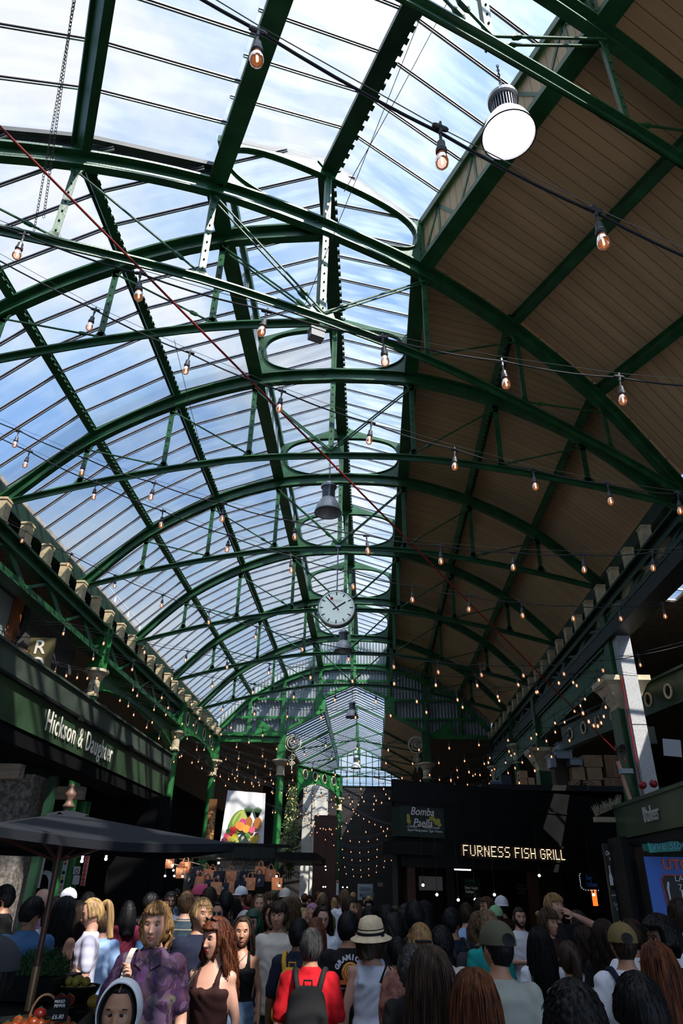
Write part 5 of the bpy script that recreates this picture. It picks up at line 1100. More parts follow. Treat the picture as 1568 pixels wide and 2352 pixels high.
for i, (u0, v0, u1, v1) in enumerate(((1192,1770,1212,1788),(1192,1788,1212,1806),(1212,1786,1230,1820),(1192,1806,1212,1819))): boxat('cardboard_box', u0, v0, u1, v1-.5, 18.2, .35, cardb, ['top small carton left of the green column', 'middle small carton left of the green column', 'taller carton directly beside the green column', 'bottom small carton left of the green column'][i], 'cardboard box', 'small cartons by the green column')
for i, (u0, v0, u1, v1) in enumerate(((1282,1705,1311,1722),(1276,1722,1315,1742),(1308,1741,1338,1757),(1262,1733,1278,1762))): boxat('plastic_storage_box', u0, v0, u1, v1, Yx-.2, .4, mat('translucent grey plastic', (.24,.27,.31), .3), ['topmost grey plastic storage box', 'wide grey plastic storage box under the topmost one', 'pale plastic storage box left of the cardboard stack', 'narrow grey plastic box at the left of the pile'][i], 'storage box', 'plastic storage boxes above the fish grill', 'bin')
boxat('dark_shelf_unit', 1270, 1745, 1312, 1828, Yx+.3, .4, mat('dark brown shelf', (.06,.035,.02), .7), 'dark brown shelf of clutter between the storage boxes and the stack', 'shelf', None, '')
boxat('blue_crate', 1130, 1793, 1149, 1816, 17.6, .3, mat('blue plastic', (.015,.06,.22), .4), 'small blue plastic crate on the fish grill roof', 'crate', None, 'bin'); boxat('navy_tarpaulin', 1150, 1780, 1176, 1818, 17.9, .4, mat('navy tarp', (.015,.022,.045), .6), 'navy tarpaulin bundle right of the blue crate', 'tarpaulin', None, '')
boxat('orange_crate', 926, 1791, 949, 1806, 15.2, .25, mat('orange wood crate', (.35,.13,.05), .6), 'small orange wooden crate at the left end of the fish grill roof', 'crate', None, '')
p = atY(1345, 1815, 18.6); t = thing('black_fan', 'black round fan lying in front of the cardboard boxes', 'fan', p); mb = MB()
for r_ in (.08,.14,.20,.26): mb.tube([(r_*math.cos(a*PI/14)*1.2, -.05, r_*.8*math.sin(a*PI/14)) for a in range(29)], .008, 5, cap=False)
mb.build('grille', blackish, t); mb = MB(); mb.lathe([(.06,-.05),(.08,.1),(.02,.14)], n=14, axis=(0,1,0)); [mb.bar((0,0,0), (.2*math.cos(a), 0, .16*math.sin(a)), .06, .008, (0,1,0)) for a in (0,1.57,3.14,4.71)]; mb.build('motor_and_blades', blk, t)

# --- right kiosk
UK = thing('market_kiosk', 'dark green kiosk at the right edge with lettered fascia and bottle posters', 'kiosk', (3.2, 5.0, 0))
mb = MB(); mb.box(0, .06, 0, 5.0, 2.50, 2.86); mb.box(-.02, .08, 0, 5.0, 2.86, 2.90); mb.box(0, 1.8, 4.94, 5.0, 2.5, 2.86); mb.build('fascia', sign_green, UK)
mb = MB(); mb.box(.06, 1.8, 0, 4.94, 2.62, 2.70); mb.box(.02, .12, 0, 5.0, 2.40, 2.5); mb.build('soffit', blackish, UK)
a = atY(1372, 1880, 10.0); b = atY(1411, 1880, 10.0); mb = MB(); mb.box(a.x-3.2, .04, 4.9, 5.0, 0, 2.45); mb.build('end_panel', green_d, UK)
c = atY(1478, 2000, 9.3); xq = atY(1436, 2000, 9.35).x-3.2; mb = MB(); mb.box(xq, c.x-3.2-.12, 4.35, 4.86, 0, 2.5); mb.box(c.x-3.2-.12, c.x-3.2, 4.5, 4.86, 0, 2.45); mb.build('corner_post', blackish, UK)
mb = MB(); mb.box(.4, 1.8, 4.6, 4.85, 0, 2.5); mb.build('back_wall', blackish, UK)
a = atX(1478, 1864, 3.2); b = atX(1511, 1850, 3.2)
tm = text_mesh('kiosk_lettering', 'Utobeer', .24, mat('dull cream lettering', (.45,.44,.38), .5), frame((0,0,0), (0,-1,0)), UK, .008, sx=.55, bold=.001, space=1.12); wd = max(v.co.y for v in tm.data.vertices)-min(v.co.y for v in tm.data.vertices); kk = abs(a.y-b.y)/wd
for v in tm.data.vertices: v.co.y *= kk
tm.location = (-.012, a.y-5.0, 2.61)
mb = MB(); a = atY(1366, 1876, 9.9); b = atY(1406, 1856, 10.3)
for k in range(160): q = random.random(); p = Vector((a.x, 9.9, a.z)).lerp(Vector((b.x, 9.9, b.z)), q); mb.bar(p, p+Vector((random.uniform(-.05,.03), random.uniform(-.03,.03), random.uniform(.05,.14))), .003, .003)
mb.box(a.x, b.x, 9.9, 10.0, a.z-.06, a.z-.0); tag(mb.build('bristle_strip', mat('dry bristles', (.34,.29,.20), .8)), 'strip of dry bristles on the ledge left of the right kiosk', 'bristles')
def cboard(name, u0, v0, u1, v1, Y, m, lab, cat):
    a = atY(u0, v0, Y); b = atY(u1, v1, Y); t = thing(name, lab, cat, a); W_, H_ = b.x-a.x, a.z-b.z; mb = MB(); mb.box(0, W_, 0, .015, -H_, 0); mb.build('board', m, t); return t, W_, H_
t, W_, H_ = cboard('chocolate_wine_poster', 1384, 1940, 1426, 2037, 9.86, mat('dark brown poster', (.030,.014,.014), .5), 'tall dark brown poster with white script and bottle drawings', 'poster'); tw = mat('grey white print', (.75,.75,.78), .6)
text_mesh('script_lettering', 'Chocolate\n   Wine', .068, tw, frame((.01,-.004,-H_*.26), (1,0,.12)), t, .001, shear=.35, sx=.62, bold=.001, space=.9); text_mesh('small_lettering', 'sold here', .042, tw, frame((W_*.35,-.004,-H_*.83), (1,0,0)), t, .001, sx=.8)
def bottle(mb, x, z, s_): mb.poly([(x-.02*s_,-.004,z), (x+.02*s_,-.004,z), (x+.02*s_,-.004,z+.10*s_), (x+.008*s_,-.004,z+.14*s_), (x+.008*s_,-.004,z+.22*s_), (x-.008*s_,-.004,z+.22*s_), (x-.008*s_,-.004,z+.14*s_), (x-.02*s_,-.004,z+.10*s_)], (0,1,0), .002)
mb = MB(); bottle(mb, W_*.25, -H_*.97, 1.0); bottle(mb, W_*.93, -H_*.98, .55); mb.build('printed_bottle', tw, t)
t, W_, H_ = cboard('cask_ale_poster', 1400, 2045, 1438, 2125, 9.86, mat('dark green poster', (.03,.045,.038), .5), 'dark green poster with grey hand lettering below the brown bottle poster', 'poster')
text_mesh('hand_lettering', 'Cartwright\n   Way', .055, tw, frame((.02,-.004,-H_*.45), (1,0,0)), t, .001, sx=.55); text_mesh('arched_lettering', 'WINDSOR PRODUCT', .028, tw, frame((.01,-.004,-H_*.18), (1,0,.15)), t, .001, sx=.75)
t, W_, H_ = cboard('we_stock_sign', 1486, 1936, 1563, 1960, 8.9, mat('teal sign', (.02,.40,.32), .5), 'tilted teal sign with blue hand lettering at the right kiosk', 'sign'); t.rotation_euler = (0, -.07, 0)
mb = MB(); mb.box(W_, W_+.10, .015, .03, -H_*.9, -H_*.1); mb.box(-.06, 0, .015, .03, -H_*.8, -H_*.1); mb.build('ribbon_tail', mat('teal sign dark', (.008,.11,.09), .5), t); text_mesh('blue_lettering', 'We Stock', .13, mat('light blue letters', (.25,.6,.95), .5), frame((.03,-.004,-H_*.78), (1,0,0)), t, .002, sx=.85, shear=.15)
t, W_, H_ = cboard('beer_poster', 1478, 1967, 1640, 2170, 9.0, mat('bright blue poster', (.03,.13,.55), .5, var=.15, vs=2), 'large blue beer poster with orange letters at the right edge', 'poster')
text_mesh('orange_lettering', 'UTOBEER', .15, mat('orange letters', (.75,.09,.03), .5), frame((W_*.32,-.004,-H_*.15), (1,0,0)), t, .004, bold=.004)
cb = MB(); cb.poly([(W_*.32,-.006,-H_*.22), (W_*.25,-.006,-H_*.28), (W_*.30,-.006,-H_*.72), (W_*.40,-.006,-H_*.80), (W_*1.0,-.006,-H_*.80), (W_*1.0,-.006,-H_*.22)], (0,1,0), .005); cb.build('chalkboard_panel', mat('chalk black', (.02,.018,.018), .6), t)
cb = MB(); cb.tube([(W_*.9,-.008,-H_*.22), (W_*.32,-.008,-H_*.22), (W_*.25,-.008,-H_*.28), (W_*.30,-.008,-H_*.72), (W_*.40,-.008,-H_*.80)], .006, 5); cb.build('orange_outline', MATS['orange letters'], t)
cb = MB(); cb.tube([(W_*.37,-.008,-H_*.30), (W_*.345,-.008,-H_*.38), (W_*.35,-.008,-H_*.48), (W_*.385,-.008,-H_*.72)], [.012,.014,.010,.022], 6); cb.build('chalk_bottle', tw, t)
text_mesh('chalk_lettering', 'LAGER\n 7/3', .09, tw, frame((W_*.50,-.009,-H_*.29), (1,0,0)), t, .001); text_mesh('bold_chalk_letter', 'BEER', .15, tw, frame((W_*.58,-.009,-H_*.52), (1,0,0)), t, .001, bold=.01); text_mesh('small_chalk_lettering', 'bitter\ncer', .075, tw, frame((W_*.50,-.009,-H_*.62), (1,0,0)), t, .001)
# bits on the big right column
p = atX(1478, 1700, 4.75); mb = MB(); mb.box(-.09,.09,-.08,.08,-.16,.16); o = mb.build('loudspeaker', mat('olive speaker', (.04,.045,.03), .6)); o.location = (5.42, 13.95, atX(1480,1695,5.4).z); tag(o, 'small olive box loudspeaker on the right face of the big right column', 'loudspeaker')
p = atY(1427, 1725, 13.4); t = thing('floodlight', 'dark round floodlight on the left of the big right column', 'floodlight', p); mb = MB(); mb.lathe([(.02,-.14),(.10,-.10),(.13,.0),(.12,.0),(.001,-.02)], n=20, axis=(.5,-.7,-.4)); mb.build('shade', blackish, t); mb = MB(); mb.tube([(0,0,.0), (.1,.3,.15), (.2,.6,.15)], .015, 6); mb.build('arm', blackish, t)
p = atY(1421, 1765, 12.9); mb = MB(); mb.tube([(0,0,.12), (.12,0,-.62)], .035, 10); o = mb.build('copper_pipe', mat('copper pink pipe', (.62,.32,.22), .4)); o.location = p; tag(o, 'pinkish copper pipe slanting beside the base of the big right column', 'pipe')
p = atY(1437, 1772, 12.8); mb = MB(); mb.box(-.10,.10,-.08,.08,-.04,.04); o = mb.build('camera_box', mat('white plastic box', (.34,.36,.38), .5)); o.location = p; tag(o, 'small white camera housing on the copper pipe', 'camera')
p = atY(1543, 1718, 11.5); mb = MB(); mb.box(-.13,.13,-.02,.02,-.13,.13); o = mb.build('white_panel', mat('pale grey panel', (.40,.41,.44), .5)); o.location = p; o.rotation_euler = (0,.12,-.2); tag(o, 'pale square panel hanging at the right edge above the kiosk', 'panel')
for i, (u, v) in enumerate(((1475,1803),(1500,1800))): p = atY(u, v, 12.2); mb = MB(); mb.ball((0,0,0), .065, 14); o = mb.build('red_ball', mat('red bauble', (.30,.01,.015), .35), smooth=True); o.location = p; tag(o, ['larger red ball on top of the right kiosk roof', 'smaller red ball behind the kiosk top'][i], 'ball')

zst = atY(1480, 1832, 11.6).z; mb = MB(); mb.box(4.5, 6.6, 11.6, 13.55, 0, zst-.08); mb.box(4.42, 6.7, 11.55, 13.6, zst-.08, zst); tag(mb.build('dark_stall', blackish), 'dark stall block behind the right kiosk at the foot of the big column', 'stall')

# ================================================================== people
def remesh(mb, vox, sm=4):
    me = bpy.data.meshes.new('tmp'); me.from_pydata(mb.v, [], mb.f); o = bpy.data.objects.new('tmp', me); C.objects.link(o)
    r = o.modifiers.new('r', 'REMESH'); r.mode = 'VOXEL'; r.voxel_size = vox; s = o.modifiers.new('s', 'SMOOTH'); s.iterations = sm; s.factor = .5
    dg = bpy.context.evaluated_depsgraph_get(); m2 = bpy.data.meshes.new_from_object(o.evaluated_get(dg)); n = len(m2.vertices)
    V = np.empty(n*3); m2.vertices.foreach_get('co', V); V = V.reshape(-1, 3); F_ = [tuple(p.vertices) for p in m2.polygons]
    bpy.data.objects.remove(o); bpy.data.meshes.remove(me); bpy.data.meshes.remove(m2)
    return V, F_
def rings(mb, R, n=20, m=None):
    """R: (cx, cy, cz, rx, ry) loft of horizontal ellipses"""
    V = []; k = len(R)
    for cx, cy, cz, rx, ry in R:
        for j in range(n): a = 2*PI*j/n; V.append((cx+rx*math.cos(a), cy+ry*math.sin(a), cz))
    mb.add(V, [(i*n+j, i*n+(j+1)%n, (i+1)*n+(j+1)%n, (i+1)*n+j) for i in range(k-1) for j in range(n)]+[tuple(range(n-1,-1,-1)), tuple((k-1)*n+j for j in range(n))], m)
def limb(mb, a, b, ra, rb, n=12):
    a, b = Vector(a), Vector(b); K = 6; mb.tube([a.lerp(b, i/K) for i in range(K+1)], [ra+(rb-ra)*i/K+.004*math.sin(PI*i/K) for i in range(K+1)], n); mb.ball(a, ra, 10); mb.ball(b, rb, 10)
TOR = {'m': [(.80,.150,.105,0),(.90,.165,.118,.01),(1.00,.148,.108,.0),(1.10,.140,.102,-.005),(1.20,.148,.106,-.005),(1.30,.160,.116,0),(1.38,.156,.104,.005),(1.43,.118,.080,.01),(1.465,.075,.066,.015)],
       'f': [(.78,.160,.112,.0),(.88,.172,.122,.01),(.97,.152,.108,.005),(1.07,.122,.088,0),(1.17,.138,.098,-.005),(1.27,.152,.118,-.012),(1.34,.152,.098,0),(1.40,.120,.072,.01),(1.435,.062,.056,.015)]}
SH = {'m': (.166, 1.385), 'f': (.146, 1.355)}
# arm poses: elbow and wrist for each side (side +1 is the person's left, x>0 while facing -y)
POSE = {'down': ((.25,.03,1.10), (.265,-.05,.86)), 'phone': ((.235,.02,1.10), (.10,-.24,1.17)), 'strap': ((.27,-.03,1.13), (.125,-.175,1.31)), 'chin': ((.24,-.06,1.10), (.075,-.20,1.36)),
        'shout': ((.38,-.13,1.45), (.125,-.175,1.545)), 'hip': ((.36,.05,1.13), (.20,-.06,.98)), 'cup': ((.24,-.02,1.12), (.05,-.28,1.14)), 'fwd': ((.24,-.05,1.12), (.20,-.30,1.05))}
def hand_mb(grip):
    mb = MB(); cu = {0: .25, 1: 1.25}[grip]
    mb.tube([(0,0,.01), (0,0,-.02), (0,-.002,-.06), (0,-.004,-.088)], [.022,.026,.037,.034], 12)
    V = list(mb.v); mb.v = [(x*1.05, y*.52, z) for x, y, z in mb.v]
    for i, (x, l) in enumerate(((-.030,.062),(-.010,.074),(.010,.069),(.029,.054))):
        p = Vector((x, -.003, -.085)); a = cu*.35; pts = [p]
        for s_ in (.42, .32, .26): p = p+Vector((x*.05, -math.sin(a)*l*s_, -math.cos(a)*l*s_)); pts.append(p); a += cu*.85
        mb.tube(pts, [.0095,.0090,.0082,.0066], 8); [mb.ball(q, r, 6) for q, r in zip(pts[1:], (.0092,.0084,.0068))]
    p0 = Vector((.030,-.004,-.035)); a = .6+cu*.1; p1 = p0+Vector((.026,-.012-.01*grip,-.026)); p2 = p1+Vector((.008-.016*grip,-.012-.012*grip,-.028)); p3 = p2+Vector((-.004-.014*grip,-.006,-.018)); mb.tube([p0,p1,p2,p3], [.013,.0115,.010,.0078], 8); mb.ball(p3, .0078, 6); mb.ball(p1, .0115, 6)
    return mb
HANDS = {g: remesh(hand_mb(g), .0042, 2) for g in (0, 1)}
def sstep(a, b, x): t = np.clip((x-a)/(b-a), 0, 1); return t*t*(3-2*t)
def head_mesh(sex, beard=False, N_=84, K=64):
    th = np.linspace(0, 2*PI, N_, endpoint=False); ph = np.linspace(-PI/2, PI/2, K+1)
    # concentrate columns at the face (-y)
    th = th+.35*np.sin(th-(-PI/2))*-1*np.cos(0) if False else th
    V = []; 
    for p in ph:
        for t in th:
            dx, dy, dz = math.cos(p)*math.cos(t), math.cos(p)*math.sin(t), math.sin(p)
            V.append((.075*dx, .096*dy, .117*dz))
    V = np.array(V); x, y, z = V[:,0].copy(), V[:,1].copy(), V[:,2].copy()
    k = np.clip(-z/.117, 0, 1); front = sstep(.02, -.05, y); jw = .34 if sex == 'm' else .40
    x *= 1-jw*k**1.6; y = np.where(y > 0, y*(1-.45*k**1.5), y*(1-.06*k)); y = np.where((y < 0) & (z < -.02), y-.010*sstep(0,1,k), y)
    g = lambda a, sa, b, sb: np.exp(-(a/sa)**2-(b/sb)**2)
    y = np.where(y < -.070, -.070+(y+.070)*.62, y)
    fr = (V[:,1] < 0)
    y -= fr*(.012*g(x,.026,z+.100,.020))                         # chin
    y -= fr*(.024*np.exp(-(x/.011)**2)*np.clip((.018-z)/.05, 0, 1)*sstep(-.042,-.030,z))   # nose
    y -= fr*(.006*g(np.abs(x)-.010,.008,z+.030,.008))
    for s_ in (-1, 1): y += fr*(.011*g(x-s_*.031,.015,z-.012,.012)); y -= fr*(.005*g(x-s_*.030,.020,z-.034,.008)); y -= fr*(.004*g(x-s_*.045,.018,z+.022,.018))
    y -= fr*(.0065*g(x,.021,z+.0565,.0055)+.0075*g(x,.018,z+.068,.006)); y += fr*(.006*g(x,.024,z+.0620,.0022))
    V = np.stack([x, y, z], 1); F_ = []; M = []
    for i in range(K):
        for j in range(N_):
            f = (i*N_+j, i*N_+(j+1)%N_, (i+1)*N_+(j+1)%N_, (i+1)*N_+j); F_.append(f)
            c = V[list(f)].mean(0); mt = 0
            if False: mt = 1
            if beard and c[1] < .01 and ((c[2] < -.078+1.1*max(0, abs(c[0])-.012)+.5*max(0, abs(c[0])-.04) and c[2] > -.113 and c[2] < -.01) or (abs(c[0]) < .026 and -.054 < c[2] < -.045)): mt = 4
            M.append(mt)
    mb = MB(); mb.add(V, F_); mb.m = M
    fy = lambda xx, zz: min([v[1] for v in V if abs(v[0]-xx) < .006 and abs(v[2]-zz) < .005 and v[1] < 0] or [-.08])
    for zc, rr_, up_ in ((-.0565, .0042, 1), (-.0655, .0052, -1)):
        P_ = []
        for q in (-1,-.6,-.25,0,.25,.6,1): P_.append((q*.023, fy(q*.023, zc)+.0015, -.061+(zc+.061)*(1-q*q)+(.0012*up_*(abs(q) > .1)*(abs(q) < .5))))
        mb.tube(P_, [.0012, rr_*.75, rr_, rr_*.95, rr_, rr_*.75, .0012], 8, m=1)
    for s_ in (-1, 1):
        yb = -.068; mb.ball((s_*.031, yb+.004, .010), (.0135,.0125,.0095), 12, m=2); mb.ball((s_*.031, yb-.0065, .010), (.0055,.003,.0058), 10, m=3)
        mb.tube([(s_*(.031+q*.016), yb-.0075+abs(q)*.006, .018-.004*q*q+.000) for q in (-1,-.5,0,.5,1)], [.002,.0035,.004,.0035,.002], 6, m=0)
        mb.tube([(s_*(.031+q*.014), yb-.006+abs(q)*.006, .0025+.003*q*q) for q in (-1,-.5,0,.5,1)], [.001,.0025,.003,.0025,.001], 6, m=0)
        mb.tube([(s_*(.032+q*.019), yb-.013+.009*(q>0)*q*q, .031+.003*(1-q*q)) for q in (-1,-.5,0,.5,1)], [.0015,.003,.0032,.0026,.001], 6, m=4)
        E_ = len(mb.v); mb.ball((s_*.075, .008, .000), (.009,.018,.030), 12, m=0); mb.ball((s_*.080, .004, .002), (.006,.010,.018), 8, m=0)
    return mb
HEADS = {('m', 0): head_mesh('m'), ('m', 1): head_mesh('m', True), ('f', 0): head_mesh('f')}
HZ = {'m': 1.605, 'f': 1.585}
def xform(V, M): V = np.asarray(V, float); M = np.array(M); return V@M[:3,:3].T+M[:3,3]
BODY = {}
def body_arr(sex, pl, prr):
    k = (sex, pl, prr)
    if k in BODY: return BODY[k]
    mb = MB(); rings(mb, [(0, cy, z, rx, ry) for z, rx, ry, cy in TOR[sex]]+[(0,.018,1.50,.054,.056),(0,.012,HZ[sex]-.04,.052,.056)])
    sx_, sz = SH[sex]; r = 1.0 if sex == 'm' else .80; arms = []
    for s_, p in ((1, pl), (-1, prr)):
        e_, w_ = POSE[p]; q = sx_/.180; e_ = Vector((e_[0]*s_*(q if p in ('down','phone','fwd') else 1), e_[1], e_[2])); w_ = Vector((w_[0]*s_*(q if p in ('down',) else 1), w_[1], w_[2])); sh = Vector((s_*sx_, .005, sz))
        limb(mb, sh-Vector((s_*.02,0,0)), e_, .056*r, .043*r); limb(mb, e_, w_, .042*r, .027*r); mb.ball(sh, .062*r, 12); arms.append((s_, sh, e_, w_, p))
        limb(mb, (s_*.088,.0,.86), (s_*.098,-.012,.49), .094 if sex == 'm' else .096, .056); limb(mb, (s_*.098,-.012,.49), (s_*.10,.012,.09), .055, .036); mb.ball((s_*.10,-.06,.045), (.044,.125,.042), 12); mb.ball((s_*.098,.028,.36), (.055,.056,.11), 10)
    V, F_ = remesh(mb, .016, 4); BODY[k] = (V, F_, arms); return BODY[k]
FULL = {}
def full_body(sex, pl, prr, yaw, pitch, beard):
    """one continuous figure: body, neck, head, hands"""
    key = (sex, pl, prr, round(yaw, 2), round(pitch, 2), beard)
    if key in FULL: return FULL[key]
    V, F_, arms = body_arr(sex, pl, prr); mb = MB(); mb.add(V, F_, 0)
    H = HEADS[(sex, 1 if beard and sex == 'm' else 0)]; HM = Matrix.Translation((0, .0, HZ[sex])) @ Matrix.Rotation(yaw, 4, 'Z') @ Matrix.Rotation(pitch, 4, 'X') @ Matrix.Scale(1.05, 4); o = len(mb.v)
    mb.v += [tuple(p) for p in xform(H.v, HM)]; mb.f += [tuple(i+o for i in f) for f in H.f]; mb.m += H.m
    hs = .93 if sex == 'm' else .84
    for s_, sh, e_, w_, p in arms:
        g = 0 if p in ('down',) else 1; d = (w_-e_).normalized(); q = Vector((0,0,-1)).rotation_difference(d); tw = {'down': -1.2*s_, 'phone': PI-.3*s_, 'strap': .5*s_, 'chin': PI, 'shout': PI*.9, 'cup': PI-.6*s_, 'fwd': -1.3*s_, 'hip': 0}[p]
        if p == 'shout': g = 0
        M = Matrix.Translation(w_) @ q.to_matrix().to_4x4() @ Matrix.Rotation(tw, 4, 'Z') @ Matrix.Diagonal((-s_*hs, hs, hs, 1))
        hv, hf = HANDS[g]; hf2 = hf if s_ < 0 else [tuple(reversed(f)) for f in hf]; mb.add(xform(hv, M), hf2, 0)
    me = bpy.data.meshes.new('person'); me.from_pydata(mb.v, [], mb.f)
    for _ in range(5): me.materials.append(None)
    me.polygons.foreach_set('material_index', mb.m); me.polygons.foreach_set('use_smooth', [True]*len(mb.f)); me.update()
    FULL[key] = (me, arms, HM); return FULL[key]
CL = {}
def cloth_mesh(kind, sex, pl, prr):
    key = (kind, sex, pl, prr)
    if key in CL: return CL[key]
    _, _, arms = body_arr(sex, pl, prr); mb = MB(); T = TOR[sex]; g = .020; r = 1.0 if sex == 'm' else .87; rr = random.Random(sum(map(ord, ''.join(key))))
    if kind in ('tee', 'shirt', 'jumper', 'polo'):
        loose = {'tee': .026, 'shirt': .034, 'jumper': .03, 'polo': .026}[kind] if sex == 'm' else .014
        rings(mb, [(0, cy, z, rx+loose*(1.1 if z < 1.25 else .8 if z < 1.4 else .35), ry+loose*(1.3 if z < 1.25 else .8 if z < 1.4 else .35)) for z, rx, ry, cy in T[(0 if sex == 'm' else 1):]])
        if kind in ('shirt', 'polo'): rings(mb, [(0,.02,T[-1][0]-.02,.088,.082),(0,.018,T[-1][0]+.022,.074,.070)])
        else: rings(mb, [(0,.016,T[-1][0]-.03,.095,.085),(0,.016,T[-1][0]+.004,.072,.068)])
        for s_, sh, e_, w_, p in arms:
            mb.ball(sh-Vector((s_*.004,0,.004)), .079*r, 12)
            q = e_ if kind == 'jumper' else sh.lerp(e_, .74); limb(mb, sh-Vector((s_*.008,0,0)), q, .074*r, (.068 if kind != 'jumper' else .060)*r)
            if kind == 'jumper': limb(mb, e_, w_.lerp(e_, .08), .058*r, .041*r)
    elif kind in ('tank', 'dress'):
        z0 = 0 if kind == 'dress' else 1
        R = [(0, cy, z, rx+.012, ry+.012) for z, rx, ry, cy in T[z0:] if z < 1.31]
        rings(mb, R+([(0,.0,1.325,.135,.095)] if kind == 'tank' else [(0,0,1.33,.150,.104),(0,.005,1.375,.130,.09),(0,.012,1.41,.088,.072)]))
        for s_ in (-1, 1): 
            w_ = .020 if kind == 'tank' else .034; mb.tube([(s_*.085,-.100,1.27), (s_*.088,-.080,1.35), (s_*.085,-.02,1.418), (s_*.085,.055,1.37), (s_*.08,.095,1.27)], w_, 8)
        if kind == 'dress': rings(mb, [(0,0,1.0,.150,.112),(0,0,.92,.20,.16),(0,0,.75,.25,.21),(0,0,.52,.30,.25)])
    elif kind == 'trousers':
        rings(mb, [(0, cy+.0, z, rx+.020, ry+.022) for z, rx, ry, cy in T if z < .98]+[(0,0,1.03 if sex == 'f' else 1.0, T[3][1]+.028 if sex == 'f' else .165, T[3][2]+.028 if sex == 'f' else .12)])
        for s_ in (-1, 1): limb(mb, (s_*.088,0,.84), (s_*.098,-.01,.49), .104, .072); limb(mb, (s_*.098,-.01,.49), (s_*.10,.012,.10), .070, .056)
    elif kind == 'shorts':
        rings(mb, [(0, cy+.0, z, rx+.014, ry+.014) for z, rx, ry, cy in T if z < .98])
        for s_ in (-1, 1): limb(mb, (s_*.088,0,.84), (s_*.098,-.01,.52), .108, .088)
    V, F_ = remesh(mb, .0125 if kind != 'trousers' else .016, 3)
    # folds
    n = np.sin(V[:,2]*38+3*np.sin(V[:,0]*17)+rr.random()*6)*np.sin(V[:,0]*29+V[:,2]*9+2*np.sin(V[:,2]*21))*.0045; cx = V[:,:2]/np.maximum(.03, np.linalg.norm(V[:,:2], axis=1))[:,None]
    if kind == 'dress': ang = np.arctan2(V[:,1], V[:,0]); n = n+np.clip((1.0-V[:,2])/.4, 0, 1)*.016*np.sin(ang*13)
    V[:,:2] += cx*n[:,None]
    me = bpy.data.meshes.new(kind); me.from_pydata([tuple(p) for p in V], [], F_); me.materials.append(None); me.polygons.foreach_set('use_smooth', [True]*len(F_)); me.update(); CL[key] = me; return me
# hair --------------------------------------------------------------
def hair_shell(style, seed=1, sex='m', hi=True):
    rd = random.Random(seed); N_, K = (96, 56) if hi else (28, 18); V = []
    ear = {'short': .012, 'curly': .02, 'messy': -.02, 'long': -.2, 'wavy': -.2, 'pony': -.0, 'bun': 0, 'afro': .0, 'fringe': -.03, 'bob': -.1, 'buzz': .02, 'balding': .02}[style]
    th = {'short': .012, 'curly': .03, 'messy': .018, 'long': .017, 'wavy': .026, 'pony': .010, 'bun': .010, 'afro': .045, 'fringe': .02, 'bob': .026, 'buzz': .006, 'balding': .008}[style]
    hl = {'short': .070, 'curly': .066, 'messy': .066, 'long': .094, 'wavy': .062, 'pony': .092, 'bun': .092, 'afro': .065, 'fringe': .042, 'bob': .055, 'buzz': .068, 'balding': .2}[style]
    for i in range(K+1):
        p = -PI/2+PI*i/K
        for j in range(N_):
            t = 2*PI*j/N_; dx, dy, dz = math.cos(p)*math.cos(t), math.cos(p)*math.sin(t), math.sin(p); x, y, z = .075*dx, .096*dy, .117*dz
            k = max(0, -z/.117); x *= 1-.30*k**1.6; y = y*(1-.40*k**1.5) if y > 0 else y
            # signed mask: 1 where hair grows
            fb = sstep(-.060, -.030, y) if z < hl else 1.0          # front cut
            fz = sstep(hl-.010, hl+.006, z) if y < -.03 else 1.0
            m1 = max(float(fb), float(fz)) if y < -.03 else 1.0
            side = float(sstep(ear-.055, ear-.02, z)) if y < .035 and style not in ('long','wavy','bob','messy') else (float(sstep(-.098, -.072, z)) if y > .012 else float(sstep(-.048, -.015, z)))
            if y < -.03: side = 1.0 if z > hl-.01 else (1.0 if style in ('long','wavy','bob','messy','curly') else side)
            m_ = m1*side
            if style == 'balding': m_ = float(sstep(.068, .045, z))*float(sstep(-.05,-.02,y))*float(sstep(-.07,-.04,z))
            no = 0
            if style in ('curly','afro','wavy'): no = .0055*math.sin(t*17+math.sin(p*15)*1.5)*math.sin(p*19+math.sin(t*9)*1.5)*(1.0 if style != 'wavy' else .6)
            elif style in ('messy','fringe'): no = .008*math.sin(t*19+p*6)+.005*math.sin(t*37+p*9)
            else: no = .0022*math.sin(t*43+math.sin(p*5)*1.5)+.0015*math.sin(t*71)
            g = (th+no)*m_-.012*(1-m_); l = math.sqrt(dx*dx/.0056+dy*dy/.0092+dz*dz/.0137)
            q = Vector((x, y, z)); nn = Vector((dx/.075, dy/.096, dz/.117)).normalized(); V.append(q+nn*g)
    Fc = [(i*N_+j, i*N_+(j+1)%N_, (i+1)*N_+(j+1)%N_, (i+1)*N_+j) for i in range(K) for j in range(N_)]
    mb = MB(); mb.add(V, Fc); return mb
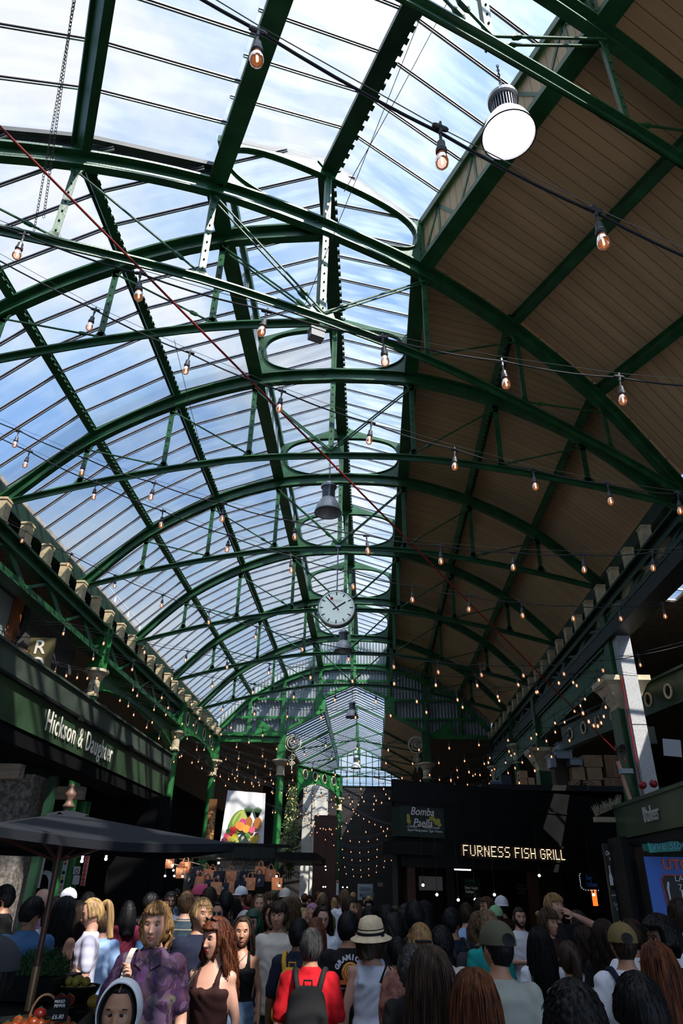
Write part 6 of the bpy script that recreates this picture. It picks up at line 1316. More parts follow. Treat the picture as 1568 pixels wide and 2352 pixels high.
def curtain(mb, Lh, wavy=0.0, a0=-1.95, a1=1.95, seed=1, r0=.088, hi=True, bulge=1.0):
    """hair falling from the head to length Lh below the head centre"""
    N_, K = (64, 26) if hi else (24, 10); rd = random.Random(seed); O = []; I_ = []
    for i in range(K+1):
        q = i/K; z = .055-(Lh+.055)*q
        for j in range(N_+1):
            a = a0+(a1-a0)*j/N_; fr = abs(a)/1.95; rx = r0+.012*math.sin(min(1, q*3)*PI*.5)+(.035*q*bulge); ry = .098+.012*math.sin(min(1, q*3)*PI*.5)+.022*q
            lenf = 1-.10*fr*fr-.03*math.sin(a*7+seed); zz = .055-(Lh+.055)*q*lenf
            w_ = wavy*.012*math.sin(a*11+q*13+seed)+.0035*math.sin(a*37+q*3*wavy)+.002*math.sin(a*67)
            tp = 1-.22*max(0, q-.6)/.4
            O.append((math.sin(a)*(rx+w_)*tp, math.cos(a)*(ry+w_)+.008+.02*q, zz)); I_.append((math.sin(a)*(rx+w_-.022)*tp, math.cos(a)*(ry+w_-.024)+.008+.02*q, zz+.004))
    n = N_+1; o = len(O); Fc = []
    for i in range(K):
        for j in range(N_): Fc += [(i*n+j, (i+1)*n+j, (i+1)*n+j+1, i*n+j+1), (o+i*n+j, o+i*n+j+1, o+(i+1)*n+j+1, o+(i+1)*n+j)]
        for j in (0, N_): Fc.append((i*n+j, o+i*n+j, o+(i+1)*n+j, (i+1)*n+j))
    for j in range(N_): Fc += [(K*n+j, o+K*n+j, o+K*n+j+1, K*n+j+1), (j, j+1, o+j+1, o+j)]
    mb.add(O+I_, Fc)
def strands(mb, Lh, n, wavy, seed, bulge=1.0, a1=1.95, short=False, th=.02, hl=.06):
    rd = random.Random(seed)
    for s_ in range(n):
        if short:
            a = rd.uniform(-PI, PI); p = rd.uniform(.15, 1.45); d = Vector((math.cos(p)*math.sin(a), math.cos(p)*math.cos(a), math.sin(p)))
            if d.y*.096 < -.03 and d.z*.117 < hl: continue
            P = []; L_ = rd.uniform(.02, .045)*Lh; q = Vector((.075*d.x, .096*d.y, .117*d.z))+d*th*.85; tg = (Vector((0,-.35,-1))-d*d.dot(Vector((0,-.35,-1)))).normalized(); dr = (tg+d*rd.uniform(.0,.35)+Vector((rd.uniform(-.5,.5), rd.uniform(-.5,.5), rd.uniform(-.2,.2)))*(.4+wavy*.6)).normalized()
            for k in range(4): P.append(q.copy()); q += dr*L_/3; dr = (dr-d*.22+Vector((rd.uniform(-.2,.2)*(.3+wavy), rd.uniform(-.2,.2)*(.3+wavy), -.15))).normalized()
            mb.tube(P, [.0011,.0013,.0011,.0004] if wavy < .1 else [.0018,.002,.0016,.0006], 3, cap=False)
        else:
            a = rd.uniform(-a1, a1); P = []; off = rd.uniform(-.002, .010); ph = rd.uniform(0, 6); L_ = Lh*rd.uniform(.75, 1.03); K = 14
            for k in range(K+1):
                q = k/K
                if q < .25:
                    u = q/.25; el = 1.35*(1-u); r = 1; P.append(Vector((math.sin(a)*math.cos(el)*(.088+.006), math.cos(a)*math.cos(el)*(.102+.006)+.004, .055+(.117+.02-.055)*math.sin(el)*1.02+off*.5)))
                else:
                    u = (q-.25)/.75; rx = .088+.012*math.sin(min(1, u*3)*PI*.5)+.035*u*bulge+.004+off; ry = .098+.012*math.sin(min(1, u*3)*PI*.5)+.022*u+.004+off; tp = 1-.22*max(0, u-.6)/.4
                    w_ = wavy*.012*math.sin(a*11+u*13+seed)+wavy*.006*math.sin(u*26+ph); P.append(Vector((math.sin(a)*(rx+w_)*tp+.004*math.sin(u*5+ph), math.cos(a)*(ry+w_)+.008+.02*u, .055-(L_+.055)*u)))
            mb.tube(P, [.0022]*K+[.0006], 3, cap=False)
HAIR = {}
def hair_mesh(style, Lh, seed, sex, hi):
    key = (style, round(Lh, 2), seed if hi else 0, hi)
    if key in HAIR: return HAIR[key]
    mb = hair_shell(style, seed, sex, hi)
    if style in ('long', 'wavy'): curtain(mb, Lh, 1.0 if style == 'wavy' else .15, seed=seed, hi=hi, bulge=1.5 if style == 'wavy' else 1.0); 
    if style == 'bob': curtain(mb, .13, .3, seed=seed, hi=hi, bulge=.3)
    if style == 'messy': curtain(mb, .14, 1.0, -1.35, 1.35, seed=seed, hi=hi, bulge=.2, r0=.084)
    if hi:
        if style in ('long', 'wavy'): strands(mb, Lh, 260, 1.0 if style == 'wavy' else .2, seed, 1.5 if style == 'wavy' else 1.0)
        if style in ('messy', 'curly', 'fringe', 'afro'): strands(mb, 1.1 if style != 'curly' else .9, 900, .8, seed, short=True, th={'messy': .018, 'curly': .03, 'fringe': .02, 'afro': .045}[style], hl={'messy': .085, 'fringe': .055}.get(style, .07))
        if style == 'short': strands(mb, .75, 800, .05, seed, short=True, th=.012)
    if style == 'pony': 
        P = [Vector((0,.085,.035)), Vector((0,.125,.055)), Vector((0,.15,.02)), Vector((0,.15,-.06)), Vector((0,.135,-.16)), Vector((0,.13,-.24))]; P = catmull(P, 4); mb.tube(P, [.018+.016*math.sin(min(1, (i+1)/len(P)*1.15)*PI*.8) for i in range(len(P))], 14)
        for k in range(40 if hi else 0): a = k*.7; mb.tube([p+Vector((math.cos(a)*.024, math.sin(a)*.02, 0)) for p in P[3:]], .0025, 3)
    if style == 'bun': mb.ball((0,.10,.085), (.045,.04,.04), 14)
    me = bpy.data.meshes.new('hair'); me.from_pydata([tuple(v) for v in mb.v], [], mb.f); me.materials.append(None); me.polygons.foreach_set('use_smooth', [True]*len(mb.f)); me.update(); HAIR[key] = me; return me
def hair_mat(name, c1, c2, sc_=60, rough=.5):
    if name in MATS: return MATS[name]
    return mat(name, c1, rough, var=.5, vs=1.0, col2=c2, stretch=(sc_, sc_, sc_*.06), bump=.35, bs=2.0, spec=.2)
HC = {'black': hair_mat('black hair', (.003,.0027,.003), (.010,.009,.0095)), 'dark brown': hair_mat('dark brown hair', (.010,.006,.004), (.045,.025,.015)), 'brown': hair_mat('brown hair', (.03,.016,.009), (.11,.06,.03)),
      'auburn': hair_mat('auburn hair', (.035,.010,.006), (.15,.045,.018)), 'copper': hair_mat('copper hair', (.035,.010,.005), (.19,.058,.019)), 'blond': hair_mat('blond hair', (.16,.09,.035), (.50,.32,.14)), 'sandy': hair_mat('sandy hair', (.12,.06,.025), (.36,.20,.08)),
      'grey': hair_mat('grey hair', (.012,.012,.012), (.075,.072,.07)), 'white': hair_mat('white hair', (.25,.24,.23), (.5,.48,.46)), 'light brown': hair_mat('light brown hair', (.07,.04,.02), (.24,.14,.075)), 'dark green': hair_mat('green tinted hair', (.01,.03,.018), (.03,.09,.05)), 'balayage': hair_mat('highlighted brown hair', (.012,.008,.006), (.085,.050,.031), 45)}
SK = {'fair': mat('fair skin', (.52,.27,.19), .5, var=.06, vs=12), 'tan': mat('tanned skin', (.40,.19,.11), .5, var=.08, vs=12), 'olive': mat('olive skin', (.33,.16,.09), .5, var=.08, vs=12), 'brown': mat('brown skin', (.15,.065,.035), .45, var=.08, vs=12), 'dark': mat('dark skin', (.065,.028,.017), .42, var=.08, vs=12)}
LIP = mat('lips', (.32,.09,.07), .4); LIPR = mat('dark red lips', (.25,.02,.02), .35); EYE_W = mat('eye white', (.55,.52,.50), .2); IRIS = mat('iris', (.02,.012,.008), .15)
def cloth(name, c, var=.08, **k): return mat(name, c, .85, var=var, vs=4, bump=.25, bs=160, spec=.2, **k)
CC = {'black': cloth('black cotton', (.008,.008,.009)), 'navy': cloth('navy cotton', (.010,.013,.030)), 'white': cloth('white cotton', (.66,.66,.72), .03), 'cream': cloth('cream cotton', (.55,.48,.42), .05), 'red': cloth('bright red cotton', (.44,.006,.012), .06), 'blue': cloth('denim blue cotton', (.08,.18,.36), .12),
      'light blue': cloth('light blue cotton', (.26,.38,.60)), 'grey': cloth('grey cotton', (.20,.20,.21)), 'sage': cloth('sage grey cotton', (.30,.31,.27), .05), 'olive': cloth('olive cotton', (.10,.10,.06)), 'teal': cloth('teal cotton', (.01,.25,.24)), 'brown': cloth('dark brown rib knit', (.030,.010,.009)), 'pink': cloth('dusty pink cotton', (.32,.17,.24)),
      'yellow': cloth('butter yellow cotton', (.62,.47,.20)), 'mustard': cloth('mustard cotton', (.50,.27,.03)), 'lilac': cloth('lilac white cotton', (.50,.49,.62), .04), 'denim': cloth('washed denim', (.09,.15,.24), .3), 'charcoal': cloth('charcoal cotton', (.03,.03,.034)), 'maroon': cloth('maroon cotton', (.11,.012,.03)), 'khaki': cloth('khaki canvas', (.17,.115,.045), .1), 'olive canvas': cloth('olive canvas', (.085,.082,.052), .1), 'straw': mat('pale straw', (.62,.47,.30), .7, var=.15, vs=20, bump=.5, bs=120)}
def pattern_mat():
    m = bpy.data.materials.new('purple leaf print'); m.use_nodes = True; nt = m.node_tree; L = nt.links.new; b = nt.nodes['Principled BSDF']; b.inputs['Roughness'].default_value = .7
    tc = N(nt, 'ShaderNodeTexCoord'); no = N(nt, 'ShaderNodeTexNoise', i={'Scale': 6.0}); mx = N(nt, 'ShaderNodeMixRGB'); mx.inputs[0].default_value = .25; vo = N(nt, 'ShaderNodeTexVoronoi', i={'Scale': 38.0}); mp = N(nt, 'ShaderNodeMapping'); mp.inputs['Rotation'].default_value = (.3,.5,.6); mp.inputs['Scale'].default_value = (1,1,.45)
    L(tc.outputs['Object'], mp.inputs[0]); L(mp.outputs[0], mx.inputs[1]); L(tc.outputs['Object'], no.inputs['Vector']); L(no.outputs['Color'], mx.inputs[2]); L(mx.outputs[0], vo.inputs['Vector']); se = N(nt, 'ShaderNodeSeparateXYZ'); L(vo.outputs['Color'], se.inputs[0])
    r = N(nt, 'ShaderNodeValToRGB'); r.color_ramp.interpolation = 'CONSTANT'; e = r.color_ramp.elements; e[0].color = (.022,.005,.028,1); e[1].position = .3; e[1].color = (.034,.008,.044,1)
    for p, c in ((.5,(.060,.017,.078,1)), (.66,(.05,.012,.03,1)), (.80,(.085,.045,.095,1)), (.92,(.07,.06,.045,1))): q = e.new(p); q.color = c
    L(se.outputs[0], r.inputs[0]); L(r.outputs[0], b.inputs['Base Color']); return m
CC['purple print'] = pattern_mat()
def stripe_mat(name, c1, c2, pitch, duty=.5, axis=2):
    m = bpy.data.materials.new(name); m.use_nodes = True; nt = m.node_tree; L = nt.links.new; b = nt.nodes['Principled BSDF']; b.inputs['Roughness'].default_value = .85
    tc = N(nt, 'ShaderNodeTexCoord'); sp = N(nt, 'ShaderNodeSeparateXYZ'); dv = N(nt, 'ShaderNodeMath', operation='DIVIDE'); dv.inputs[1].default_value = pitch; fr = N(nt, 'ShaderNodeMath', operation='FRACT'); lt = N(nt, 'ShaderNodeMath', operation='LESS_THAN'); lt.inputs[1].default_value = duty; mx = N(nt, 'ShaderNodeMixRGB'); mx.inputs[1].default_value = (*c1,1); mx.inputs[2].default_value = (*c2,1)
    L(tc.outputs['Object'], sp.inputs[0]); L(sp.outputs[axis], dv.inputs[0]); L(dv.outputs[0], fr.inputs[0]); L(fr.outputs[0], lt.inputs[0]); L(lt.outputs[0], mx.inputs[0]); L(mx.outputs[0], b.inputs['Base Color']); return m
CC['striped navy'] = stripe_mat('navy with thin tan stripes', (.012,.03,.045), (.28,.22,.16), .085, .12); CC['striped blue'] = stripe_mat('blue and white stripes', (.55,.58,.66), (.12,.24,.52), .022, .5)
CC['floral'] = mat('white floral print', (.55,.55,.58), .8, var=.6, vs=26, col2=(.12,.10,.16)); CC['paisley'] = mat('maroon paisley print', (.10,.012,.022), .8, var=.6, vs=16, col2=(.36,.16,.10))
def part(name, me, par, mats_, loc=None, M=None, label=None):
    o = bpy.data.objects.new(name, me); C.objects.link(o); o.parent = par
    if M is not None: o.matrix_local = M
    for i, mm in enumerate(mats_): o.material_slots[i].link = 'OBJECT'; o.material_slots[i].material = mm
    if label: o['label'] = label
    return o
def cap_mesh(mb, brim_y=-1, strap=True, n=28):
    K = 10; V = []
    for i in range(K+1):
        p = PI/2*i/K
        for j in range(n): a = 2*PI*j/n; V.append((.096*math.cos(p)*math.cos(a), .116*math.cos(p)*math.sin(a)+.0, .018+.118*math.sin(p)**.9))
    mb.add(V, [(i*n+j, i*n+(j+1)%n, (i+1)*n+(j+1)%n, (i+1)*n+j) for i in range(K) for j in range(n)])
    mb.add([(x*.97, y*.97, z-.003) for x, y, z in V], [(i*n+j, (i+1)*n+j, (i+1)*n+(j+1)%n, i*n+(j+1)%n) for i in range(K) for j in range(n)])
    P = []; Q = []
    for k in range(15): a = -PI/2+brim_y*0-1.15+2.3*k/14; P.append((.093*math.cos(a), .112*math.sin(a), .024)); Q.append((.093*math.cos(a)*.98, .112*math.sin(a)-.075*math.cos((k/14-.5)*PI)**.7 if True else 0, .012-.006*abs(k/7-1)))
    V = P+Q+[(x,y,z-.004) for x,y,z in P+Q]; m_ = 15
    mb.add(V, [(k, k+1, m_+k+1, m_+k) for k in range(14)]+[(2*m_+k, 3*m_+k, 3*m_+k+1, 2*m_+k+1) for k in range(14)]+[(m_+k, m_+k+1, 3*m_+k+1, 3*m_+k) for k in range(14)])
    mb.ball((0,0,.137), .007, 8)
HATS = {}
def hat(kind, par, HM, m, m2=None):
    if kind == 'cap' or kind == 'cap_back':
        if 'cap' not in HATS: mb = MB(); cap_mesh(mb); HATS['cap'] = mb.build('cap', m, None, smooth=True); me = HATS['cap'].data; bpy.data.objects.remove(HATS['cap']); HATS['cap'] = me
        M = HM @ (Matrix.Rotation(PI, 4, 'Z') if kind == 'cap_back' else Matrix.Identity(4)) @ Matrix.Translation((0,.006,.004)); o = part('cap', HATS['cap'], par, [m], M=M)
        if m2: # gap and strap at the back
            mb = MB(); mb.lathe([(.034,-.002),(.001,.004)], (0,0,0), 20, axis=(0,1,0)); s_ = mb.build('strap_opening', m2, o); s_.location = (0,.1165,.046); s_.scale = (1.1,1,.95); s_.rotation_euler = (.28,0,0)
            mb = MB(); mb.tube([(.09*math.sin(a),.114*math.cos(a),.024) for a in (-.5,-.25,0,.25,.5)], .009, 6); mb.build('adjuster_strap', m, o)
        return o
    if kind == 'sunhat':
        mb = MB(); mb.lathe([(.001,.158),(.05,.155),(.085,.135),(.100,.09),(.106,.045),(.112,.030),(.135,.014),(.165,.000),(.167,-.004),(.135,.008),(.110,.024),(.100,.03),(.001,.15)], n=44); o = mb.build('sun_hat', m, par, smooth=True); o.matrix_local = HM @ Matrix.Rotation(-.12, 4, 'X') @ Matrix.Diagonal((.97, 1.13, .97, 1))
        mb = MB(); mb.lathe([(.1085,.052),(.1125,.034),(.110,.033),(.106,.052)], n=44); mb.lathe([(.1005,.082),(.1035,.068),(.101,.068),(.098,.082)], n=44); mb.ball((-.108,.03,.03), (.012,.03,.012), 8); mb.ball((-.112,.035,.0), (.010,.012,.035), 8); mb.build('ribbon', m2, o); return o
    if kind == 'hijab':
        mb = MB(); R = []
        N_, K = 40, 26; V = []
        for i in range(K+1):
            p = -PI/2+PI*i/K
            for j in range(N_):
                t = 2*PI*j/N_; dx, dy, dz = math.cos(p)*math.cos(t), math.cos(p)*math.sin(t), math.sin(p); face = ((dx/.62)**2+((dz+.02)/.72)**2 < 1) and dy < 0; g = -.016 if face else .020+.003*math.sin(t*9+p*14)
                nn = Vector((dx/.075, dy/.096, dz/.117)).normalized(); V.append(Vector((.075*dx,.096*dy,.117*dz))+nn*g)
        mb.add(V, [(i*N_+j, i*N_+(j+1)%N_, (i+1)*N_+(j+1)%N_, (i+1)*N_+j) for i in range(K) for j in range(N_)])
        rings(mb, [(0,.02,-.27,.19,.13),(0,.015,-.22,.15,.11),(0,.01,-.15,.085,.085),(0,.0,-.09,.07,.08)], 28); o = mb.build('headscarf', m, par, smooth=True); o.matrix_local = HM; return o
    if kind == 'loose_scarf':   # white scarf arching over dark hair, face and parting showing
        mb = MB(); K = 60; V = []
        for i in range(K+1):
            a = -.38*PI+(1.76*PI)*i/K-0.0; a = -PI*.30+PI*1.60*i/K
            for q, (r, yy) in enumerate(((1.0,-.055),(1.06,-.035),(1.10,.02),(1.04,.085),(.60,.13))):
                V.append((.094*r*math.cos(a), yy-.004*math.sin(a*5), .124*r*math.sin(a)+.012))
        n = 5; mb.add(V, [(i*n+j, i*n+j+1, (i+1)*n+j+1, (i+1)*n+j) for i in range(K) for j in range(n-1)]); mb.add([(x*.96, y+.002, z*.96) for x,y,z in V], [(i*n+j, (i+1)*n+j, (i+1)*n+j+1, i*n+j+1) for i in range(K) for j in range(n-1)])
        mb.add([V[i*n] for i in range(K+1)]+[(V[i*n][0]*.96, V[i*n][1]+.002, V[i*n][2]*.96) for i in range(K+1)], [(i, i+1, K+2+i, K+1+i) for i in range(K)])
        rings(mb, [(0,.03,-.36,.20,.12),(0,.03,-.25,.17,.11),(0,.03,-.14,.105,.09)], 24); o = mb.build('headscarf', m, par, smooth=True); o.matrix_local = HM; return o
def backpack(par, m, lab, grp=None, big=1.0, mm2=None):
    t = thing('backpack', lab, 'backpack', par.location, par.rotation_euler.z, grp); t.scale = par.scale; yb = .125
    mb = MB(); rings(mb, [(0,yb+.09,.92,.12*big,.05),(0,yb+.10,.94,.150*big,.085),(0,yb+.105,1.05,.158*big,.105),(0,yb+.10,1.20,.150*big,.095),(0,yb+.085,1.33,.120*big,.075),(0,yb+.075,1.375,.07*big,.05)], 24); V, F_ = remesh(mb, .012, 3); mb = MB(); mb.add(V, F_); mb.build('bag_body', m, t, smooth=True)
    mb = MB(); mb.box(-.105*big,.105*big, yb+.195, yb+.235, .96, 1.14); V, F_ = remesh(mb, .010, 5); mb = MB(); mb.add(V, F_); mb.build('front_pocket', m, t, smooth=True)
    for s_ in (-1, 1): mb = MB(); mb.sweep([(s_*.075, yb+.02, 1.34), (s_*.105, yb-.035, 1.425), (s_*.118, 0, 1.46), (s_*.125,-.08,1.42), (s_*.135,-.128,1.30), (s_*.15,-.11,1.15), (s_*.19,0,1.05), (s_*.17,yb+.04,1.0)], .055, .012, (0,0,1)) if False else mb.tube(catmull([(s_*.07, yb+.03, 1.30), (s_*.10, yb-.01, 1.41), (s_*.115, .02, 1.465), (s_*.125,-.08,1.425), (s_*.135,-.135,1.30), (s_*.16,-.12,1.15), (s_*.195,0,1.06), (s_*.15,yb+.04,1.0)], 3), .022, 6); mb.build('shoulder_strap', m, t, smooth=True)
    mb = MB(); mb.tube([(-.03,yb+.08,1.37), (-.03,yb+.08,1.41), (.03,yb+.08,1.41), (.03,yb+.08,1.37)], .007, 6); mb.build('grab_loop', m, t)
    mb = MB(); mb.tube([(-.09*big,yb+.236,1.10),(.09*big,yb+.236,1.10)], .003, 5); mb.box(-.02,.02,yb+.234,yb+.240,.99,1.03); mb.build('zip_and_badge', mm2 or mat('grey zip', (.12,.12,.13), .4, .5), t)
    return t
npeople = [0]
def person(u, v, D, face, sex='m', skin='fair', hair='brown', style='short', Lh=.3, top='tee', tc='black', bottom='trousers', bc='navy', pl='down', pr='down', yaw=0, pitch=0, beard=False, hatk=None, hm=None, hm2=None, hi=True, lab='', grp=None, lips=None, Z=None, pos=None, seed=1, tmat=None):
    """u, v: where the top of the head shows; D: depth; face: degrees the body is turned (0 looks back at the camera)"""
    if pos is None: P = atD(u, v, D); h = P.z; x, y = P.x, P.y
    else: x, y, h = pos
    top_h = HZ[sex]+.123+{'afro': .045, 'curly': .03, 'messy': .02}.get(style, .015); s = h/top_h
    me, arms, HM = full_body(sex, pl, pr, yaw, pitch, beard)
    o = bpy.data.objects.new('person', me); C.objects.link(o); o.location = (x, y, 0); base = math.atan2(-x, y)*-1 if False else 0
    o.rotation_euler = (0, 0, math.radians(face)); o.scale = (s, s, s); tag(o, lab, 'person', grp)
    hmv = HC[hair]
    for i, mm in enumerate((SK[skin], lips or LIP, EYE_W, IRIS, hmv)): o.material_slots[i].link = 'OBJECT'; o.material_slots[i].material = mm
    if top: part({'tee': 't_shirt', 'polo': 'polo_shirt', 'tank': 'vest_top'}.get(top, top), cloth_mesh(top, sex, pl, pr), o, [tmat or CC[tc]])
    if bottom: part(bottom, cloth_mesh(bottom, sex, pl, pr), o, [CC[bc]])
    if style != 'bald' and hatk not in ('hijab',): part('hair', hair_mesh(style, Lh, seed, sex, hi), o, [hmv], M=HM)
    if hatk: hat(hatk, o, HM, hm or CC['black'], hm2)
    o['_hm'] = 0; del o['_hm']
    npeople[0] += 1; return o, HM, s
def glasses(o, HM, dark_=True):
    mb = MB()
    for s_ in (-1, 1): mb.tube([(s_*.031+.022*math.cos(a*PI/8), -.088, .010+.018*math.sin(a*PI/8)) for a in range(17)], .0016, 5); mb.tube([(s_*.053,-.086,.014), (s_*.079,-.02,.012), (s_*.08,.01,.01)], .0015, 4)
    if dark_:
        for s_ in (-1, 1): mb.lathe([(.021,-.001),(.021,.001)], (s_*.031,-.087,.010), 14, axis=(0,1,0))
    mb.tube([(-.009,-.090,.012), (.009,-.090,.012)], .0016, 4); g = mb.build('glasses', blk, o); g.matrix_local = HM
exec_people = True
R_ = math.radians
# ---- foreground, nearest first
o1, H1, s1 = person(365, 2070, 4.7, 4, 'm', 'fair', 'sandy', 'messy', top='shirt', tc='purple print', bc='black', pr='strap', yaw=R_(-6), pitch=R_(3), lab='person in a purple leaf print shirt with tousled sandy hair, holding a pale strap', seed=3)
mb = MB(); p0 = Vector((-.115,-.165,1.26)); mb.sweep(catmull([(-.105,.05,1.45), (-.115,-.03,1.475), (-.12,-.11,1.43), (-.125,-.185,1.33), (-.14,-.18,1.2), (-.22,-.05,.95)], 4), .006, .035, (1,0,0)); tb = mb.build('bag_strap', CC['cream']); tb.location = o1.location; tb.rotation_euler = o1.rotation_euler; tb.scale = o1.scale; tag(tb, 'cream cloth bag strap over the shoulder of the purple shirted person', 'bag strap')
mb = MB()
for s_ in (-1, 1): mb.poly([(s_*.012,-.088,1.435), (s_*.075,-.075,1.475), (s_*.085,-.105,1.40), (s_*.03,-.135,1.37)], (0,-1,0), .006)
mb.build('collar', CC['purple print'], o1)
mb = MB(); mb.poly([(-.034,-.0,1.478), (.034,0,1.478), (.0,-.0,1.385)], (0,-1,0), .008); vn = mb.build('open_neck', SK['fair'], o1); vn.location = (0,-.103,-.004); vn.rotation_euler = (.38,0,0)
o2, H2, s2 = person(283, 2255, 2.95, 8, 'f', 'olive', 'black', 'pony', top='jumper', tc='black', lab='person at the bottom edge with centre parted black hair under a white headscarf', hatk='loose_scarf', hm=cloth('bright white scarf', (.72,.73,.76), .02), seed=2)
mb = MB(); mb.tube([(.0,-.075,.098), (.001,-.045,.118), (.0,-.01,.131)], .0022, 5); pt = mb.build('hair_parting', SK['olive'], o2); pt.matrix_local = H2
o3, H3, s3 = person(-14, 2152, 2.75, -70, 'm', 'tan', 'black', 'short', top='tee', tc='blue', hatk='cap', hm=CC['charcoal'], lab='person at the left edge in a charcoal cap, only an ear and collar showing')
o4, H4, s4 = person(80, 2056, 6.0, 200, 'm', 'tan', 'black', 'short', top='shirt', tc='blue', bc='charcoal', pl='phone', pr='down', pitch=R_(25), yaw=R_(-30), lab='person from behind in a loose denim blue short sleeved shirt, head bent down')
person(17, 2030, 7.9, -85, 'm', 'tan', 'black', 'short', top='tee', tc='black', beard=True, lab='bearded person in a black tee in profile at the far left edge')
o6, H6, _ = person(103, 2038, 8.4, -60, 'm', 'fair', 'brown', 'bald', top='tee', tc='pink', lab='bald person with glasses in a dusty pink tee'); glasses(o6, H6, False)
person(157, 2060, 6.6, 150, 'f', 'tan', 'black', 'long', .30, top='tank', tc='black', pr='phone', pl='phone', lab='person with long black hair in a black sleeveless top, left of the white tee', bc='black')
person(181, 2070, 6.9, 170, 'f', 'fair', 'dark brown', 'long', .32, top='tee', tc='black', lab='person with long dark brown hair hidden behind the fair ponytail', bc='black')
o8, H8, s8 = person(219, 2060, 6.7, -68, 'f', 'fair', 'blond', 'pony', top='tee', tc='lilac', bottom='shorts', bc='charcoal', pl='phone', pr='phone', pitch=R_(16), lab='person with a blond ponytail and pale lilac white tee, looking down in profile', seed=2)
person(243, 2092, 7.6, 180, 'm', 'fair', 'brown', 'short', top='tee', tc='light blue', lab='person in a pale blue tee right behind the blond ponytail')
person(160, 2040, 9.5, 160, 'm', 'fair', 'brown', 'short', top='tee', tc='white', hatk='cap_back', hm=CC['white'], lab='person in a white cap under the umbrella edge')
person(205, 2048, 9.0, 190, 'm', 'brown', 'black', 'curly', top='tee', tc='charcoal', lab='person with dark curly hair under the right part of the umbrella')
person(131, 2062, 7.7, 175, 'f', 'fair', 'dark brown', 'bob', top='tee', tc='white', lab='person with a dark bob and white top behind the umbrella pole')
person(70, 2045, 9.3, 170, 'm', 'brown', 'black', 'short', top='tee', tc='black', lab='dark haired person far left behind the denim blue shirt')
o12, H12, s12 = person(467, 2060, 6.05, 38, 'm', 'tan', 'blond', 'short', top='jumper', tc='navy', bc='navy', yaw=R_(4), lab='person with short swept blond hair in a navy quarter zip over white', seed=4)
mb = MB(); mb.poly([(-.045,-.0,1.475), (.045,0,1.475), (.0,-.0,1.33)], (0,-1,0), .01); wv = mb.build('white_undershirt', CC['white'], o12); wv.location = (0,-.125,-.012); wv.rotation_euler = (.12,0,0)
mb = MB(); mb.tube([(0,-.150,1.34), (0,-.165,1.20)], .003, 5); mb.build('zip', mat('grey zip', (.12,.12,.13), .4, .5), o12)
o13, H13, s13 = person(500, 2108, 4.95, -18, 'f', 'fair', 'auburn', 'wavy', .36, top='tank', tc='brown', bc='yellow', yaw=R_(-22), pitch=R_(6), lips=LIPR, lab='smiling person with long curly auburn hair, dark brown vest top and pale yellow trousers', seed=5)
mb = MB(); rings(mb, [(0,0,.985,.166,.124),(0,0,1.02,.156,.118)], 28); mb.build('belt', mat('dark leather belt', (.03,.008,.006), .35), o13); mb = MB(); mb.box(-.02,.02,-.132,-.118,.985,1.02); mb.build('buckle', mat('brass buckle', (.4,.28,.1), .3, .9), o13)
mb = MB(); [mb.lathe([(.024,-.004),(.024,.0)], (s_*.03,-.045,.125), 12, axis=(0,1,.9)) for s_ in (-1,1)]; mb.tube([(-.06,-.03,.12),(0,-.06,.128),(.06,-.03,.12)], .003, 5); sg_ = mb.build('sunglasses', blk, o13); sg_.matrix_local = H13
mb = MB(); rings(mb, [(-.23,-.02,.93,.05,.09),(-.23,-.02,1.10,.055,.085)], 16); mb.tube([(-.2,-.05,1.09), (-.14,-.09,1.30), (-.11,0,1.44), (-.15,.08,1.3), (-.2,.04,1.09)], .008, 6); hb = mb.build('shoulder_bag', mat('black leather', (.008,.008,.008), .35)); hb.location = o13.location; hb.rotation_euler = o13.rotation_euler; hb.scale = o13.scale; tag(hb, 'small black leather shoulder bag beside the auburn haired person', 'bag')
o14, H14, _ = person(559, 2106, 6.5, 6, 'f', 'tan', 'dark brown', 'long', .33, top='tank', tc='black', bc='denim', yaw=R_(2), lab='person with long straight dark hair in a black vest top and jeans, facing the camera', seed=6)
mb = MB(); mb.tube([(-.06,-.045,1.41), (-.03,-.09,1.375), (0,-.105,1.355), (.03,-.09,1.375), (.06,-.045,1.41)], .0022, 4); mb.ball((0,-.108,1.35), .006, 6); mb.build('necklace', mat('gold', (.6,.4,.15), .3, .9), o14)
person(430, 2046, 8.2, 175, 'm', 'fair', 'brown', 'short', top='tee', tc='striped navy', lab='person from behind in a navy top with thin tan stripes')
person(394, 2046, 9.6, 20, 'm', 'dark', 'black', 'short', top='tee', tc='white', lab='dark skinned person in a white top, left of the striped navy top')
o17, H17, _ = person(463, 2031, 9.6, -50, 'm', 'fair', 'dark brown', 'short', top='tee', tc='charcoal', hatk='cap_back', hm=cloth('rose pink cap', (.50,.07,.14)), lab='person with glasses in a rose pink cap below the tote bags'); glasses(o17, H17, False)
person(483, 2036, 9.0, 165, 'm', 'tan', 'dark brown', 'short', top='tee', tc='yellow', lab='person from behind in a pale yellow tee right of the blond person')
o19, H19, _ = person(503, 2071, 8.4, 0, 'f', 'tan', 'black', 'long', .25, top='tee', tc='black', lab='person with black hair and sunglasses behind the curly auburn hair'); glasses(o19, H19)
person(521, 2046, 8.5, 180, 'm', 'brown', 'black', 'short', top='tee', tc='navy', lab='tall person from behind in a dark navy tee below the tote bags')
person(554, 2036, 12.5, -40, 'm', 'tan', 'brown', 'short', top='tee', tc='maroon', hatk='cap', hm=CC['white'], lab='person in a white cap with a dark red top below the tote bags')
person(536, 2062, 10.2, -60, 'f', 'tan', 'black', 'long', .25, top='tee', tc='cream', lab='person with straight black hair in profile left of the white cap')
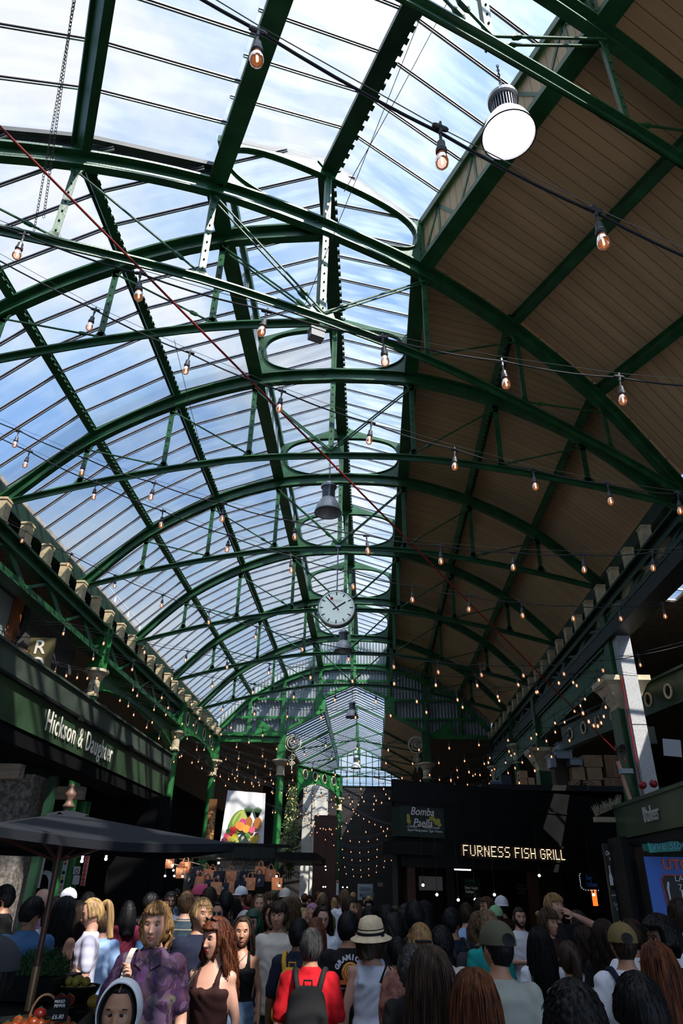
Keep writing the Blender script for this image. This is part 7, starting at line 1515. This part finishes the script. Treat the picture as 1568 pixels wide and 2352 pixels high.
person(597, 2054, 10.8, 5, 'f', 'fair', 'light brown', 'long', .28, top='tee', tc='black', lab='person with long fair hair and black top in the middle distance')
person(617, 2050, 11.3, 10, 'm', 'fair', 'brown', 'fringe', top='tee', tc='charcoal', lab='person with brown fringe right of the long fair haired one')
person(563, 2093, 7.7, 0, 'f', 'fair', 'white', 'bob', top='tee', tc='white', lab='short white haired person right behind the black vest top')
o24, H24, _ = person(583, 2089, 7.5, -15, 'f', 'fair', 'dark green', 'bob', top='jumper', tc='denim', lab='person with dark green tinted hair, sunglasses and denim jacket'); glasses(o24, H24)
o25, H25, _ = person(627, 2076, 8.1, -10, 'f', 'tan', 'dark brown', 'long', .26, top='tank', tc='white', bc='denim', pr='chin', lab='person with dark hair and a white vest top raising a hand to the mouth')
person(662, 2062, 7.7, -75, 'f', 'tan', 'brown', 'wavy', .34, top='tee', tc='olive', pr='phone', pl='phone', lab='person in profile with long brown hair and an olive top, hands raised')
person(718, 2075, 9.0, -15, 'f', 'tan', 'dark brown', 'bob', top='jumper', tc='white', hatk='hijab', hm=CC['pink'], lab='person wearing a dusky pink headscarf in the middle distance')
o28, H28, _ = person(741, 2080, 8.0, 12, 'f', 'fair', 'dark brown', 'long', .28, top='jumper', tc='white', pr='chin', pl='phone', pitch=R_(12), lab='person with round glasses and long dark hair eating from the hand'); glasses(o28, H28, False)
person(804, 2058, 8.7, 55, 'm', 'tan', 'dark brown', 'short', top='polo', tc='lilac', beard=True, lab='bearded person in a pale lilac polo looking right, left of the straw hat')
person(791, 2044, 13.0, 180, 'm', 'fair', 'light brown', 'fringe', top='tee', tc='white', lab='person with light tousled hair from behind in a white tee, far centre')
person(655, 2040, 12.0, 180, 'm', 'tan', 'brown', 'short', top='tee', tc='light blue', hatk='cap_back', hm=CC['cream'], lab='person in a cream cap and light blue tee from behind, far centre')
o31, H31, s31 = person(688, 2107, 5.9, 172, 'm', 'brown', 'black', 'short', top='polo', tc='navy', bc='denim', lab='person from behind in a navy polo carrying a mustard backpack', seed=3)
bp = backpack(o31, CC['mustard'], 'mustard yellow canvas backpack on the navy polo', big=.82)
o32, H32, s32 = person(716, 2130, 5.05, 180, 'm', 'tan', 'grey', 'short', top='polo', tc='red', bc='navy', lab='person from behind in a bright red polo with short greying hair', seed=5)
bp = backpack(o32, cloth('black nylon', (.012,.012,.013)), 'large black backpack on the bright red polo', big=1.05)
o33, H33, s33 = person(800, 2091, 5.9, 190, 'm', 'tan', 'black', 'short', top='tee', tc='black', bc='denim', yaw=R_(-30), lab='person from behind in a black tee printed with an orange spiral', seed=6)
pg = thing('back_print', None, None); pg.parent = o33
mb = MB(); mb.lathe([(.075,.151),(.075,.156)], (0,0,0), 24, axis=(0,1,0)); mb.box(-.085,.085,.150,.156,-.085,-.055); og = mb.build('orange_disc', mat('orange print', (.62,.16,.02), .7), o33); og.location = (0,-.0,1.30)
mb = MB(); spiral(mb, (0,.158,0), .062, 3, (1,0,0), (0,0,1), .005, 60); sp_ = mb.build('yellow_spiral', mat('yellow print', (.75,.50,.12), .7), o33); sp_.location = (0,0,1.305)
bpy.data.objects.remove(pg)
for i, ch in enumerate('GRAMICCI'):
    a = math.radians(155-i*18.5); tx = text_mesh('print_letter', ch, .052, CC['white'], frame((-(.105*math.cos(a))*1.0*1, .158, .105*math.sin(a)*.95), (-1*math.sin(a)*1.0, 0, -math.cos(a)*1.0*-1*-1)), o33, .001, align='CENTER', bold=.003); tx.location = (0,0,1.29)
tx = text_mesh('small_print', 'Gift in the original. East', .017, CC['white'], frame((.09,.158,1.185), (-1,0,0)), o33, .0005)
o34, H34, s34 = person(852, 2110, 5.45, 183, 'f', 'fair', 'dark brown', 'bob', top='dress', tc='white', bottom=None, hatk='sunhat', hm=CC['straw'], hm2=CC['black'], lab='person from behind in a white sleeveless dress and a straw sun hat', yaw=R_(-20), tmat=cloth('white seersucker', (.56,.58,.66), .05))
mb = MB(); rings(mb, [(0,0,1.005,.142,.106),(0,0,1.03,.140,.104)], 28); mb.build('waist_tie', CC['white'], o34)
mb = MB(); rings(mb, [(0,0,.93,.06,.05),(0,0,.98,.10,.08),(0,0,1.15,.12,.10),(0,0,1.30,.095,.08),(0,0,1.38,.05,.04)], 20); V, F_ = remesh(mb, .014, 3); mb = MB(); mb.add(V, F_); pk = mb.build('paisley_bag', CC['paisley'], smooth=True); q = atD(905, 2230, 4.9); pk.location = (q.x, q.y, -.02); tag(pk, 'maroon paisley patterned bag hanging right of the white dress', 'bag')
mb = MB(); mb.tube([(0,.0,1.34), (-.05,.0,1.42), (-.1,-.0,1.30)], .01, 6); mb.build('bag_strap', CC['black'], pk)
person(912, 2150, 5.6, 185, 'f', 'fair', 'black', 'short', top='tee', tc='striped blue', lab='person in blue and white stripes mostly hidden by the grey curls')
person(951, 2067, 6.3, 178, 'm', 'tan', 'black', 'short', top='tee', tc='black', lab='tall person from behind with thick black hair and black tee, right of the straw hat', seed=7)
person(905, 2098, 6.9, 165, 'f', 'tan', 'black', 'bob', top='tee', tc='black', lab='person with a dark bob from behind, between the straw hat and tall black tee')
person(848, 2080, 8.4, 175, 'm', 'fair', 'black', 'short', top='tee', tc='black', lab='person with black hair standing behind the straw hat')
person(887, 2078, 7.6, 190, 'f', 'brown', 'black', 'curly', top='tee', tc='charcoal', lab='person with black curls right behind the straw hat brim')
o36, H36, _ = person(946, 2168, 4.4, 184, 'f', 'tan', 'grey', 'curly', top='tee', tc='black', lab='person from behind with short greying curls and black top', seed=8)
o37, H37, s37 = person(987, 2175, 3.25, 182, 'f', 'tan', 'balayage', 'long', .46, top='tank', tc='yellow', lab='person from behind with very long highlighted brown hair and yellow straps', seed=9)
o38, H38, s38 = person(1086, 2226, 2.95, 180, 'f', 'fair', 'copper', 'long', .46, top='tee', tc='black', lab='person from behind with very long copper red hair, bottom centre', seed=10)
o39, H39, s39 = person(1137, 2116, 3.95, 181, 'm', 'tan', 'black', 'buzz', top='tee', tc='sage', bc='charcoal', yaw=R_(22), hatk='cap', hm=CC['olive canvas'], hm2=HC['black'], lab='person from behind in an olive cap and sage grey tee', seed=4)
o40, H40, _ = person(964, 2122, 5.6, 192, 'f', 'fair', 'sandy', 'bob', top='tee', tc='black', hatk='cap_back', hm=CC['black'], lab='person in a plain black cap with fair hair below it'); 
o41, H41, _ = person(1012, 2125, 5.6, 178, 'm', 'tan', 'black', 'curly', top='jumper', tc='cream', lab='person from behind in a cream hooded jacket with dark red lettering', seed=3)
tx = text_mesh('jacket_lettering', 'BERLIN', .085, CC['maroon'], frame((.16,.165,1.16), (-1,0,0)), o41, .001, bold=.004); mb = MB(); mb.sweep([(-.17,.14,1.0),(0,.175,1.22),(.13,.07,1.47)], .045, .008, (0,1,0)); mb.build('crossbody_strap', CC['black'], o41)
o42, H42, _ = person(1035, 2083, 6.8, 210, 'm', 'tan', 'black', 'short', top='jumper', tc='navy', yaw=R_(-65), lab='person in navy turned left in profile, wearing a dark grey backpack', seed=4); backpack(o42, CC['charcoal'], 'dark grey backpack on the navy jumper in the centre', big=.85)
person(1069, 2072, 8.6, 178, 'm', 'fair', 'dark brown', 'short', top='tee', tc='light blue', lab='person from behind in a light blue tee with a thin dark strap')
person(1117, 2058, 9.3, -65, 'm', 'tan', 'brown', 'short', top='tee', tc='navy', lab='short haired person in profile left of the white baseball cap')
person(1100, 2060, 9.8, 180, 'm', 'tan', 'dark brown', 'short', top='tee', tc='light blue', lab='person in light blue behind the brown curls')
person(1115, 2088, 6.5, 190, 'f', 'fair', 'light brown', 'curly', top='tee', tc='teal', lab='person from behind with light brown curls and a teal tee', seed=5)
person(1098, 2095, 7.3, 200, 'f', 'fair', 'light brown', 'wavy', .2, top='tee', tc='white', lab='person with wavy light brown hair and white top beside the teal tee')
person(1150, 2058, 10.6, 180, 'm', 'fair', 'dark brown', 'short', top='tee', tc='brown', hatk='cap_back', hm=CC['white'], lab='person in a white baseball cap and brown top, in front of the chalkboard')
person(1137, 2080, 9.1, 175, 'm', 'fair', 'brown', 'short', top='tee', tc='navy', hatk='cap', hm=cloth('pale green cap', (.22,.40,.24)), lab='person in a pale green cap just below the white baseball cap')
o45, H45, s45 = person(1190, 2081, 8.9, 10, 'm', 'fair', 'dark brown', 'buzz', top='tee', tc='white', pl='phone', pr='cup', beard=True, lab='bearded person in a white tee facing the camera with an orange drink')
o50, H50, _ = person(1236, 2130, 6.0, 180, 'f', 'fair', 'black', 'long', .42, top='tee', tc='white', lab='person from behind with long straight black hair over a white top', seed=11)
o48, H48, s48 = person(1270, 2053, 8.2, 15, 'm', 'fair', 'blond', 'fringe', top='tee', tc='black', pl='shout', yaw=R_(20), pitch=R_(-14), lab='tall fair haired person in a black tee shouting with one hand cupped at the mouth', seed=5)
mb = MB(); mb.box(-.05,.02,-.155,-.15,1.20,1.28); pc = mb.build('chest_print', CC['white'], o48)
o49, H49, s49 = person(1256, 2086, 7.3, 40, 'm', 'tan', 'brown', 'fringe', top='tee', tc='brown', pl='cup', pr='cup', lab='person with wavy brown hair and brown top holding a takeaway coffee', seed=6)
def cup(o, s, wrist, col, lab, cat='cup', lid=True):
    mb = MB(); mb.lathe([(.028,-.05),(.038,.045),(.036,.045),(.026,-.048)], n=18); c = mb.build('drink_cup', col, smooth=True); c.location = o.matrix_basis @ Vector(wrist); tag(c, lab, cat)
    if lid: mb = MB(); mb.lathe([(.001,.052),(.036,.052),(.040,.044),(.039,.038),(.001,.040)], n=18); mb.build('lid', mat('translucent lid', (.45,.45,.45), .3), c)
    return c
cup(o49, s49, (.03,-.37,1.17), mat('coffee brown cup', (.25,.15,.09), .5), 'takeaway coffee cup held by the wavy brown haired person')
cup(o45, s45, (-.03,-.37,1.17), mat('orange drink', (.75,.16,.02), .3), 'clear cup of bright orange drink held against the white tee')
person(1303, 2158, 4.9, 182, 'f', 'tan', 'dark brown', 'pony', top='tee', tc='floral', lab='person from behind with a dark ponytail, pale clip and floral white top', seed=2)
person(1335, 2128, 6.6, 185, 'f', 'tan', 'dark brown', 'wavy', .25, top='tee', tc='floral', lab='person in a floral top with loose dark hair right of the shouting person')
person(1383, 2113, 6.0, 175, 'f', 'tan', 'dark brown', 'wavy', .36, top='tee', tc='black', lab='person with long wavy dark hair left of the khaki cap', seed=4)
o52, H52, s52 = person(1423, 2120, 4.75, 178, 'm', 'tan', 'dark brown', 'buzz', top='tee', tc='white', bc='navy', hatk='cap', hm=CC['khaki'], hm2=HC['black'], lab='person from behind in a khaki cap and white tee with dark straps', seed=4)
backpack(o52, CC['navy'], 'slim dark navy backpack on the white tee at the right', big=.7)
person(1443, 2108, 5.6, 195, 'm', 'tan', 'dark brown', 'short', top='tee', tc='white', pr='hip', pl='hip', lab='person in a white tee with hands on hips behind the khaki cap')
o54, H54, s54 = person(1497, 2165, 3.9, 170, 'f', 'fair', 'copper', 'long', .55, top='tee', tc='navy', yaw=R_(50), lab='person with very long golden red hair at the lower right', seed=12)
person(1508, 2098, 4.9, -75, 'm', 'brown', 'black', 'afro', top='tee', tc='black', lab='brown skinned person in profile with rounded black hair at the right', seed=4)
person(1556, 2060, 5.4, 178, 'm', 'tan', 'dark brown', 'short', top='shirt', tc='white', lab='person from behind in a crisp white shirt at the right edge')
o57, H57, _ = person(1310, 2248, 2.25, 182, 'm', 'tan', 'black', 'curly', top='tee', tc='black', lab='person at the bottom right edge with a big mass of black wavy hair', seed=13)
o58, H58, _ = person(1456, 2228, 2.35, 180, 'm', 'tan', 'black', 'short', top='tee', tc='black', lab='person at the bottom right with neat short black hair, both ears showing', seed=14)
person(1010, 2230, 3.9, 182, 'f', 'brown', 'black', 'short', top='tee', tc='black', lab='short dark haired person squeezed behind the copper red hair') if False else None
# ---- the rest of the crowd
placed = [(o.location.x, o.location.y) for o in bpy.data.objects if o.name.startswith('person')]
rd = random.Random(11); used_lab = set(); n_bg = 0; tries = 0
cols = ['black','navy','charcoal','grey','maroon','black','olive','maroon','light blue','brown','black','navy','cream','denim','pink','blue']
while n_bg < 92 and tries < 9000:
    tries += 1; y = 7.5+22*rd.random()**1.15; x0 = -3.6 if y < 15 else -6.0; x1 = 2.3 if y < 11 else (1.2+(y-12)*.05 if y < 22 else 3)
    if y < 13.2: x1 = 3.0
    x = rd.uniform(x0, x1)
    if y > 13.7+.52*max(0, x-.4) and x > 0: continue
    if min((x-a)**2+(y-b)**2 for a, b in placed) < (.55 if y < 14 else .62)**2: continue
    if 12.9 < y < 14.5 and x < -3.4: continue
    placed.append((x, y)); sex = rd.choice('mf'); back = rd.random() < .62; hi = False
    hair = rd.choice(['black','black','dark brown','dark brown','brown','light brown','blond','grey','auburn']); style = rd.choice(['short','short','curly','fringe'] if sex == 'm' else ['long','long','pony','bun','wavy','bob']); tcol = rd.choice(cols)
    skin = rd.choice(['fair','tan','tan','olive','brown','dark']); hk = rd.choice([None]*7+['cap_back']); hc = rd.choice(['black','navy','red','white','olive canvas']) if hk else None
    sn = {'short': 'short', 'curly': 'curly', 'fringe': 'fringed', 'long': 'long', 'pony': 'tied back', 'bun': 'bunned', 'wavy': 'wavy', 'bob': 'bobbed'}[style]
    zone = 'under umbrella' if x < -3.2 and y < 16 else ('near tote bags' if x < -2.6 else ('far crowd' if y > 17 else ('by fish grill' if x > .4 else 'mid crowd')))
    lab = f'person with {sn} {hair} hair, {tcol} top{(", "+hc.split()[0]+" cap") if hc else ""}, {"back" if back else "front"} view, {zone}'
    if lab in used_lab: continue
    used_lab.add(lab); h = (rd.gauss(1.76, .06) if sex == 'm' else rd.gauss(1.66, .05)); h = min(1.86, h)
    fc = (180+rd.uniform(-35, 35)) if back else rd.uniform(-45, 45); pl, pr = rd.choice([('down','down'),('down','down'),('phone','down'),('down','phone')])
    person(0, 0, 0, fc, sex, skin, hair, style, .28, top=rd.choice(['tee','tee','jumper']), tc=tcol, bc=rd.choice(['navy','charcoal','denim','black']), pl=pl, pr=pr, yaw=R_(rd.choice([-30,0,25])), hatk=hk, hm=CC[hc] if hc else None, hi=False, lab=lab, pos=(x, y, h), seed=1)
    n_bg += 1
print('people', npeople[0], 'bg', n_bg)
